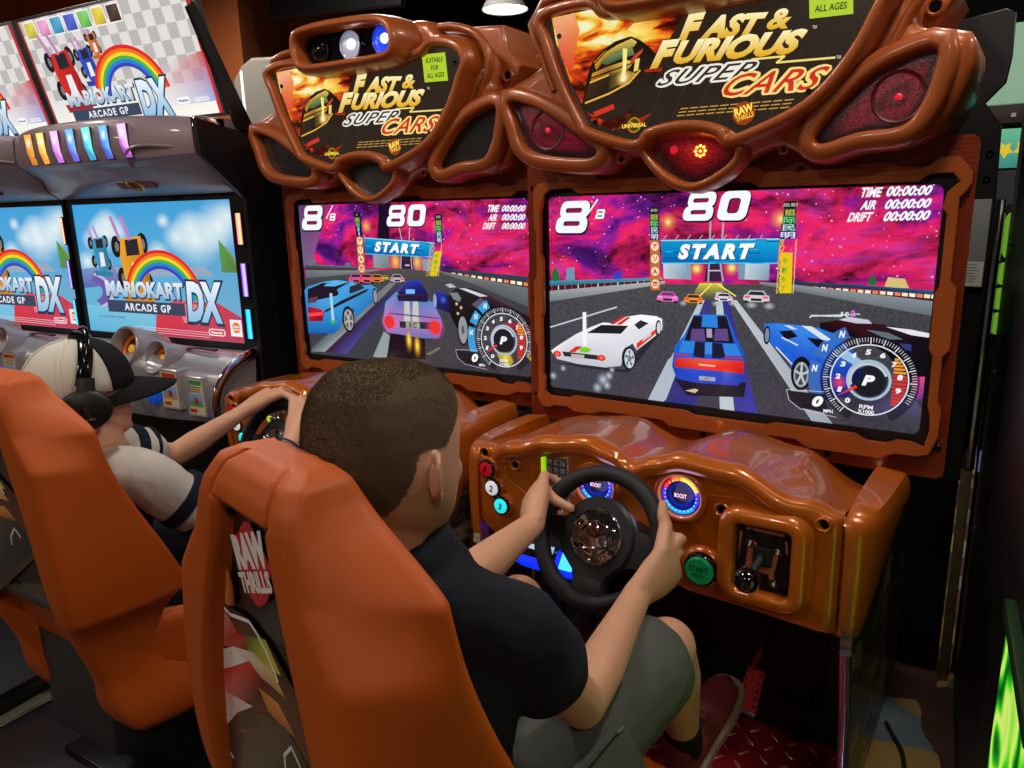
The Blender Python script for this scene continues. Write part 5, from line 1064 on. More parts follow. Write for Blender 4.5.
def footwell(M, root, side):
    lit = side == 'right'
    bm = B(); box(bm, .032, .872, -.11, .06, .05, .56); fin(bm, 'kick_wall', BLACK, root)
    bm = B(); box(bm, .47, .80, -.118, -.11, .14, .46, .003); kp = fin(bm, 'pedal_plate', mat('pedal_plate_black', (16, 16, 18), .3, .5), root)
    for x, z in ((.50, .43), (.52, .40), (.60, .41), (.64, .41), (.76, .43), (.775, .40), (.775, .2), (.77, .17), (.5, .2)): screw(kp, x, -.118, z, .006)
    # base platform with chrome corner trims
    bm = B(); box(bm, .035, .868, -1.42, -.11, .0, .052, .004); fin(bm, 'base_platform', mat('base_black', (13, 13, 15), .3), root)
    for x in (.03, .873):
        bm = B(); box(bm, x-.008, x+.008, -1.425, -.33, .035, .06, .003); fin(bm, 'corner_trim', mat('trim_chrome', (190, 190, 196), .18, 1), root)
    bm = B(); box(bm, .03, .873, -1.432, -1.416, .035, .06, .003); fin(bm, 'corner_trim', mat('trim_chrome'), root)
    # red tread plate
    TREAD = mat('tread_red', (176, 34, 46), .35, .3, bump=.3, bscale=30)
    bm = B(); box(bm, .05, .855, -.72, -.112, .052, .060, .002); tp = fin(bm, 'tread_plate', TREAD, root)
    lm = None
    for i in range(18):
        for j in range(13):
            x = .075+i*.045; y = -.69+j*.045
            if (i+j) % 2: pass
            if x > .845 or (not lit) and (i % 2): continue
            if lm is None:
                bm = B(); P = [(-.016, 0), (-.008, .0035), (.008, .0035), (.016, 0), (.008, -.0035), (-.008, -.0035)]
                a = [bm.verts.new((p[0], p[1], 0)) for p in P]; b = [bm.verts.new((p[0]*.7, p[1]*.5, .0022)) for p in P]; bm.faces.new(b)
                for k in range(6): bm.faces.new((a[k-1], a[k], b[k], b[k-1]))
                o = fin(bm, 'tread_lug', mat('lug_steel', (226, 150, 150), .3, .6), tp); lm = o.data
            else: o = link('tread_lug', lm, None, tp)
            o.location = (x, y, .060); o.rotation_euler = (0, 0, .9 if (i+j) % 2 else -.75)
    # pedals
    for x, z, w, nm in ((.655, .195, .025, 'gas_pedal'), (.485, .175, .034, 'brake_pedal')):
        PM = Matrix.Translation((x, -.185, z)) @ Matrix.Rotation(math.radians(-28), 4, 'X') @ Matrix.Rotation(math.radians(6), 4, 'Y')
        bm = B(); pts = [(-w*.8, .048), (w*.8, .048), (w, -.050), (-w, -.050)]
        slab(bm, ccw(pts), -.006, .002, .002); bmesh.ops.transform(bm, matrix=PM, verts=bm.verts)
        pd = fin(bm, nm, mat('pedal_red', (214, 60, 66), .3, .6), root)
        bm = B(); box(bm, -w, w, -.007, .003, -.060, -.050, .001); bmesh.ops.transform(bm, matrix=PM, verts=bm.verts); fin(bm, 'pedal_lip', STEEL, pd)
        for r in range(5):
            for s in (-1, 1):
                bm = B(); cyl(bm, (s*w*.55*(1+.05*r), -.0061, .036-r*.018), (0, -1, 0), .0034, .0006, 10); bmesh.ops.transform(bm, matrix=PM, verts=bm.verts); fin(bm, 'pedal_hole', BLACK, pd)
        bm = B(); tube(bm, [(x, -.18, z+.05), (x+.012, -.15, z+.10), (x+.012, -.115, z+.115)], .009, 8); fin(bm, 'pedal_arm', mat('pedal_arm_red', (120, 30, 34), .3, .7), pd)
    # card reader column
    bm = B(); box(bm, .13, .33, -.30, -.10, .05, .52, .004); cc = fin(bm, 'coin_column', BLACK, root)
    for x in (.128, .334):
        bm = B(); box(bm, x-.008, x+.008, -.312, -.298, .05, .52, .003); fin(bm, 'column_trim', mat('copper_trim', (170, 110, 84), .15, .9), cc)
    bm = B(); box(bm, .16, .215, -.312, -.299, .30, .36, .003); box(bm, .235, .30, -.312, -.299, .30, .36, .003); fin(bm, 'coin_slot', mat('coin_plate', (24, 24, 34), .25, .4), cc)
    RM = Matrix.Translation((.205, -.345, .50)) @ Matrix.Rotation(math.radians(-38), 4, 'X')
    bm = B(); box(bm, -.085, .085, -.02, .04, -.05, .06, .008); bmesh.ops.transform(bm, matrix=RM, verts=bm.verts); cr = fin(bm, 'card_reader', mat('reader_blue', (10, 30, 170), .3, emit=(10, 50, 255), strength=.9), root)
    bm = B(); box(bm, -.06, .03, -.024, -.018, -.03, .05, .002); bmesh.ops.transform(bm, matrix=RM, verts=bm.verts); fin(bm, 'reader_bezel', BLACKG, cr)
    A = Art(None, -.0245); A.poly([(-.052, -.012), (.022, -.012), (.022, .044), (-.052, .044)], [(190, 215, 235), (150, 190, 220), (200, 225, 240), (120, 190, 225)], px=False); A.poly([(-.02, .0), (-.005, .004), (.004, .012), (-.012, .014)], (60, 110, 150), px=False)
    o = A.build('reader_display', attr_mat('reader_screen', .9), cr); o.matrix_local = RM
    bm = B(); box(bm, .045, .08, -.023, -.018, -.04, .05, .004); bmesh.ops.transform(bm, matrix=RM, verts=bm.verts); fin(bm, 'swipe_light', mat('swipe_glow', (60, 170, 255), .3, emit=(60, 170, 255), strength=2), cr)
# ------------------------------------------------------------------ bucket seats
SX = .45
ROWS = [ # z, hw (outer), yB (bolster front), hr (rear outer), yR (rear ridge), yD (recess), xi (recess half width), yF (inner front)
 (1.066, 0.070, 0.036, 0.066, -0.004, -0.006, 0.045, 0.036),
 (1.056, 0.092, 0.044, 0.088, -0.024, -0.026, 0.056, 0.044),
 (1.036, 0.106, 0.050, 0.098, -0.036, -0.038, 0.062, 0.050),
 (1.020, 0.124, 0.053, 0.104, -0.041, -0.042, 0.066, 0.053),
 (1.012, 0.136, 0.055, 0.107, -0.042, -0.018, 0.060, 0.055),
 (0.975, 0.206, 0.059, 0.124, -0.044, -0.018, 0.070, 0.058),
 (0.962, 0.222, 0.060, 0.132, -0.044, -0.018, 0.074, 0.058),
 (0.935, 0.227, 0.062, 0.156, -0.046, -0.018, 0.085, 0.060),
 (0.900, 0.230, 0.068, 0.184, -0.048, -0.018, 0.098, 0.062),
 (0.860, 0.232, 0.080, 0.190, -0.049, -0.019, 0.112, 0.064),
 (0.800, 0.234, 0.102, 0.200, -0.051, -0.021, 0.134, 0.066),
 (0.700, 0.237, 0.150, 0.206, -0.050, -0.019, 0.150, 0.068),
 (0.620, 0.237, 0.184, 0.206, -0.044, -0.012, 0.155, 0.070),
 (0.580, 0.236, 0.198, 0.202, -0.034, -0.002, 0.155, 0.072),
 (0.562, 0.214, 0.168, 0.184, -0.024, 0.012, 0.150, 0.075),
 (0.505, 0.190, 0.140, 0.170, -0.006, 0.030, 0.140, 0.080),
 (0.435, 0.188, 0.150, 0.166, 0.020, 0.055, 0.130, 0.090),
 (0.395, 0.208, 0.225, 0.168, 0.028, 0.070, 0.122, 0.100),
 (0.350, 0.230, 0.258, 0.188, 0.034, 0.082, 0.100, 0.110),
 (0.305, 0.230, 0.266, 0.196, 0.050, 0.095, 0.100, 0.120),
 (0.280, 0.220, 0.260, 0.190, 0.068, 0.105, 0.100, 0.125),
 (0.268, 0.200, 0.244, 0.170, 0.090, 0.115, 0.100, 0.130)]
def seat(M, label, dy=0, rot=-13):
    root = empty('racing_chair', M @ Matrix.Translation((.466, -1.31+dy, .06)) @ Matrix.Rotation(math.radians(rot), 4, 'Z'), label, 'chair', 'orange moulded racing chairs')
    T = Matrix.Translation((0, 0, -.06)); T2 = Matrix.Translation((0, 1.31, -.06))
    def put(bm, t=T2): bmesh.ops.transform(bm, matrix=t, verts=bm.verts)
    bm = B(); rows = []
    for z, hw, yB, hr, yR, yD, xi, yF in ROWS:
        h = [(0, yF), (hw*.5, yF), (hw-.05, yF+.002), (hw-.022, yB-.004), (hw-.006, yB), (hw, yB-.010), ((hw*.6+hr*.4) if z > .9 else hw+.001, yB*.55+yR*.45), (hr+.008, yR+.010), (hr-.006, yR), (xi+.018, yR-.002), (xi+.005, yR), (xi, yR+.007), (xi-.003, yD), (xi*.5, yD), (0, yD)]
        full = h+[(-x, y) for x, y in h[-2:0:-1]]
        rows.append([bm.verts.new((x, y, z)) for x, y in full])
    n = len(rows[0])
    for a, b in zip(rows, rows[1:]):
        for k in range(n): bm.faces.new((a[k], a[(k+1) % n], b[(k+1) % n], b[k]))
    bm.faces.new(rows[0]); bm.faces.new(rows[-1][::-1])
    cl = bm.edges.layers.float.new('crease_edge'); n2 = n
    for r_ in range(len(rows)-1):
        for k, cv in ((4, .8), (7, .8 if ROWS[r_][0] > .6 else .3), (8, .4), (10, .8), (11, .75), (12, .9), (5, .5)):
            for kk in (k, (n2-k) % n2):
                e = bm.edges.get((rows[r_][kk], rows[r_+1][kk]))
                if e: e[cl] = cv
    for r_, cv, lo_, hi_ in ((0, .6, 0, 15), (1, .6, 0, 15), (2, .5, 0, 15), (3, .9, 10, 15), (4, .9, 10, 15), (6, .9, 3, 8), (8, .7, 6, 8), (13, .6, 3, 10)):
        for k in range(n2):
            kk = k if k < 15 else n2-k
            if lo_ <= min(kk, 14) <= hi_:
                e = bm.edges.get((rows[r_][k], rows[r_][(k+1) % n2]))
                if e: e[cl] = cv
    put(bm, T); o = fin(bm, 'back_shell', SEATM, root, sub=2)
    # decal sheet in the recess
    bm = B(); P = []; Q = []
    for z, hw, yB, hr, yR, yD, xi, yF in ROWS[4:14]: P.append((xi-.005, yD-.002, z-.004)); Q.append((-xi+.005, yD-.002, z-.004))
    vp = [bm.verts.new(p) for p in P]; vq = [bm.verts.new(p) for p in Q]
    for i in range(len(P)-1): bm.faces.new((vp[i], vp[i+1], vq[i+1], vq[i]))
    r = bmesh.ops.extrude_face_region(bm, geom=list(bm.faces)); bmesh.ops.translate(bm, verts=[v for v in r['geom'] if isinstance(v, bmesh.types.BMVert)], vec=(0, -.002, 0))
    o = fin(bm, 'decal_panel', mat('decal_black', (17, 15, 16), .25, coat=.3), root); o.matrix_local = T
    A = Art(None, -.0262)
    A.STEP = 6e-5
    SM_ = MR @ Matrix.Translation((.466, -1.31, 0)) @ Matrix.Rotation(math.radians(-13), 4, 'Z')
    def K(l):
        out = []
        for x, y in l:
            h = hit(x/2.58+195, y/2.58+470, SM_, -.0262); out.append((h.x, h.z))
        return out
    A.clip = (-.15, .15, .565, 1.008)
    S = lambda pts, c: A.poly(K(pts), c, px=False)
    S([(40, 330), (120, 370), (190, 450), (330, 700), (420, 900), (20, 900), (0, 480)], [(120, 60, 40), (40, 20, 18), (60, 30, 22), (70, 40, 30), (60, 40, 30), (90, 60, 60), (150, 90, 90)])
    S([(60, 195), (76, 232), (98, 300), (102, 350), (86, 350), (58, 330), (40, 345), (46, 270)], [(250, 190, 60, 0), (226, 140, 30), (190, 60, 20), (150, 30, 16), (226, 120, 40), (240, 200, 110), (244, 220, 150), (240, 190, 60)])
    S([(45, 325), (70, 345), (110, 420), (160, 440), (120, 460), (60, 450), (36, 470)], [(240, 220, 200), (226, 90, 60), (190, 30, 30), (120, 24, 26), (190, 40, 36), (220, 110, 90), (236, 220, 214)])
    S([(128, 425), (182, 438), (222, 530), (200, 520), (165, 492), (138, 470)], [(110, 130, 30, .2), (170, 180, 40), (200, 190, 60), (214, 190, 70), (190, 190, 40), (120, 140, 40)])
    S([(36, 470), (100, 455), (150, 470), (200, 520), (235, 590), (190, 550), (130, 500), (40, 520)], [(240, 232, 226), (236, 226, 218), (226, 180, 150), (226, 190, 120), (200, 140, 60), (200, 150, 110), (240, 234, 230), (226, 180, 180)])
    S([(60, 520), (140, 492), (175, 540), (165, 590), (120, 600), (70, 570)], [(200, 60, 70), (214, 50, 40), (120, 26, 26), (60, 30, 30), (190, 60, 60), (226, 130, 130)])
    S([(38, 560), (90, 575), (150, 610), (110, 625), (80, 660), (60, 700), (40, 640)], [(240, 230, 232), (226, 170, 170), (236, 226, 220), (214, 190, 180), (226, 210, 206), (190, 150, 150), (226, 190, 200)])
    S([(165, 560), (215, 600), (262, 690), (230, 670), (190, 620)], [(200, 130, 50), (214, 150, 60), (150, 90, 50), (110, 70, 50), (190, 110, 50)])
    S([(88, 650), (130, 622), (185, 630), (235, 665), (290, 760), (330, 860), (110, 860), (90, 720)], [(60, 54, 48), (74, 66, 56), (80, 70, 56), (60, 50, 46), (40, 36, 38), (40, 36, 40), (60, 50, 60), (50, 44, 50)])
    S([(110, 668), (190, 664), (230, 700), (160, 700)], [(120, 90, 70), (96, 70, 60), (60, 46, 44), (90, 60, 50)])
    A.line(K([(48, 322), (92, 372), (140, 390), (160, 420), (186, 470), (215, 545)]), .0045, (244, 240, 238), px=False); A.line(K([(235, 770), (232, 735), (250, 715), (275, 770)]), .004, (226, 220, 230), px=False); A.line(K([(60, 600), (85, 640), (70, 690), (100, 740)]), .005, (240, 234, 232), px=False)
    A.clip = None
    for k in range(2): A.poly([(-.010+.042*math.cos(a)*(1+.1*math.sin(5*a)), .952+.044*math.sin(a)*(1+.1*math.cos(4*a))) for a in [2*PI*i/22 for i in range(22)]], (176, 26, 40) if k == 0 else (190, 34, 46), px=False)
    A.textc('RAW', (-.014, .966), .088, .040, (232, 228, 224), bold=.07, rot=.36); A.textc('THRILLS', (-.008, .932), .086, .024, (232, 228, 224), bold=.05, rot=.36)
    o = A.build('decal_print', PRINT, root); o.matrix_local = T
    for x, z in ((-.06, 1.0), (-.07, .66), (-.05, .60)):
        s = screw(root, x, -.025, z, .006); s.matrix_local = T
    # dark lower shroud in the recess and pedestal
    bm = B(); box(bm, -.125, .125, -1.262, -1.15, .20, .585, .012); put(bm); fin(bm, 'lower_shroud', mat('shroud_grey', (44, 43, 44), .55), root)
    # cushion tub
    bm = B(); rows = []
    for y, hw, zs, zt, zb in ((-1.215, .18, .40, .50, .30), (-1.18, .20, .375, .535, .27), (-1.10, .222, .36, .525, .255), (-.98, .236, .352, .465, .25), (-.86, .240, .356, .438, .255), (-.76, .238, .365, .425, .27), (-.71, .226, .368, .405, .29), (-.685, .20, .36, .38, .31)):
        h = [(0, zs), (hw*.5, zs), (hw-.085, zs+.008), (hw-.05, zt-.012), (hw-.025, zt), (hw-.004, zt-.016), (hw, (zt+zb)/2), (hw-.02, zb+.02), (hw-.06, zb), (0, zb)]
        full = h+[(-x, z) for x, z in h[-2:0:-1]]
        rows.append([bm.verts.new((x, y, z)) for x, z in full])
    n = len(rows[0])
    for a, b in zip(rows, rows[1:]):
        for k in range(n): bm.faces.new((a[k], a[(k+1) % n], b[(k+1) % n], b[k]))
    bm.faces.new(rows[0]); bm.faces.new(rows[-1][::-1]); put(bm); fin(bm, 'seat_tub', SEATM, root, sub=1)
    bm = B(); box(bm, -.15, .15, -1.16, -.80, .0675, .27, .01); put(bm); fin(bm, 'pedestal', BLACK, root)
    bm = B(); box(bm, -.20, .20, -1.22, -.84, .0525, .073, .004); put(bm); fin(bm, 'slide_rail', mat('rail_black', (16, 16, 18), .25, .4), root)
    return root
seat(MR, 'orange bucket seat with flame decal, nearest the camera, carrying the boy in black')
seat(ML, 'orange bucket seat carrying the boy with cap and headphones', .07, 0).scale = (1, 1, .965)
# ------------------------------------------------------------------ silver kart cabinets
SILV = mat('silver_plastic', (168, 160, 164), .32, .35, .5, var=.05, vscale=20)
CANOPY = mat('mauve_canopy', (142, 120, 126), .42, .15, .25)
KZ0, KZ1, KW = .839, 1.362, .93
def rainbow(A, c, r0, r1, a0, a1, px=False, asp=1):
    cols = [(226, 40, 40), (240, 120, 30), (246, 214, 40), (70, 180, 70), (40, 130, 220), (60, 70, 180)]
    for i, cc in enumerate(cols):
        ra = r0+(r1-r0)*(5-i)/6; A.ring(c, ra, ra+(r1-r0)/6, cc, 24, px=px, a0=a0, a1=a1, asp=asp)
def kart_logo(A, x, z, s):
    A.poly([(x-.20*s, z-.05*s), (x+.20*s, z-.05*s), (x+.20*s, z-.008*s), (x-.20*s, z-.008*s)], (60, 70, 96), px=False)
    A.textc('ARCADE GP', (x+.01*s, z-.029*s), .24*s, .026*s, (236, 240, 246), bold=.03, spacing=1.25)
    A.textc('MARIOKART', (x+.003*s, z+.029*s), .41*s, .062*s, (40, 60, 96), bold=.06); A.textc('MARIOKART', (x, z+.032*s), .40*s, .056*s, (150, 180, 205), bold=.05, col2=(236, 244, 250))
    A.textc('DX', (x+.298*s, z-.002*s), .190*s, .150*s, (30, 50, 80), bold=.10, shear=.12); A.textc('DX', (x+.295*s, z), .170*s, .132*s, (140, 190, 226), bold=.06, shear=.12, col2=(240, 248, 252))
def kart(A, x, z, s, body, seatc=(40, 40, 46)):
    S = lambda pts, c: A.poly([(x+a*s, z+b*s) for a, b in pts], c, px=False)
    for a, b in ((-.10, .06), (.055, .07), (-.085, -.06), (.06, -.075)): A.disc((x+a*s, z+b*s), .03*s, (26, 26, 30), 14, px=False, rz=.042*s); A.disc((x+a*s+.004*s, z+b*s), .012*s, (120, 120, 126), 10, px=False, rz=.02*s)
    S([(-.07, .09), (.05, .10), (.06, .02), (.075, -.05), (.04, -.13), (-.03, -.14), (-.07, -.06), (-.085, .02)], [body, body, tuple(int(c*.8) for c in body), tuple(int(c*.7) for c in body), body, body, tuple(min(255, int(c*1.2)) for c in body), body])
    S([(-.045, .085), (.03, .09), (.032, .03), (-.045, .025)], seatc); S([(-.02, .0), (.02, .0), (.026, -.09), (-.024, -.095)], (236, 236, 236)); S([(-.10, -.12), (.09, -.13), (.085, -.16), (-.09, -.155)], tuple(int(c*.85) for c in body))
    for a in (-.075, -.015): A.line([(x+a*s, z+.09*s), (x+(a-.035)*s, z+.17*s)], .018*s, (190, 130, 190), px=False)
def draw_kart_screen(A):
    A.clip = (0, KW, KZ0, KZ1)
    c = A.clip
    A.poly([(0, KZ0), (KW, KZ0), (KW, KZ1), (0, KZ1)], [(110, 186, 216), (120, 176, 206), (70, 160, 214), (60, 160, 220)], px=False)
    for x, z, r in ((.15, 1.26, .05), (.21, 1.285, .06), (.27, 1.25, .05), (.10, 1.22, .05), (.62, 1.23, .06), (.70, 1.26, .07), (.80, 1.24, .07), (.90, 1.30, .06), (.50, 1.17, .05), (.05, 1.13, .05), (.14, 1.12, .05), (.55, 1.29, .03), (.20, 1.25, .08), (.72, 1.22, .10), (.85, 1.27, .09)): A.glow((x, z), r*1.5, (232, 242, 245), (190, 220, 232), px=False, rz=r*1.1)
    # track, sea and hills behind
    A.poly([(0, 1.10), (.25, 1.12), (.30, 1.05), (0, 1.02)], [(110, 150, 200), (130, 150, 190), (120, 110, 170), (90, 100, 170)], px=False)
    A.ring((.02, 1.01), .10, .16, (110, 90, 170), 20, px=False, a0=-60, a1=70, asp=.45); A.ring((.02, 1.01), .155, .175, (200, 190, 220), 20, px=False, a0=-60, a1=70, asp=.45)
    A.poly([(.22, 1.11), (.75, 1.12), (.80, 1.085), (.24, 1.075)], (150, 170, 190), px=False)
    A.poly([(.84, 1.22), (.91, 1.16), (.93, 1.10), (.84, 1.10)], [(90, 160, 60), (150, 150, 70), (80, 120, 70), (100, 140, 90)], px=False)
    A.poly([(.0, KZ0), (.46, KZ0), (.42, .93), (.0, .95)], [(90, 176, 214), (110, 186, 220), (130, 196, 224), (120, 196, 224)], px=False)
    # two empty karts, the drivers left out
    kart(A, .355, 1.13, 1.05, (236, 160, 40)); kart(A, .15, 1.17, .62, (60, 150, 190));
    A.poly([(.42, .84), (.93, .84), (.93, .93), (.80, .985), (.55, .985), (.44, .92)], [(206, 46, 64), (190, 60, 90), (170, 70, 110), (206, 60, 76), (226, 80, 90), (214, 60, 76)], px=False)
    A.poly([(.60, .90), (.72, .905), (.73, .975), (.58, .975)], (226, 130, 140), px=False)
    rainbow(A, (.50, .965), .155, .235, 8, 172, asp=.92)
    kart_logo(A, .38, .985, 1.18)
    A.textc('0123456789-00000', (.16, .905), .17, .010, (80, 130, 160), bold=.02)
    for k in range(3): A.line([(.30, .872-k*.009), (.74, .868-k*.009)], .0022, (226, 200, 210), px=False)
    A.poly(rrect(.735, .825, .858, .885, .012, 3), (250, 236, 240), px=False); A.poly(rrect(.740, .820, .862, .881, .009, 3), (206, 60, 76), px=False); A.textc('Nintendo', (.78, .8715), .062, .011, (250, 244, 246), bold=.03)
    A.poly([(.855, .862), (.915, .862), (.915, .925), (.855, .925)], (240, 240, 242), px=False); A.disc((.886, .895), .021, (226, 120, 40), 18, px=False); A.textc('BANDAI', (.886, .899), .034, .008, (250, 240, 230), bold=.04); A.textc('NAMCO', (.886, .888), .034, .008, (250, 240, 230), bold=.04)
def draw_kart_sign(A, W, H):
    A.clip = (0, W, 0, H)
    A.poly([(0, 0), (W, 0), (W, H), (0, H)], (226, 222, 218), px=False)
    A.n += 1
    for i in range(20):
        for j in range(12):
            if (i+j) % 2: A.poly([(i*.05, j*.05), (i*.05+.05, j*.05), (i*.05+.05, j*.05+.05), (i*.05, j*.05+.05)], (188, 184, 182), px=False, up=False)
    A.poly([(0, 0), (W, 0), (W, .11), (0, .11)], [(250, 246, 236), (255, 250, 240), (236, 232, 226), (226, 226, 226)], px=False)
    A.poly([(W-.016, 0), (W, 0), (W, H), (W-.016, H)], (206, 36, 40), px=False); A.poly([(0, 0), (.012, 0), (.012, H), (0, H)], (160, 60, 40), px=False)
    for i, cc in enumerate(((206, 190, 70), (226, 150, 190), (70, 150, 190), (70, 90, 190), (110, 190, 90), (220, 190, 60), (70, 50, 40))):
        x = .03+i*.082; A.poly([(x, H-.068), (x+.072, H-.068), (x+.072, H-.005), (x, H-.005)], (244, 240, 236), px=False); A.poly([(x+.005, H-.063), (x+.067, H-.063), (x+.067, H-.010), (x+.005, H-.010)], [cc, tuple(int(c*.8) for c in cc), tuple(min(255, c+30) for c in cc), cc], px=False)
    kart(A, .33, .225, .52, (50, 80, 190)); kart(A, .40, .285, .34, (226, 120, 50)); kart(A, .19, .195, .86, (214, 44, 40))
    A.poly([(.52, .04), (.93, .04), (.93, .20), (.70, .18)], [(250, 250, 255, 0), (120, 150, 220, .8), (200, 70, 60, .9), (230, 230, 240, 0)], px=False)
    rainbow(A, (.52, .09), .12, .205, 5, 175, asp=.85)
    kart_logo(A, .33, .075, 1.0)
    A.poly(rrect(.735, .80, .042, .066, .011, 3), (250, 250, 250), px=False); A.textc('Nintendo', (.7675, .054), .05, .009, (60, 60, 90), bold=.03); A.textc('namco', (.86, .052), .075, .016, (235, 235, 240), bold=.04)
def kart_cabinet(M, label, end):
    """end: True for the cabinet whose right side closes the row"""
    root = empty('kart_arcade_cabinet', M, label, 'arcade machine', 'silver kart racing cabinets')
    XL, XR = -.022, 1.005 if end else .952
    bm = B(); box(bm, XL, XR-.01, .045, .50, 0, 1.60, .004); fin(bm, 'back_column', BLACK, root)
    # screen
    bm = B(); slab(bm, rrect(-.018, XR-.008, KZ0-.05, KZ1+.03, .006), .001, .04); sc = fin(bm, 'screen', BLACKG, root)
    A = Art(M, .0005); draw_kart_screen(A); A.build('screen_picture', SCRM, sc)
    bm = B(); plate_hole(bm, rrect(-.018, XR-.008, KZ0-.045, KZ1+.02, .006), [rrect(0, KW, KZ0, KZ1, .004, 2)], -.010, -.002); fin(bm, 'screen_frame', BLACK, root, smooth=False)
    # coloured light bars beside the screen
    bx, bw = (.984, .014) if end else (.942, .008)
    for z0, z1, ca, cb in ((1.20, 1.316, (255, 236, 120), (255, 70, 150)), (1.015, 1.14, (220, 190, 255), (100, 60, 255)), (.86, .975, (70, 255, 240), (20, 130, 255))):
        bm = B(); slab(bm, rrect(bx-bw, bx+bw, z0, z1, bw*.4, 3), -.028, -.010, .002); lb = fin(bm, 'light_bar', mat('bar_base', (30, 30, 34), .3), root)
        A = Art(None, -.0285); A.poly([(bx-bw*.9, z0+.004), (bx+bw*.2, z0+.004), (bx+bw*.2, z1-.004), (bx-bw*.9, z1-.004)], [cb, ca, ca, cb], px=False); A.poly([(bx+bw*.2, z0+.004), (bx+bw*.9, z0+.004), (bx+bw*.9, z1-.004), (bx+bw*.2, z1-.004)], [ca, cb, cb, ca], px=False)
        A.build('bar_glow', attr_mat('light_bar_glow', 1.5, .2), lb)
    # black side panel and sign fin
    if end:
        for nm, P, x0 in (('side_panel', [(-.02, .60), (-.02, 1.36), (-.19, 1.50), (-.195, 1.615), (.05, 1.575), (.50, 1.575), (.50, 0), (-.10, 0), (-.10, .55)], 1.006), ('sign_fin', [(-.155, 1.955), (-.13, 1.975), (.085, 1.576), (.0, 1.60)], .985)):
            bm = B(); a = [bm.verts.new((x0, y, z)) for y, z in P]; b = [bm.verts.new((x0+.018, y, z)) for y, z in P]; bm.faces.new(a); bm.faces.new(b[::-1])
            for i in range(len(P)): bm.faces.new((a[i-1], a[i], b[i], b[i-1]))
            fin(bm, nm, BLACK, root, smooth=False)
    # canopy: loft along x
    bm = B(); N = 40; rows = []
    C1 = .985 if end else .950
    for i in range(N+1):
        x = XL+(C1-XL)*i/N; t = (i/N-.5)*2; e = abs(t)**3
        yf = -.235+.06*e; zt = 1.642-.022*e; zl = 1.50+.01*e
        sc_ = .5+.5*math.cos(t*PI)
        P = [(.03, zt+.01), (yf+.06, zt+.005), (yf+.01, zt), (yf, zt-.012), (yf-.006, zl+.03), (yf+.0, zl), (yf+.02, zl-.012), (yf+.05, zl-.02-.012*(1-sc_)), (yf+.08, zl-.05), (-.075, 1.415), (-.03, 1.385), (.03, 1.383)]
        rows.append([bm.verts.new((x, y, z)) for y, z in P])
    for a, b in zip(rows, rows[1:]):
        for k in range(len(a)-1): bm.faces.new((a[k], a[k+1], b[k+1], b[k]))
    bm.faces.new(rows[0]); bm.faces.new(rows[-1]); cn = fin(bm, 'canopy', CANOPY, root, angle=40)
    bars = [((255, 170, 60), (190, 120, 50)), ((255, 220, 120), (226, 150, 60)), ((255, 190, 250), (190, 110, 210)), ((110, 190, 255), (110, 90, 210)), ((120, 250, 250), (60, 150, 190)), ((110, 190, 250), (80, 90, 190)), ((255, 200, 250), (170, 80, 190))]
    for i, (ct, cb_) in enumerate(bars):
        x = .155+i*.0925; t = ((x-XL)/(C1-XL)-.5)*2; e = abs(t)**3; yf = -.235+.06*e-.0065
        bm = B(); P = [(x-.022, 1.615), (x+.022, 1.615), (x+.024, 1.545), (x+.040, 1.505), (x+.006, 1.505), (x-.018, 1.55)]
        slab(bm, ccw(P), yf-.002, yf+.012, .001); sl = fin(bm, 'light_slot', mat('slot_lens_base', (60, 56, 60), .2), cn)
        A = Art(None, yf-.0025); A.poly(P, [ct, ct, ct, cb_, cb_, cb_], px=False); A.glow((x, 1.585), .02, (255, 255, 255), ct, px=False, rz=.028); A.build('slot_glow', attr_mat('slot_glow', 1.3, .2), sl)
    if end:
        bm = B(); box(bm, C1-.002, C1+.020, -.185, -.06, 1.52, 1.625, .006); fin(bm, 'chrome_block', CHROME, cn)
    # moulded arch over the right corner and the red badge underneath
    bm = B(); tube(bm, crom([(.70, -.205, 1.475), (.715, -.235, 1.515), (.75, -.238, 1.535), (.80, -.232, 1.540), (.88, -.21, 1.535), (.95, -.18, 1.525)], 4, closed=False), .006, 8); fin(bm, 'moulded_arch', CANOPY, cn)
    BM_ = Matrix.Translation((.56, -.105, 1.432)) @ Matrix.Rotation(math.radians(48), 4, 'X')
    bm = B(); slab(bm, rrect(-.10, .10, -.03, .03, .006), -.006, .004, .002); bmesh.ops.transform(bm, matrix=BM_, verts=bm.verts); bd = fin(bm, 'badge', mat('badge_red', (120, 20, 26), .3), cn)
    bm = B(); lathe(bm, [(.026, 0), (.030, .006), (.036, .006), (.042, 0)], (0, -.007, 0), (0, -1, 0), 28, open_=True); bmesh.ops.transform(bm, matrix=BM_, verts=bm.verts); fin(bm, 'badge_ring', mat('ring_gold', (190, 150, 60), .25, .6), bd)
    # sign leaning forward over the canopy
    W, H = .94, .40
    SM = Matrix.Translation((-.008, .0, 1.655)) @ Matrix.Rotation(math.radians(15), 4, 'X')
    bm = B(); box(bm, -.012, W+.012, .004, .04, -.012, H+.012, .004); bmesh.ops.transform(bm, matrix=SM, verts=bm.verts); sg = fin(bm, 'sign_box', mat('sign_frame', (90, 88, 90), .3, .6), root)
    A = Art(None, .003); draw_kart_sign(A, W, H); o = A.build('sign_print', attr_mat('sign_backlit', 1.0, .5, .1), sg); o.matrix_local = SM
    # dash
    bm = B(); rows = []; D1 = .995 if end else .950
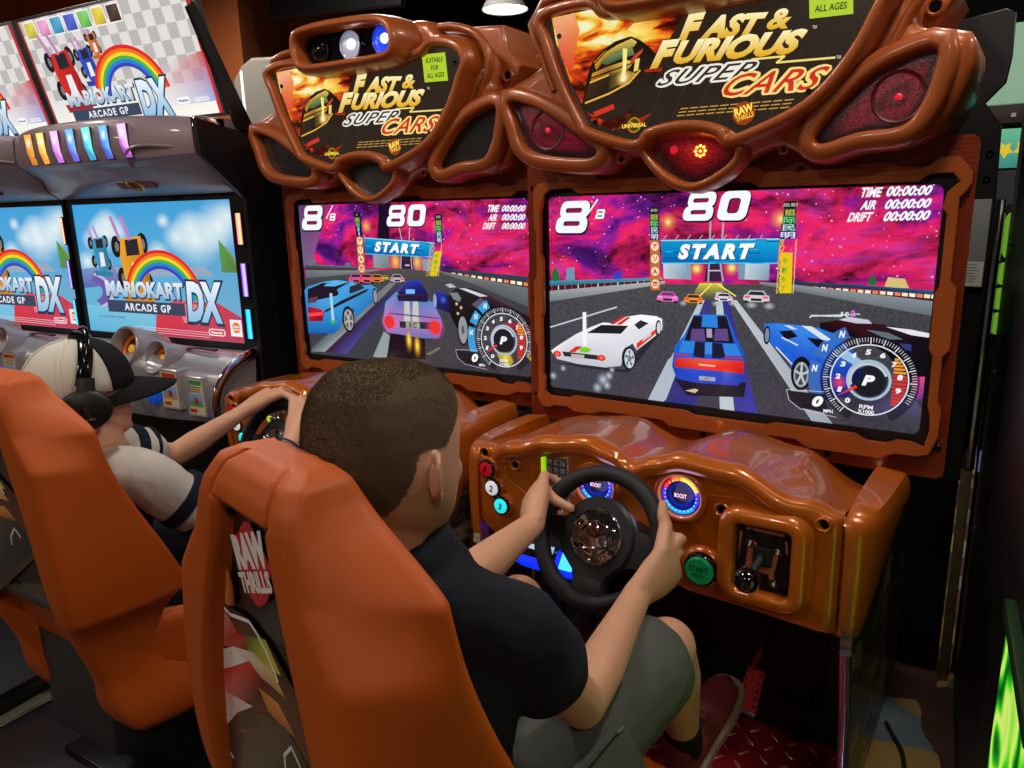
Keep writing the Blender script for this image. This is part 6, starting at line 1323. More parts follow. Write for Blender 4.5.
    for i in range(49):
        x = XL+(D1-XL)*i/48
        hump = math.exp(-((x-.60)/.20)**2); side = lerp_tab([(.72, 0), (1.0, 1)], x)+lerp_tab([(-.06, 1), (.18, 0)], x)
        yf = -.25+.04*side; zt = .765+.045*hump
        P = [(-.02, .815), (-.06, .815+.012*hump), (yf+.10, .80+.035*hump), (yf+.03, zt), (yf+.008, zt-.015), (yf, zt-.04), (yf+.004, .62), (yf+.012, .59), (yf+.04, .575), (-.05, .565)]
        rows.append([bm.verts.new((x, y, z)) for y, z in P])
    for a, b in zip(rows, rows[1:]):
        for k in range(len(a)-1): bm.faces.new((a[k], a[k+1], b[k+1], b[k]))
    bm.faces.new(rows[0]); bm.faces.new(rows[-1]); ds = fin(bm, 'dashboard', SILV, root, angle=45)
    ax = Vector((0, -.94, .34)).normalized(); upv = Vector((0, .34, .94)).normalized()
    for x, z, r in ((.545, .838, .080), (.715, .812, .062)):
        o_ = Vector((x, -.225, z))
        bm = B(); lathe(bm, [(r, -.14), (r*1.02, -.02), (r, .008), (r*.95, .012), (r*.86, .010), (r*.83, .0), (r*.80, -.05)], o_, ax, 36, open_=True); g = fin(bm, 'gauge', SILV, ds, angle=60)
        bm = B(); lathe(bm, [(r*.82, -.046), (r*.6, -.042), (r*.3, -.035), (0, -.035)], o_, ax, 32); fin(bm, 'gauge_face', mat('gauge_dark', (70, 30, 20), .3), g)
        bm = B(); tube(bm, [o_+ax*(-.036)+Vector((1, 0, 0))*(r*.60*math.cos(2*PI*k/28))+upv*(r*.60*math.sin(2*PI*k/28)) for k in range(28)], .007, 8, closed=True); fin(bm, 'gauge_ring', mat('gauge_ring_orange', (200, 96, 30), .3, .4, emit=(220, 90, 20), strength=.15), g)
        bm = B(); lathe(bm, [(.016, -.037), (.016, -.024), (0, -.02)], o_, ax, 16); fin(bm, 'gauge_star', mat('gauge_yellow', (230, 170, 40), .3, emit=(240, 180, 40), strength=.2), g)
    bm = B(); tube(bm, crom([(.74, -.12, .826), (.80, -.11, .832), (.88, -.10, .826)], 4, closed=False), [(.012, .004)]*9, 8); fin(bm, 'vent', BLACK, ds)
    bm = B(); lathe(bm, [(.034, -.03), (.034, .002), (.029, .004), (.0275, .016), (.022, .020), (0, .021)], (.712, -.252, .678), (0, -1, 0), 28); fin(bm, 'view_button', mat('button_blue', (20, 80, 170), .25, emit=(20, 90, 220), strength=.25), ds)
    for x, z, yy, cc in ((.800, .706, -.252, (200, 60, 40)), (.898, .682, -.226, (60, 150, 90))):
        bm = B(); slab(bm, rrect(x-.050, x+.050, z-.074, z+.074, .008, 3), yy, -.15, .003); cd = fin(bm, 'item_card', SILV, ds)
        A = Art(None, yy-.0005)
        A.poly(rrect(x-.042, x+.042, z-.065, z+.065, .006, 3), (214, 200, 160), px=False); A.poly([(x-.036, z-.035), (x+.036, z-.035), (x+.036, z+.012), (x-.036, z+.012)], [(110, 140, 190), (90, 130, 190), (150, 190, 226), (120, 170, 220)], px=False); A.poly([(x-.034, z-.035), (x+.034, z-.035), (x+.03, z-.015), (x-.03, z-.02)], (200, 150, 80) if x < .85 else (90, 160, 80), px=False)
        A.poly([(x-.012, z-.025), (x+.014, z-.025), (x+.008, z-.002), (x-.006, z-.002)], (170, 50, 50), px=False); A.poly([(x-.036, z+.044), (x+.036, z+.044), (x+.036, z+.060), (x-.036, z+.060)], cc, px=False)
        for k in range(3): A.line([(x-.03, z+.036-k*.008), (x+.028, z+.036-k*.008)], .003, (120, 60, 40), px=False)
        A.poly([(x-.034, z-.058), (x+.0, z-.058), (x+.0, z-.044), (x-.034, z-.044)], (206, 60, 40), px=False)
        A.build('card_print', PRINT, cd)
    if end:
        bm = B(); tube(bm, crom([(1.0, -.02, .818), (1.0, -.12, .79), (1.0, -.185, .745), (1.0, -.222, .675), (1.0, -.226, .58)], 3, closed=False), [(.009, .020)]*13, 10, flat=(0, -1, 1)); fin(bm, 'chrome_rail', CHROME, ds)
        bm = B(); box(bm, .93, .99, -.20, -.10, .556, .566); fin(bm, 'under_glow', mat('under_blue', (20, 30, 160), .3, emit=(30, 40, 255), strength=3), root)
    bm = B(); box(bm, XL+.01, XR-.03, -.05, .045, 0, .566, .004); fin(bm, 'lower_body', BLACK, root)
    bm = B(); box(bm, XL+.03, XR+.02 if end else XR-.01, -1.40, -.05, 0, .06, .006); fin(bm, 'base_platform', mat('base_black'), root)
    # wheel
    c = Vector((.47, -.45, .72)); n = Vector((0, -.9, .43)).normalized(); u = Vector((1, 0, 0)); v = n.cross(u)
    bm = B(); tube(bm, [c+u*(.15*math.cos(2*PI*k/40))+v*(.13*math.sin(2*PI*k/40)) for k in range(40)], .018, 12, closed=True); wh = fin(bm, 'steering_wheel', RUBBER, root)
    bm = B(); lathe(bm, [(.05, -.16), (.06, .01), (.05, .02), (0, .022)], c, n, 28); fin(bm, 'hub', mat('hub_silver', (90, 90, 96), .3, .5), wh)
    for a in (0, 180, 270):
        bm = B(); d = u*math.cos(math.radians(a))+v*math.sin(math.radians(a)); tube(bm, [c+d*.04, c+d*.135], [(.018, .006)]*2, 8); fin(bm, 'spoke', mat('hub_silver'), wh)
    return root
kart_cabinet(MK, 'silver mauve kart cabinet next to the copper racing cabinets, rainbow sign on top', True)
kart_cabinet(MK2, 'silver mauve kart cabinet at the left edge, mostly cut off by the frame', False)
# ------------------------------------------------------------------ people
def volume(bm, voxel=.005, smooth=4, fac=.5):
    bmesh.ops.recalc_face_normals(bm, faces=bm.faces)
    me = bpy.data.meshes.new('tmp'); bm.to_mesh(me); bm.free()
    ob = bpy.data.objects.new('tmp', me); COL.objects.link(ob)
    r = ob.modifiers.new('r', 'REMESH'); r.mode = 'VOXEL'; r.voxel_size = voxel; r.use_smooth_shade = True
    if smooth:
        s = ob.modifiers.new('s', 'SMOOTH'); s.iterations = smooth; s.factor = fac
    dg = bpy.context.evaluated_depsgraph_get()
    out = bpy.data.meshes.new_from_object(ob.evaluated_get(dg))
    bpy.data.objects.remove(ob); bpy.data.meshes.remove(me)
    out.polygons.foreach_set('use_smooth', [True]*len(out.polygons))
    return out
def ball(bm, c, r, M=None):
    rx, ry, rz = r if isinstance(r, (tuple, list)) else (r, r, r)
    res = bmesh.ops.create_uvsphere(bm, u_segments=20, v_segments=14, radius=1)
    T = Matrix.Translation(Vector(c)) @ Matrix.Diagonal((rx, ry, rz, 1))
    bmesh.ops.transform(bm, matrix=(M @ T) if M is not None else T, verts=res['verts'])
def limb(bm, pts, rads, n=5, seg=16, flat=None):
    """smooth tapered limb through joints"""
    P = crom(pts, n, closed=False); R_ = []
    for i in range(len(P)):
        t = i/n; k = min(int(t), len(rads)-2); f_ = t-k
        a, b = rads[k], rads[k+1]
        a = a if isinstance(a, tuple) else (a, a); b = b if isinstance(b, tuple) else (b, b)
        R_.append((a[0]+(b[0]-a[0])*f_, a[1]+(b[1]-a[1])*f_))
    tube(bm, P, R_, seg, flat=flat)
    ball(bm, P[0], min(R_[0])*.98); ball(bm, P[-1], min(R_[-1])*.98)
def hand_grip(bm, W_, G, a, e1, e2, rr, s=1.0, thumb='along', k0=-20, ko=.010):
    """hand closed round a bar: wrist W_, bar centre G, bar direction a (little finger to index), e1 outward, e2 away from the player"""
    W_, G, a, e1, e2 = Vector(W_), Vector(G), Vector(a).normalized(), Vector(e1).normalized(), Vector(e2).normalized()
    at = lambda off, deg, r: G+a*off+(e1*math.cos(math.radians(deg))+e2*math.sin(math.radians(deg)))*r
    K = at(0, k0, rr+ko); d = (K-W_).normalized(); nrm = d.cross(a).normalized()
    tube(bm, [W_-d*.012, W_.lerp(K, .2), W_.lerp(K, .45), W_.lerp(K, .8), K+d*.002], [(.024*s, .019*s), (.029*s, .0205*s), (.037*s, .0215*s), (.041*s, .0185*s), (.038*s, .0125*s)], 18, flat=nrm)
    for i, (off, ln, fr) in enumerate(((-.033*s, .82, .0084*s), (-.0115*s, .95, .0096*s), (.0115*s, 1.0, .0100*s), (.0335*s, .94, .0096*s))):
        pts = [W_.lerp(K, .70)+a*off*.85, at(off, k0+2, rr+ko), at(off, k0+42*ln, rr+ko*.6), at(off, k0+85*ln, rr+.003), at(off, k0+125*ln, rr+.001), at(off, k0+160*ln, rr), at(off, k0+188*ln, rr)]
        tube(bm, pts, [fr, fr*1.12, fr*1.04, fr, fr*1.0, fr*.92, fr*.78], 10); ball(bm, pts[-1], fr*.79); ball(bm, pts[1], fr*1.2)
    if thumb == 'along': th = [W_.lerp(K, .22)+a*.016*s, W_.lerp(K, .52)+a*.040*s, at(.050*s, -66, rr+.006), at(.066*s, -84, rr+.003), at(.082*s, -92, rr+.001)]
    else: th = [W_.lerp(K, .22)+a*.014*s, W_.lerp(K, .52)+a*.026*s, at(.016*s, -84, rr+.012), at(.012*s, -122, rr+.013), G+a*.016*s-e1*.050*s-e2*.022]
    tube(bm, th, [.015*s, .0145*s, .0115*s, .0105*s, .0082*s], 12); ball(bm, th[-1], .0084*s); ball(bm, th[2], .0118*s)
HEADROWS = [(.109, .012, .000, -.022), (.105, .034, .034, -.052), (.096, .049, .054, -.073), (.078, .063, .072, -.090), (.052, .0715, .083, -.0985), (.025, .0745, .0875, -.1005), (.000, .0745, .0850, -.0960), (-.025, .0725, .0850, -.0850), (-.048, .0675, .0860, -.0700), (-.068, .0600, .0860, -.0500), (-.086, .0500, .0830, -.0250), (-.099, .0370, .0760, .0050), (-.107, .0200, .0650, .0250)]
def head_mesh(bm, H, s=1.0, ears=True):
    """H: matrix, local x right, y forward, z up, origin at eye level"""
    q = lambda c, r: ball(bm, [k*s for k in c], [k*s for k in r], H)
    rows = []; N = 28
    for z, w, yf, yb in HEADROWS:
        row = []; ym = yf*.42+yb*.58
        for k in range(N):
            a = 2*PI*k/N; c, d = math.cos(a), math.sin(a)
            ex = .86 if d < 0 else .70
            x = w*math.copysign(abs(c)**ex, c); y = (yf-ym if d > 0 else ym-yb)*math.copysign(abs(d)**ex, d)+ym
            if d > .3 and z < .06: x *= 1-.10*(d-.3)
            row.append(bm.verts.new(H @ Vector((x*s, y*s, z*s))))
        rows.append(row)
    for p, r in zip(rows, rows[1:]):
        for k in range(N): bm.faces.new((p[k], p[(k+1) % N], r[(k+1) % N], r[k]))
    bm.faces.new(rows[0]); bm.faces.new(rows[-1])
    # brow, nose, lips, chin
    q((0, .076, .024), (.048, .016, .010))
    tube(bm, [H @ Vector(v)*1 for v in [(0, .080*s, .012*s), (0, .084*s, -.010*s), (0, .089*s, -.027*s), (0, .088*s, -.034*s)]], [.007*s, .0075*s, .008*s, .007*s], 10)
    for x in (-1, 1): q((x*.010, .091, -.034), (.0075, .009, .006)); q((x*.040, .060, -.024), (.019, .018, .020))
    q((0, .084, -.056), (.021, .0085, .0045)); q((0, .083, -.064), (.018, .0085, .005)); q((0, .076, -.090), (.017, .012, .012))
    if ears:
        for x in (-1, 1):
            E = H @ Matrix.Translation((x*.0755*s, -.012*s, -.014*s)) @ Matrix.Rotation(x*math.radians(22), 4, 'Z') @ Matrix.Rotation(math.radians(10), 4, 'X')
            rim_ = [(x*.001, .006, .016), (x*.004, .004, .026), (x*.007, -.006, .032), (x*.010, -.017, .028), (x*.011, -.022, .015), (x*.010, -.020, .000), (x*.007, -.012, -.014), (x*.004, -.003, -.024), (x*.002, .005, -.026), (x*.001, .008, -.018)]
            tube(bm, [E @ (Vector(v)*s) for v in crom(rim_, 3, closed=False)], .0042*s, 8)
            ball(bm, (x*.002*s, -.006*s, .002*s), (.0045*s, .0155*s, .025*s), E); ball(bm, (x*.003*s, .001*s, -.022*s), (.005*s, .0075*s, .009*s), E); ball(bm, (0, .006*s, -.004*s), (.006*s, .006*s, .010*s), E)
def eyes(H, root, s=1.0):
    for x in (-1, 1):
        bm = B(); ball(bm, (x*.031*s, .0715*s, .000), (.0120*s, .0115*s, .0065*s), H); e = fin(bm, 'eye', mat('eye_white', (230, 226, 222), .2), root)
        bm = B(); ball(bm, (x*.031*s, .0815*s, .000), (.0050*s, .0026*s, .0050*s), H); fin(bm, 'iris', mat('iris_brown', (60, 40, 28), .15), e)
def skin_mat():
    if 'skin' in MATS: return MATS['skin']
    m = mat('skin', (206, 152, 120), .5, sss=.25, bump=.15, bscale=220, var=.07, vscale=14); return m
def cloth(name, col, var=.12, vs=25): return mat(name, col, .88, bump=.5, bscale=900, var=var, vscale=vs, spec=.2)
def wrinkle(me, amp, scale, axis=None, off=0):
    me.update()
    co = [v.co.copy() for v in me.vertices]; no = [v.normal.copy() for v in me.vertices]
    for v, c, n in zip(me.vertices, co, no):
        p = Vector((c.x*scale[0], c.y*scale[1], c.z*scale[2]+off)); k = noise.noise(p)+.5*noise.noise(p*2.1)
        v.co = c+n*(amp*k)
def child_mesh(name, me, m, parent):
    me.name = name; return link(name, me, m, parent)
def torso(bm, pel, waist, chest, neck, w):
    limb(bm, [pel, waist, chest, neck], [(w*.95, w*.72), (w*.90, w*.62), (w*1.06, w*.66), (w*.60, w*.50)], 6, 20, flat=(0, -1, 0))
def frame_of(y, up):
    y = Vector(y).normalized(); x = y.cross(Vector(up)).normalized(); z = x.cross(y)
    return x, y, z
def head_M(c, fwd, up=(0, 0, 1)):
    x, y, z = frame_of(fwd, up); c = Vector(c)
    return Matrix(((x.x, y.x, z.x, c.x), (x.y, y.y, z.y, c.y), (x.z, y.z, z.z, c.z), (0, 0, 0, 1)))
def wheel_pt(M, deg, R=WR):
    WM = M @ wheel_mat(); a = math.radians(deg)
    G = WM @ Vector((R*math.cos(a), R*math.sin(a), 0)); r3 = WM.to_3x3()
    return G, r3 @ Vector((math.cos(a), math.sin(a), 0)), r3 @ Vector((-math.sin(a), math.cos(a), 0)), r3 @ Vector((0, 0, -1))
def shoe(parent, A_, T_, s=1.0, col='shoe_red', sole='shoe_sole'):
    """ankle A_, toe T_"""
    A_, T_ = Vector(A_), Vector(T_); d = (T_-A_); L = .23*s; x, y, z = frame_of(d, (0, 0, 1))
    M = Matrix(((x.x, y.x, z.x, A_.x), (x.y, y.y, z.y, A_.y), (x.z, y.z, z.z, A_.z), (0, 0, 0, 1)))
    bm = B(); limb(bm, [(0, -.03, -.045), (0, .04, -.045), (0, .12, -.05), (0, .175, -.055)], [(.036, .036), (.038, .036), (.043, .028), (.034, .020)], 4, 16, flat=(0, 0, 1)); limb(bm, [(0, -.012, -.03), (0, -.016, .012)], [(.036, .042), (.034, .040)], 4, 14)
    bmesh.ops.transform(bm, matrix=M, verts=bm.verts); me = volume(bm, .005, 4); o = child_mesh('shoe', me, mat(col), parent)
    bm = B(); P = crom([(-.034, -.055), (.034, -.055), (.040, .04), (.046, .13), (.030, .195), (-.026, .198), (-.042, .13), (-.038, .04)], 4)
    a = [bm.verts.new((p[0], p[1], -.086)) for p in P]; b = [bm.verts.new((p[0]*1.04, p[1], -.066)) for p in P]; bm.faces.new(a); bm.faces.new(b)
    for i in range(len(P)): bm.faces.new((a[i-1], a[i], b[i], b[i-1]))
    bmesh.ops.transform(bm, matrix=M, verts=bm.verts); fin(bm, 'shoe_sole', mat(sole), o)
    bm = B()
    for k in range(5): tube(bm, [(-.02, .035+k*.018, -.006-k*.006), (0, .037+k*.018, -.0015-k*.006), (.02, .035+k*.018, -.006-k*.006)], .0028, 6)
    bmesh.ops.transform(bm, matrix=M, verts=bm.verts); fin(bm, 'laces', mat('lace_dark', (70, 24, 30), .8), o)
    return M
mat('shoe_red', (110, 26, 34), .75, bump=.4, bscale=300); mat('shoe_sole', (150, 120, 104), .7); mat('shoe_dark', (30, 30, 34), .7)
HAIRM = mat('short_hair', (104, 84, 64), .8, spec=.25, var=.18, vscale=60)

def boy_black():
    root = empty('person', Matrix.Translation((.475, -1.08, .40)), 'boy with buzz cut, black T-shirt and grey cargo shorts gripping the steering wheel', 'person')
    inv = root.matrix_world.inverted()
    hc = Vector((.500, -1.172, 1.034)); H = head_M(hc, (-.05, 1, -.08))
    shR, elR = Vector((.606, -1.118, .826)), Vector((.632, -.955, .622)); shL, elL = Vector((.352, -1.108, .835)), Vector((.382, -.915, .715))
    GR, rR, tR, fR = wheel_pt(MR, -2); GL, rL, tL, fL = wheel_pt(MR, 158)
    wrR = Vector((.596, -.697, .660)); wrL = Vector((.376, -.680, .735))
    hipR, knR, anR = Vector((.555, -1.06, .455)), Vector((.655, -.705, .585)), Vector((.618, -.515, .270)); hipL, knL, anL = Vector((.40, -1.06, .455)), Vector((.375, -.735, .600)), Vector((.385, -.54, .27))
    pel, wa, ch, nk = Vector((.475, -1.085, .43)), Vector((.480, -1.12, .60)), Vector((.482, -1.125, .75)), Vector((.49, -1.155, .893))
    bm = B(); head_mesh(bm, H, 1.0)
    limb(bm, [(.490, -1.160, .83), (.496, -1.172, .93), hc+Vector((0, -.022, -.02))], [(.060, .055), (.049, .052), (.052, .056)], 4)
    torso(bm, pel, wa, ch, nk, .125)
    for sh, el, wr in ((shR, elR, wrR), (shL, elL, wrL)):
        limb(bm, [sh, sh.lerp(el, .5), el], [.044, .041, .034], 5); limb(bm, [el, el.lerp(wr, .3), el.lerp(wr, .7), wr], [(.035, .034), (.038, .036), (.030, .027), (.0245, .0195)], 4)
        ball(bm, el, .0345)
    for hp, kn, an in ((hipR, knR, anR), (hipL, knL, anL)):
        limb(bm, [hp, hp.lerp(kn, .5), kn], [.070, .062, .050], 5); ball(bm, kn, (.047, .05, .047)); limb(bm, [kn, kn.lerp(an, .3), kn.lerp(an, .7), an], [.046, .050, .037, .030], 5)
    hand_grip(bm, wrR, GR, tR, rR, fR, .0255, 1.10, k0=-26, ko=.016); hand_grip(bm, wrL, GL, -tL, rL, fL, .0255, 1.06, 'in', k0=-30, ko=.014)
    me = volume(bm, .0040, 3); me.transform(inv); body = child_mesh('body', me, skin_mat(), root)
    eyes(inv @ H, root, 1.0)
    # hair: a close-cropped cap of skin-hugging strands
    Hi = H.inverted() @ root.matrix_world
    def hairy(p):
        if p.length > .16: return 0
        x, y, z = p.x, p.y, p.z
        if y > .055: lim = .062
        elif y > .012: lim = .020+(y-.012)*.75
        elif y > -.035: lim = .016-(y-.012)*.1
        else: lim = .020-min(1, (-.035-y)/.035)*.105
        if abs(x) > .0765 and y > -.05 and z < .025: return 0
        return max(0, min(1, (z-lim)/.014))
    bmh = bmesh.new(); bmh.from_mesh(me); bmh.normal_update()
    keep = []
    for v in bmh.verts:
        k = hairy(Hi @ v.co); v.co = v.co+v.normal*(.0005+.0022*k); keep.append(k)
    bmh.verts.index_update(); kill = [v for v in bmh.verts if keep[v.index] <= 0.02]; bmesh.ops.delete(bmh, geom=kill, context='VERTS')
    rnd = random.Random(11); faces = list(bmh.faces); base = [(f.calc_center_median(), f.normal.copy(), f.calc_area()) for f in faces]
    for c, n, ar in base:
        for k in range(18):
            j = Vector((rnd.uniform(-1, 1), rnd.uniform(-1, 1), rnd.uniform(-1, 1)))*.003; p = c+j-n*n.dot(j); d = (n+Vector((rnd.uniform(-.5, .5), rnd.uniform(-.4, .6), rnd.uniform(-.7, .3)))*.7).normalized()
            L = rnd.uniform(.0012, .0028); w_ = n.orthogonal().normalized()*.00022
            a = bmh.verts.new(p-w_); b = bmh.verts.new(p+w_); t = bmh.verts.new(p+d*L); bmh.faces.new((a, b, t))
    meh = bpy.data.meshes.new('hair'); bmh.to_mesh(meh); bmh.free(); meh.polygons.foreach_set('use_smooth', [True]*len(meh.polygons)); link('hair', meh, HAIRM, root)
    # shirt
    bm = B(); torso(bm, pel+Vector((0, .0, .03)), wa, ch, nk+Vector((0, .0, .004)), .146)
    for sh, el, k in ((shR, elR, .52), (shL, elL, .52)):
        limb(bm, [ch+Vector((0, -.01, .05)), sh+Vector((0, 0, .0)), sh.lerp(el, .35), sh.lerp(el, k)], [.075, .058, .060, .064], 5)
    me = volume(bm, .006, 5); me.transform(inv); wrinkle(me, .009, (9, 9, 5)); wrinkle(me, .0025, (26, 26, 14), off=3)
    st = child_mesh('t_shirt', me, cloth('black_cotton', (33, 36, 44), .25), root)
    # shorts
    bm = B()
    limb(bm, [pel+Vector((-.03, -.02, .0)), pel+Vector((0, -.01, .02)), pel+Vector((.03, -.02, .0))], [(.12, .10)]*3, 4); ball(bm, pel+Vector((0, -.01, .03)), (.150, .115, .09))
    for hp, kn in ((hipR, knR), (hipL, knL)):
        limb(bm, [hp, hp.lerp(kn, .45), hp.lerp(kn, .86)], [.092, .086, .080], 6)
    me = volume(bm, .006, 5); me.transform(inv); wrinkle(me, .006, (10, 7, 10), off=9); wrinkle(me, .002, (30, 20, 30), off=5)
    so = child_mesh('shorts', me, cloth('grey_green_cotton', (86, 88, 83), .15), root)
    # cargo pocket and zip on the right thigh
    d = (knR-hipR).normalized(); sd = Vector((.86, -.15, .30)); sd = (sd-d*sd.dot(d)).normalized(); up = d.cross(sd)*-1
    c0 = hipR.lerp(knR, .42)+sd*.088
    PM = Matrix(((d.x, up.x, sd.x, c0.x), (d.y, up.y, sd.y, c0.y), (d.z, up.z, sd.z, c0.z), (0, 0, 0, 1)))
    bm = B(); box(bm, -.065, .045, -.050, .040, -.012, .004, .003); bmesh.ops.transform(bm, matrix=inv @ PM, verts=bm.verts); pk = fin(bm, 'cargo_pocket', cloth('grey_green_cotton', (62, 64, 60)), so)
    bm = B(); tube(bm, [(-.045, .030, .004), (.035, .034, .004)], [(.0028, .0016)]*2, 8, flat=(0, 0, 1)); bmesh.ops.transform(bm, matrix=inv @ PM, verts=bm.verts); zp = fin(bm, 'zipper', mat('zip_black', (14, 14, 15), .5), so)
    bm = B(); box(bm, .026, .040, .031, .036, .004, .007, .0015); bmesh.ops.transform(bm, matrix=inv @ PM, verts=bm.verts); fin(bm, 'zip_pull', mat('zip_grey', (110, 110, 110), .5), so)
    for an, kn, dx in ((anR, knR, .02), (anL, knL, 0)):
        bm = B(); limb(bm, [an.lerp(kn, .12), an+Vector((0, .0, -.02))], [.038, .038], 4); bmesh.ops.transform(bm, matrix=inv, verts=bm.verts); fin(bm, 'sock', cloth('dark_sock', (24, 24, 27)), root)
        shoe(root, inv @ an, inv @ (an+Vector((dx, .17, .075))))
    return root

def boy_cap():
    root = empty('person', Matrix.Translation((-.58, -.95, .38)), 'boy in black and white cap, jersey and headphones gripping the far wheel', 'person')
    inv = root.matrix_world.inverted(); s = 1.0
    hc = Vector((-.600, -.985, .938)); H = head_M(hc, (.30, 1, .03)) 
    shR, elR = Vector((-.445, -.965, .765)), Vector((-.375, -.80, .60)); shL, elL = Vector((-.715, -.93, .775)), Vector((-.735, -.715, .690))
    GR, rR, tR, fR = wheel_pt(ML, 52); GL, rL, tL, fL = wheel_pt(ML, 108)
    wrR = GR+Vector((.045, -.085, -.035)); wrL = GL+Vector((-.055, -.075, -.012))
    pel, wa, ch, nk = Vector((-.575, -1.0, .42)), Vector((-.575, -1.02, .56)), Vector((-.578, -.99, .70)), Vector((-.578, -.985, .83))
    hipR, knR, anR = Vector((-.50, -.98, .43)), Vector((-.42, -.66, .56)), Vector((-.42, -.50, .25)); hipL, knL, anL = Vector((-.65, -.98, .43)), Vector((-.70, -.66, .56)), Vector((-.68, -.48, .25))
    bm = B(); head_mesh(bm, H, 1.0)
    limb(bm, [(-.585, -.995, .78), (-.595, -1.0, .86), hc+Vector((0, -.022, -.02))], [(.055, .052), (.046, .048), (.048, .052)], 4)
    torso(bm, pel, wa, ch, nk, .115)
    for sh, el, wr in ((shR, elR, wrR), (shL, elL, wrL)):
        limb(bm, [sh, sh.lerp(el, .5), el], [.040, .037, .031], 5); limb(bm, [el, el.lerp(wr, .3), el.lerp(wr, .7), wr], [(.032, .031), (.034, .033), (.028, .025), (.0235, .0185)], 4); ball(bm, el, .031)
    for hp, kn, an in ((hipR, knR, anR), (hipL, knL, anL)):
        limb(bm, [hp, hp.lerp(kn, .5), kn], [.064, .056, .046], 5); limb(bm, [kn, kn.lerp(an, .3), kn.lerp(an, .7), an], [.043, .046, .034, .028], 5)
    hand_grip(bm, wrR, GR, tR, rR, fR, .0255, 1.0, k0=-38); hand_grip(bm, wrL, GL, -tL, rL, fL, .0255, 1.0, k0=-38)
    me = volume(bm, .0048, 3); me.transform(inv); child_mesh('body', me, skin_mat(), root)
    eyes(inv @ H, root, 1.0)
    # short hair under the cap
    bm = B(); ball(bm, (0, -.022, .014), (.0795, .086, .066), inv @ H); fin(bm, 'hair', HAIRM, root)
    # cap: mesh back panels, dark front panel, brim
    CH = inv @ H @ Matrix.Diagonal((1.07, 1.09, 1.08, 1))
    def dome(a0, a1, r, name, m, z0=.008, par=None):
        bm = B(); rows = []
        for i in range(11):
            ph = math.radians(i/10*88); row = []
            for k in range(25):
                th = math.radians(a0+(a1-a0)*k/24); y = math.sin(th); x = math.cos(th)
                row.append(bm.verts.new(((.082+r)*x*math.cos(ph)**.8, -.006+(.100+r)*y*math.cos(ph)**.8, z0+(.100+r)*math.sin(ph)**.92 - .012*max(0, -y)*(1-i/10))))
            rows.append(row)
        for p, q in zip(rows, rows[1:]):
            for k in range(24): bm.faces.new((p[k], p[k+1], q[k+1], q[k]))
        bmesh.ops.transform(bm, matrix=CH, verts=bm.verts); o = fin(bm, name, m, par or root)
        md = o.modifiers.new('t', 'SOLIDIFY'); md.thickness = .003; md.offset = 1; return o
    mesh_m = mat('cap_mesh', (206, 200, 186), .9, bump=1.0, bscale=700)
    cap = dome(150, 390, 0, 'cap', mesh_m)
    dome(28, 152, .001, 'cap_front', cloth('cap_black', (22, 22, 23), .1), par=cap)
    bm = B(); top = []; 
    for i in range(9):
        t = i/8
        row = []
        for k in range(17):
            th = math.radians(22+136*k/16); x = .084*math.cos(th)*(1+.0*t); y = -.006+.101*math.sin(th); ext = .084*math.sin(math.radians(180*k/16))**.55*t
            row.append(bm.verts.new((x*(1+.04*t), y+ext, .016-.020*(x/.084)**2-.022*t-.0*t)))
        top.append(row)
    for p, q in zip(top, top[1:]):
        for k in range(16): bm.faces.new((p[k], p[k+1], q[k+1], q[k]))
    bmesh.ops.transform(bm, matrix=CH, verts=bm.verts); o = fin(bm, 'cap_brim', cloth('cap_black', (22, 22, 23)), cap); md = o.modifiers.new('t', 'SOLIDIFY'); md.thickness = .005
    bm = B(); lathe(bm, [(.009, -.002), (.008, .003), (0, .005)], (0, -.006, .107), (0, 0, 1), 14); bmesh.ops.transform(bm, matrix=CH, verts=bm.verts); fin(bm, 'cap_button', cloth('cap_black', (22, 22, 23)), cap)
    for a in (205, 270, 335):
        bm = B(); P = []
        for i in range(11):
            ph = math.radians(i/10*86); th = math.radians(a); y = math.sin(th); x = math.cos(th)
            P.append((.0855*x*math.cos(ph)**.8, -.006+.1035*y*math.cos(ph)**.8, .008+.1035*math.sin(ph)**.92-.012*max(0, -y)*(1-i/10)))
        tube(bm, P, [(.005, .0012)]*11, 8, flat=(x, y, .2)); bmesh.ops.transform(bm, matrix=CH, verts=bm.verts); fin(bm, 'cap_seam', mesh_m, cap)
    # jersey: navy body, white yoke and sleeves with striped hems
    bm = B(); torso(bm, pel+Vector((0, 0, .02)), wa, ch, nk+Vector((0, .0, -.06)), .140)
    me = volume(bm, .006, 5); me.transform(inv); wrinkle(me, .005, (10, 10, 6))
    je = child_mesh('jersey', me, cloth('navy_jersey', (24, 30, 46), .3, 40), root)
    bm = B()
    limb(bm, [ch+Vector((0, -.005, .015)), ch+Vector((0, .0, .07)), nk+Vector((0, .0, -.035))], [(.138, .100), (.120, .085), (.075, .066)], 6, 20, flat=(0, -1, 0))
    for sh, el in ((shR, elR), (shL, elL)):
        limb(bm, [ch+Vector((0, 0, .055)), sh, sh.lerp(el, .35), sh.lerp(el, .60)], [.068, .059, .060, .062], 5)
    me = volume(bm, .006, 5); me.transform(inv); wrinkle(me, .006, (11, 11, 7), off=2); wrinkle(me, .002, (30, 30, 18), off=4)
    yo = child_mesh('white_yoke', me, cloth('white_cotton', (196, 188, 180), .06), root)
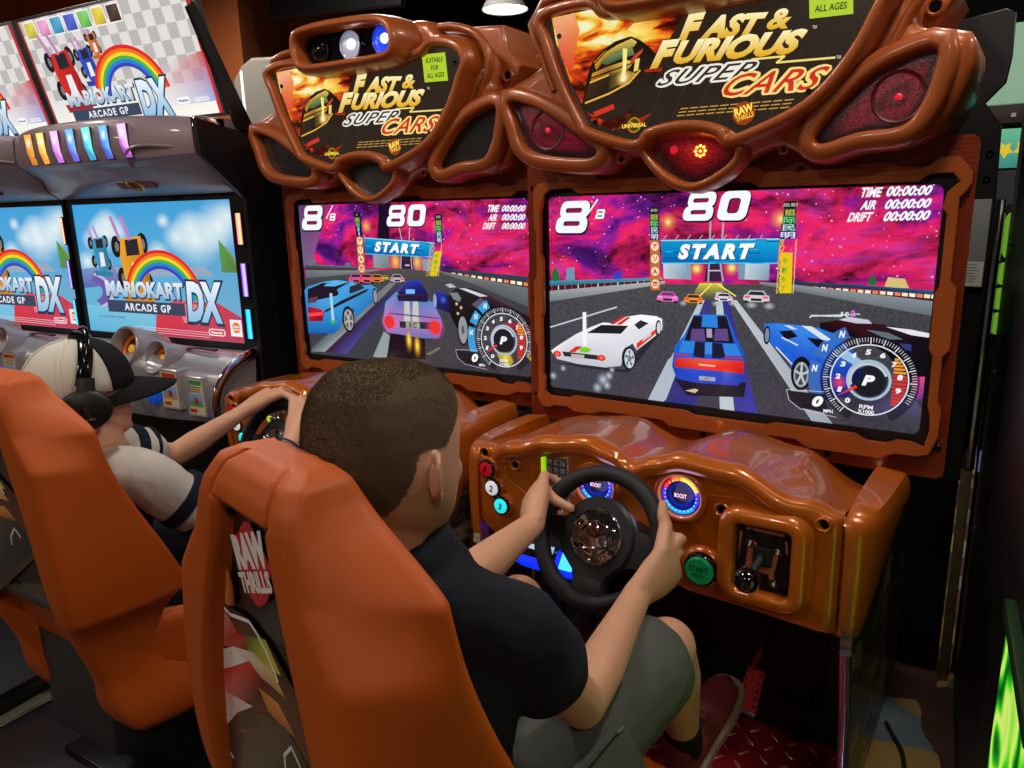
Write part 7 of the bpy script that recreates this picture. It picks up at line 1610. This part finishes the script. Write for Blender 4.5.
    for sh, el in ((shR, elR), (shL, elL)):
        for t0, t1, m_ in ((.36, .47, cloth('navy_jersey', (24, 30, 46))), (.585, .615, cloth('navy_jersey', (24, 30, 46)))):
            bm = B(); tube(bm, [sh.lerp(el, t0), sh.lerp(el, (t0+t1)/2), sh.lerp(el, t1)], [.0672, .0678, .0682], 22); bmesh.ops.transform(bm, matrix=inv, verts=bm.verts); fin(bm, 'sleeve_stripe', m_, yo)
    bm = B()
    ball(bm, pel+Vector((0, -.01, .03)), (.140, .11, .08))
    for hp, kn in ((hipR, knR), (hipL, knL)): limb(bm, [hp, hp.lerp(kn, .45), hp.lerp(kn, .9)], [.084, .078, .072], 6)
    me = volume(bm, .007, 5); me.transform(inv); child_mesh('shorts', me, cloth('dark_shorts', (26, 28, 36), .2), root)
    for an, kn in ((anR, knR), (anL, knL)): shoe(root, inv @ an, inv @ (an+Vector((0, .17, .06))), col='shoe_dark')
    # wrist bands on the right wrist
    for t, m_, r in ((.80, mat('band_blue', (40, 60, 90), .5), .0028), (.55, mat('band_green', (110, 200, 50), .5), .006)):
        c = elR.lerp(wrR, t+.12); d = (wrR-elR).normalized(); x, y, z = basis(d); bm = B()
        tube(bm, [c+x*(.0275+.006*(1-t))*math.cos(2*PI*k/24)*1.0+y*(.026+.006*(1-t))*math.sin(2*PI*k/24) for k in range(24)], [(r*.5, r) if r > .004 else r]*24, 8, closed=True, flat=d)
        bmesh.ops.transform(bm, matrix=inv, verts=bm.verts); fin(bm, 'wrist_band', m_, root)
    # headphones
    hp = empty('headphones', H @ Matrix.Diagonal((1.05, 1.05, 1.05, 1)), 'black over-ear headphones worn over the cap', 'headphones')
    PH = mat('headphone_black', (14, 14, 15), .4); PHG = mat('headphone_gloss', (10, 10, 11), .15)
    bm = B(); P = []; 
    for k in range(25):
        a = PI*k/24; P.append((.092*math.cos(a), -.012+.030*math.sin(a), .030+.094*math.sin(a)))
    tube(bm, P, [(.014, .004)]*25, 10, flat=(1, 0, 0)); fin(bm, 'headband', PHG, hp)
    bm = B(); tube(bm, [(p[0]*1.07, p[1]+.006, p[2]+.010) for p in P[3:-3]], [(.004, .003)]*19, 8); fin(bm, 'headband_rail', PHG, hp)
    for sx in (-1, 1):
        bm = B(); lathe(bm, [(.040, .0), (.047, .004), (.049, .016), (.046, .026), (.036, .031), (0, .032)], (sx*.080, -.012, -.018), (sx, -.12, .05), 36, 1, .86); cu = fin(bm, 'ear_cup', PH, hp)
        bm = B(); lathe(bm, [(.030, -.012), (.045, -.010), (.048, -.002), (.044, .004)], (sx*.080, -.012, -.018), (sx, -.12, .05), 32, 1, .86); fin(bm, 'ear_cushion', mat('cushion_black', (20, 20, 21), .8), cu)
        bm = B(); tube(bm, [(sx*.094, -.004, .046), (sx*.101, -.009, .018), (sx*.108, -.016, -.012), (sx*.111, -.016, -.030)], [(.016, .005), (.017, .005), (.010, .006), (.009, .005)], 10, flat=(1, 0, 0)); fin(bm, 'yoke', PH, cu)
        if sx == 1:
            A = Art(None, -.1135); A.textc('TURTLE BEACH', (0, -.034), .042, .0045, (150, 150, 152), bold=.0); o = A.build('ear_cup_lettering', PRINT, cu); o.matrix_local = Matrix.Translation((.0, -.016, 0)) @ Matrix.Rotation(PI/2, 4, 'Z')
    bm = B()
    return root
boy_black()
boy_cap()
# ------------------------------------------------------------------ what stands around the cabinets
I4 = Matrix.Identity(4)
# dark machine at the right edge: its left face recedes from the camera
pa = hitz(953, 683, I4, 0); pb = hitz(955, 768, I4, 0)
dv = Vector((pb.x-pa.x, pb.y-pa.y, 0)).normalized(); ang = math.atan2(dv.y, dv.x)
MD = Matrix.Translation((pa.x, pa.y, 0)) @ Matrix.Rotation(ang, 4, 'Z')      # local x runs along the face towards the camera, local -y faces left... 
nl = MD.to_3x3() @ Vector((0, 1, 0))
sgn = 1 if nl.x > 0 else -1
root = empty('dark_arcade_cabinet', MD, 'black arcade cabinet with glowing green swirl panel at the right edge', 'arcade machine')
D0 = .0
def swirl_mat():
    m = mat('green_swirl', (10, 20, 8), .2); nt = m.node_tree; b = nt.nodes['Principled BSDF']; tc = nt.nodes.new('ShaderNodeTexCoord')
    w_ = nt.nodes.new('ShaderNodeTexWave'); w_.inputs['Scale'].default_value = 2.0; w_.inputs['Distortion'].default_value = 22; w_.inputs['Detail'].default_value = 2; w_.inputs['Detail Scale'].default_value = 1.6; nt.links.new(tc.outputs['Object'], w_.inputs['Vector'])
    cr = nt.nodes.new('ShaderNodeValToRGB'); cols = [(.0, (10, 90, 20)), (.4, (40, 190, 30)), (.7, (110, 240, 40)), (1, (230, 255, 120))]
    while len(cr.color_ramp.elements) < len(cols): cr.color_ramp.elements.new(.5)
    for e, (p, c) in zip(cr.color_ramp.elements, cols): e.position = p; e.color = rgb(*c)
    nt.links.new(w_.outputs['Fac'], cr.inputs['Fac']); nt.links.new(cr.outputs['Color'], b.inputs['Emission Color']); b.inputs['Emission Strength'].default_value = .8
    return m
g0 = hit(999, 760, MD, 0); g1 = hit(1016, 625, MD, 0)
gx = (g0.x+g1.x)/2; gz = g1.z
bm = B(); box(bm, .0, gx+.33, min(0, sgn*.75), max(0, sgn*.75), 0, 1.62, .004); fin(bm, 'body', BLACK, root)
yo = -sgn*.004
bm = B(); box(bm, gx, gx+.26, min(yo, yo*3), max(yo, yo*3), .12, gz, .002); fin(bm, 'glowing_panel', swirl_mat(), root)
bm = B(); box(bm, gx-.03, gx+.29, min(0, yo*4), max(0, yo*4), gz+.004, gz+.03, .003); fin(bm, 'panel_ledge', mat('ledge_green', (30, 60, 34), .3), root)
for z in (.5, .9, 1.2):
    bm = B(); lathe(bm, [(.006, 0), (.005, .003), (0, .004)], (.10, 0, z), (0, -sgn, 0), 10); fin(bm, 'bolt', STEEL, root)
# slim machine behind the racing cabinet: chrome edge post and green side strip
p0 = hitz(942, 680, I4, 0); MP = Matrix.Translation((p0.x, p0.y, 0))
root = empty('slim_arcade_cabinet', MP, 'slim machine with chrome edge post and green strip behind the racing cabinet', 'arcade machine')
bm = B(); box(bm, -.012, .012, -.004, .02, 0, .62, .003); pst = fin(bm, 'worn_post', mat('worn_post', (120, 104, 76), .4, .5, var=.5, vscale=30), root)
bm = B(); box(bm, -.016, .016, -.008, .02, .62, 1.30, .004); fin(bm, 'chrome_post', CHROME, root)
bm = B(); box(bm, -.30, -.02, .03, .10, 0, 1.30, .003); fin(bm, 'back_panel', BLACK, root)
bm = B(); box(bm, .016, .085, .05, .40, .0, 1.29, .006); sd = fin(bm, 'side_body', BLACK, root)
gm = mat('green_strip', (70, 120, 30), .4, emit=(120, 180, 50), strength=.55, var=.2, vscale=40)
for k in range(4):
    bm = B(); slab(bm, rrect(.016, .075, 1.15-k*.062+.004, 1.15-k*.062+.058, .006, 3) if k else rrect(.016, .075, 1.15+.004, 1.15+.12, .02, 4), .040, .049, .002); fin(bm, 'green_tile', gm, root)
bm = B(); slab(bm, rrect(.022, .062, .60, .66, .004, 2), .042, .049, .001); fin(bm, 'label_plate', mat('label_blue', (120, 150, 190), .4, emit=(110, 140, 190), strength=.3), root)
# game station far behind on the right: pale header board, brown rail, lit screen
q0 = hit(1000, 60, I4, 2.6)
root = empty('fish_game_station', Matrix.Translation((q0.x, 2.6, 0)), 'distant game station with pale green header board and teal screen', 'arcade machine')
zz = lambda py, y=2.6: hit(1005, py, I4, y).z
xx = lambda px, py, y=2.6: hit(px, py, I4, y).x-q0.x
bm = B(); box(bm, xx(960, 60), 1.2, .0, .05, zz(104), zz(24), .004); fin(bm, 'header_board', mat('pale_board', (150, 186, 160), .6, emit=(140, 180, 150), strength=.45), root)
bm = B(); box(bm, xx(960, 60), 1.2, -.02, .08, zz(124), zz(106), .004); rl = fin(bm, 'rail', mat('brown_rail', (58, 40, 36), .5), root)
bm = B(); box(bm, xx(1011, 118), xx(1016, 118), -.026, -.02, zz(118), zz(114), .001); fin(bm, 'tag', mat('tag_white', (200, 196, 190), .5), rl)
bm = B(); box(bm, xx(960, 60), 1.2, .0, .3, 0, zz(170), .004); fin(bm, 'cabinet_body', BLACK, root)
bm = B(); box(bm, xx(960, 60), 1.2, .0, .3, zz(170), zz(126), .004); sc = fin(bm, 'screen', BLACKG, root)
A = Art(None, -.001); x0, x1, z0, z1 = xx(995, 150), 1.15, zz(168), zz(129)
A.poly([(x0, z0), (x1, z0), (x1, z1), (x0, z1)], [(60, 140, 130), (40, 120, 120), (70, 150, 110), (110, 190, 150)], px=False)
for px_ in (1005, 1022): 
    c = (xx(px_, 150), zz(150)); w_ = .035
    A.poly([(c[0]+w_*(1 if k % 2 else .55)*math.cos(k*PI/5+.3), c[1]+w_*(1.15 if k % 2 else .6)*math.sin(k*PI/5+.3)) for k in range(10)], (226, 196, 50), px=False)
A.build('screen_picture', attr_mat('far_screen', .9), sc)
# white rounded machine behind the gap, hanging black boards under the ceiling
w0 = hit(262, 110, I4, 1.35)
root = empty('white_machine', Matrix.Translation((w0.x, 1.35, 0)), 'white rounded machine back showing between the kart and racing cabinets', 'arcade machine')
wx = lambda px, py: hit(px, py, I4, 1.35).x-w0.x
wz = lambda px, py: hit(px, py, I4, 1.35).z
P = [(wx(232, 130), .0), (wx(300, 130), .0), (wx(310, 62), wz(300, 56)), (wx(250, 58), wz(252, 57)), (wx(240, 66), wz(240, 66)), (wx(233, 80), wz(233, 80))]
bm = B(); slab(bm, ccw(P), 0, .5, .02, 3); wb = fin(bm, 'body', mat('white_panel', (124, 120, 112), .5), root)
bm = B(); slab(bm, rrect(wx(244, 100)-.01, wx(244, 100)+.012, wz(246, 118), wz(246, 70), .008, 3), -.004, .002, .001); fin(bm, 'light_slot', mat('slot_pale', (226, 232, 236), .3, emit=(220, 230, 240), strength=.6), wb)
h0 = hit(330, 8, I4, 2.4)
root = empty('hanging_board', Matrix.Translation((h0.x, 2.4, h0.z)), 'black board hanging from the dark ceiling above the left racing cabinet', 'board')
hx = lambda px, py: hit(px, py, I4, 2.4).x-h0.x
hz_ = lambda px, py: hit(px, py, I4, 2.4).z-h0.z
bm = B(); slab(bm, ccw([(hx(270, 19), hz_(270, 19)), (hx(400, 6), hz_(400, 6)), (hx(404, -60), hz_(404, -60)), (hx(268, -60), hz_(268, -60))]), 0, .06, .004); fin(bm, 'panel', mat('board_black', (20, 20, 24), .5), root)
bm = B(); tube(bm, [(hx(270, 19), -.005, hz_(270, 19)), (hx(402, 5), -.005, hz_(402, 5))], .010, 8); fin(bm, 'edge_rail', mat('rail_dark', (34, 32, 36), .4), root)
for px_ in (290, 385):
    bm = B(); cyl(bm, (hx(px_, -50), .03, hz_(px_, -50)), (0, 0, 1), .006, max(.05, RH-h0.z-hz_(px_, -50)-.001), 8); fin(bm, 'hanger', SCREW, root)
# power cable on the carpet beside the cabinet
bm = B(); K = [hitz(px_, py_, I4, .006) for px_, py_ in ((886, 722), (893, 735), (902, 752), (905, 775))]
tube(bm, crom([(p.x, p.y, .006) for p in K], 5, closed=False), .005, 8); tag(fin(bm, 'power_cable', RUBBER), 'thin black power cable lying on the patterned carpet', 'cable')
racing_cabinet(MR, 'right')
racing_cabinet(ML, 'left')
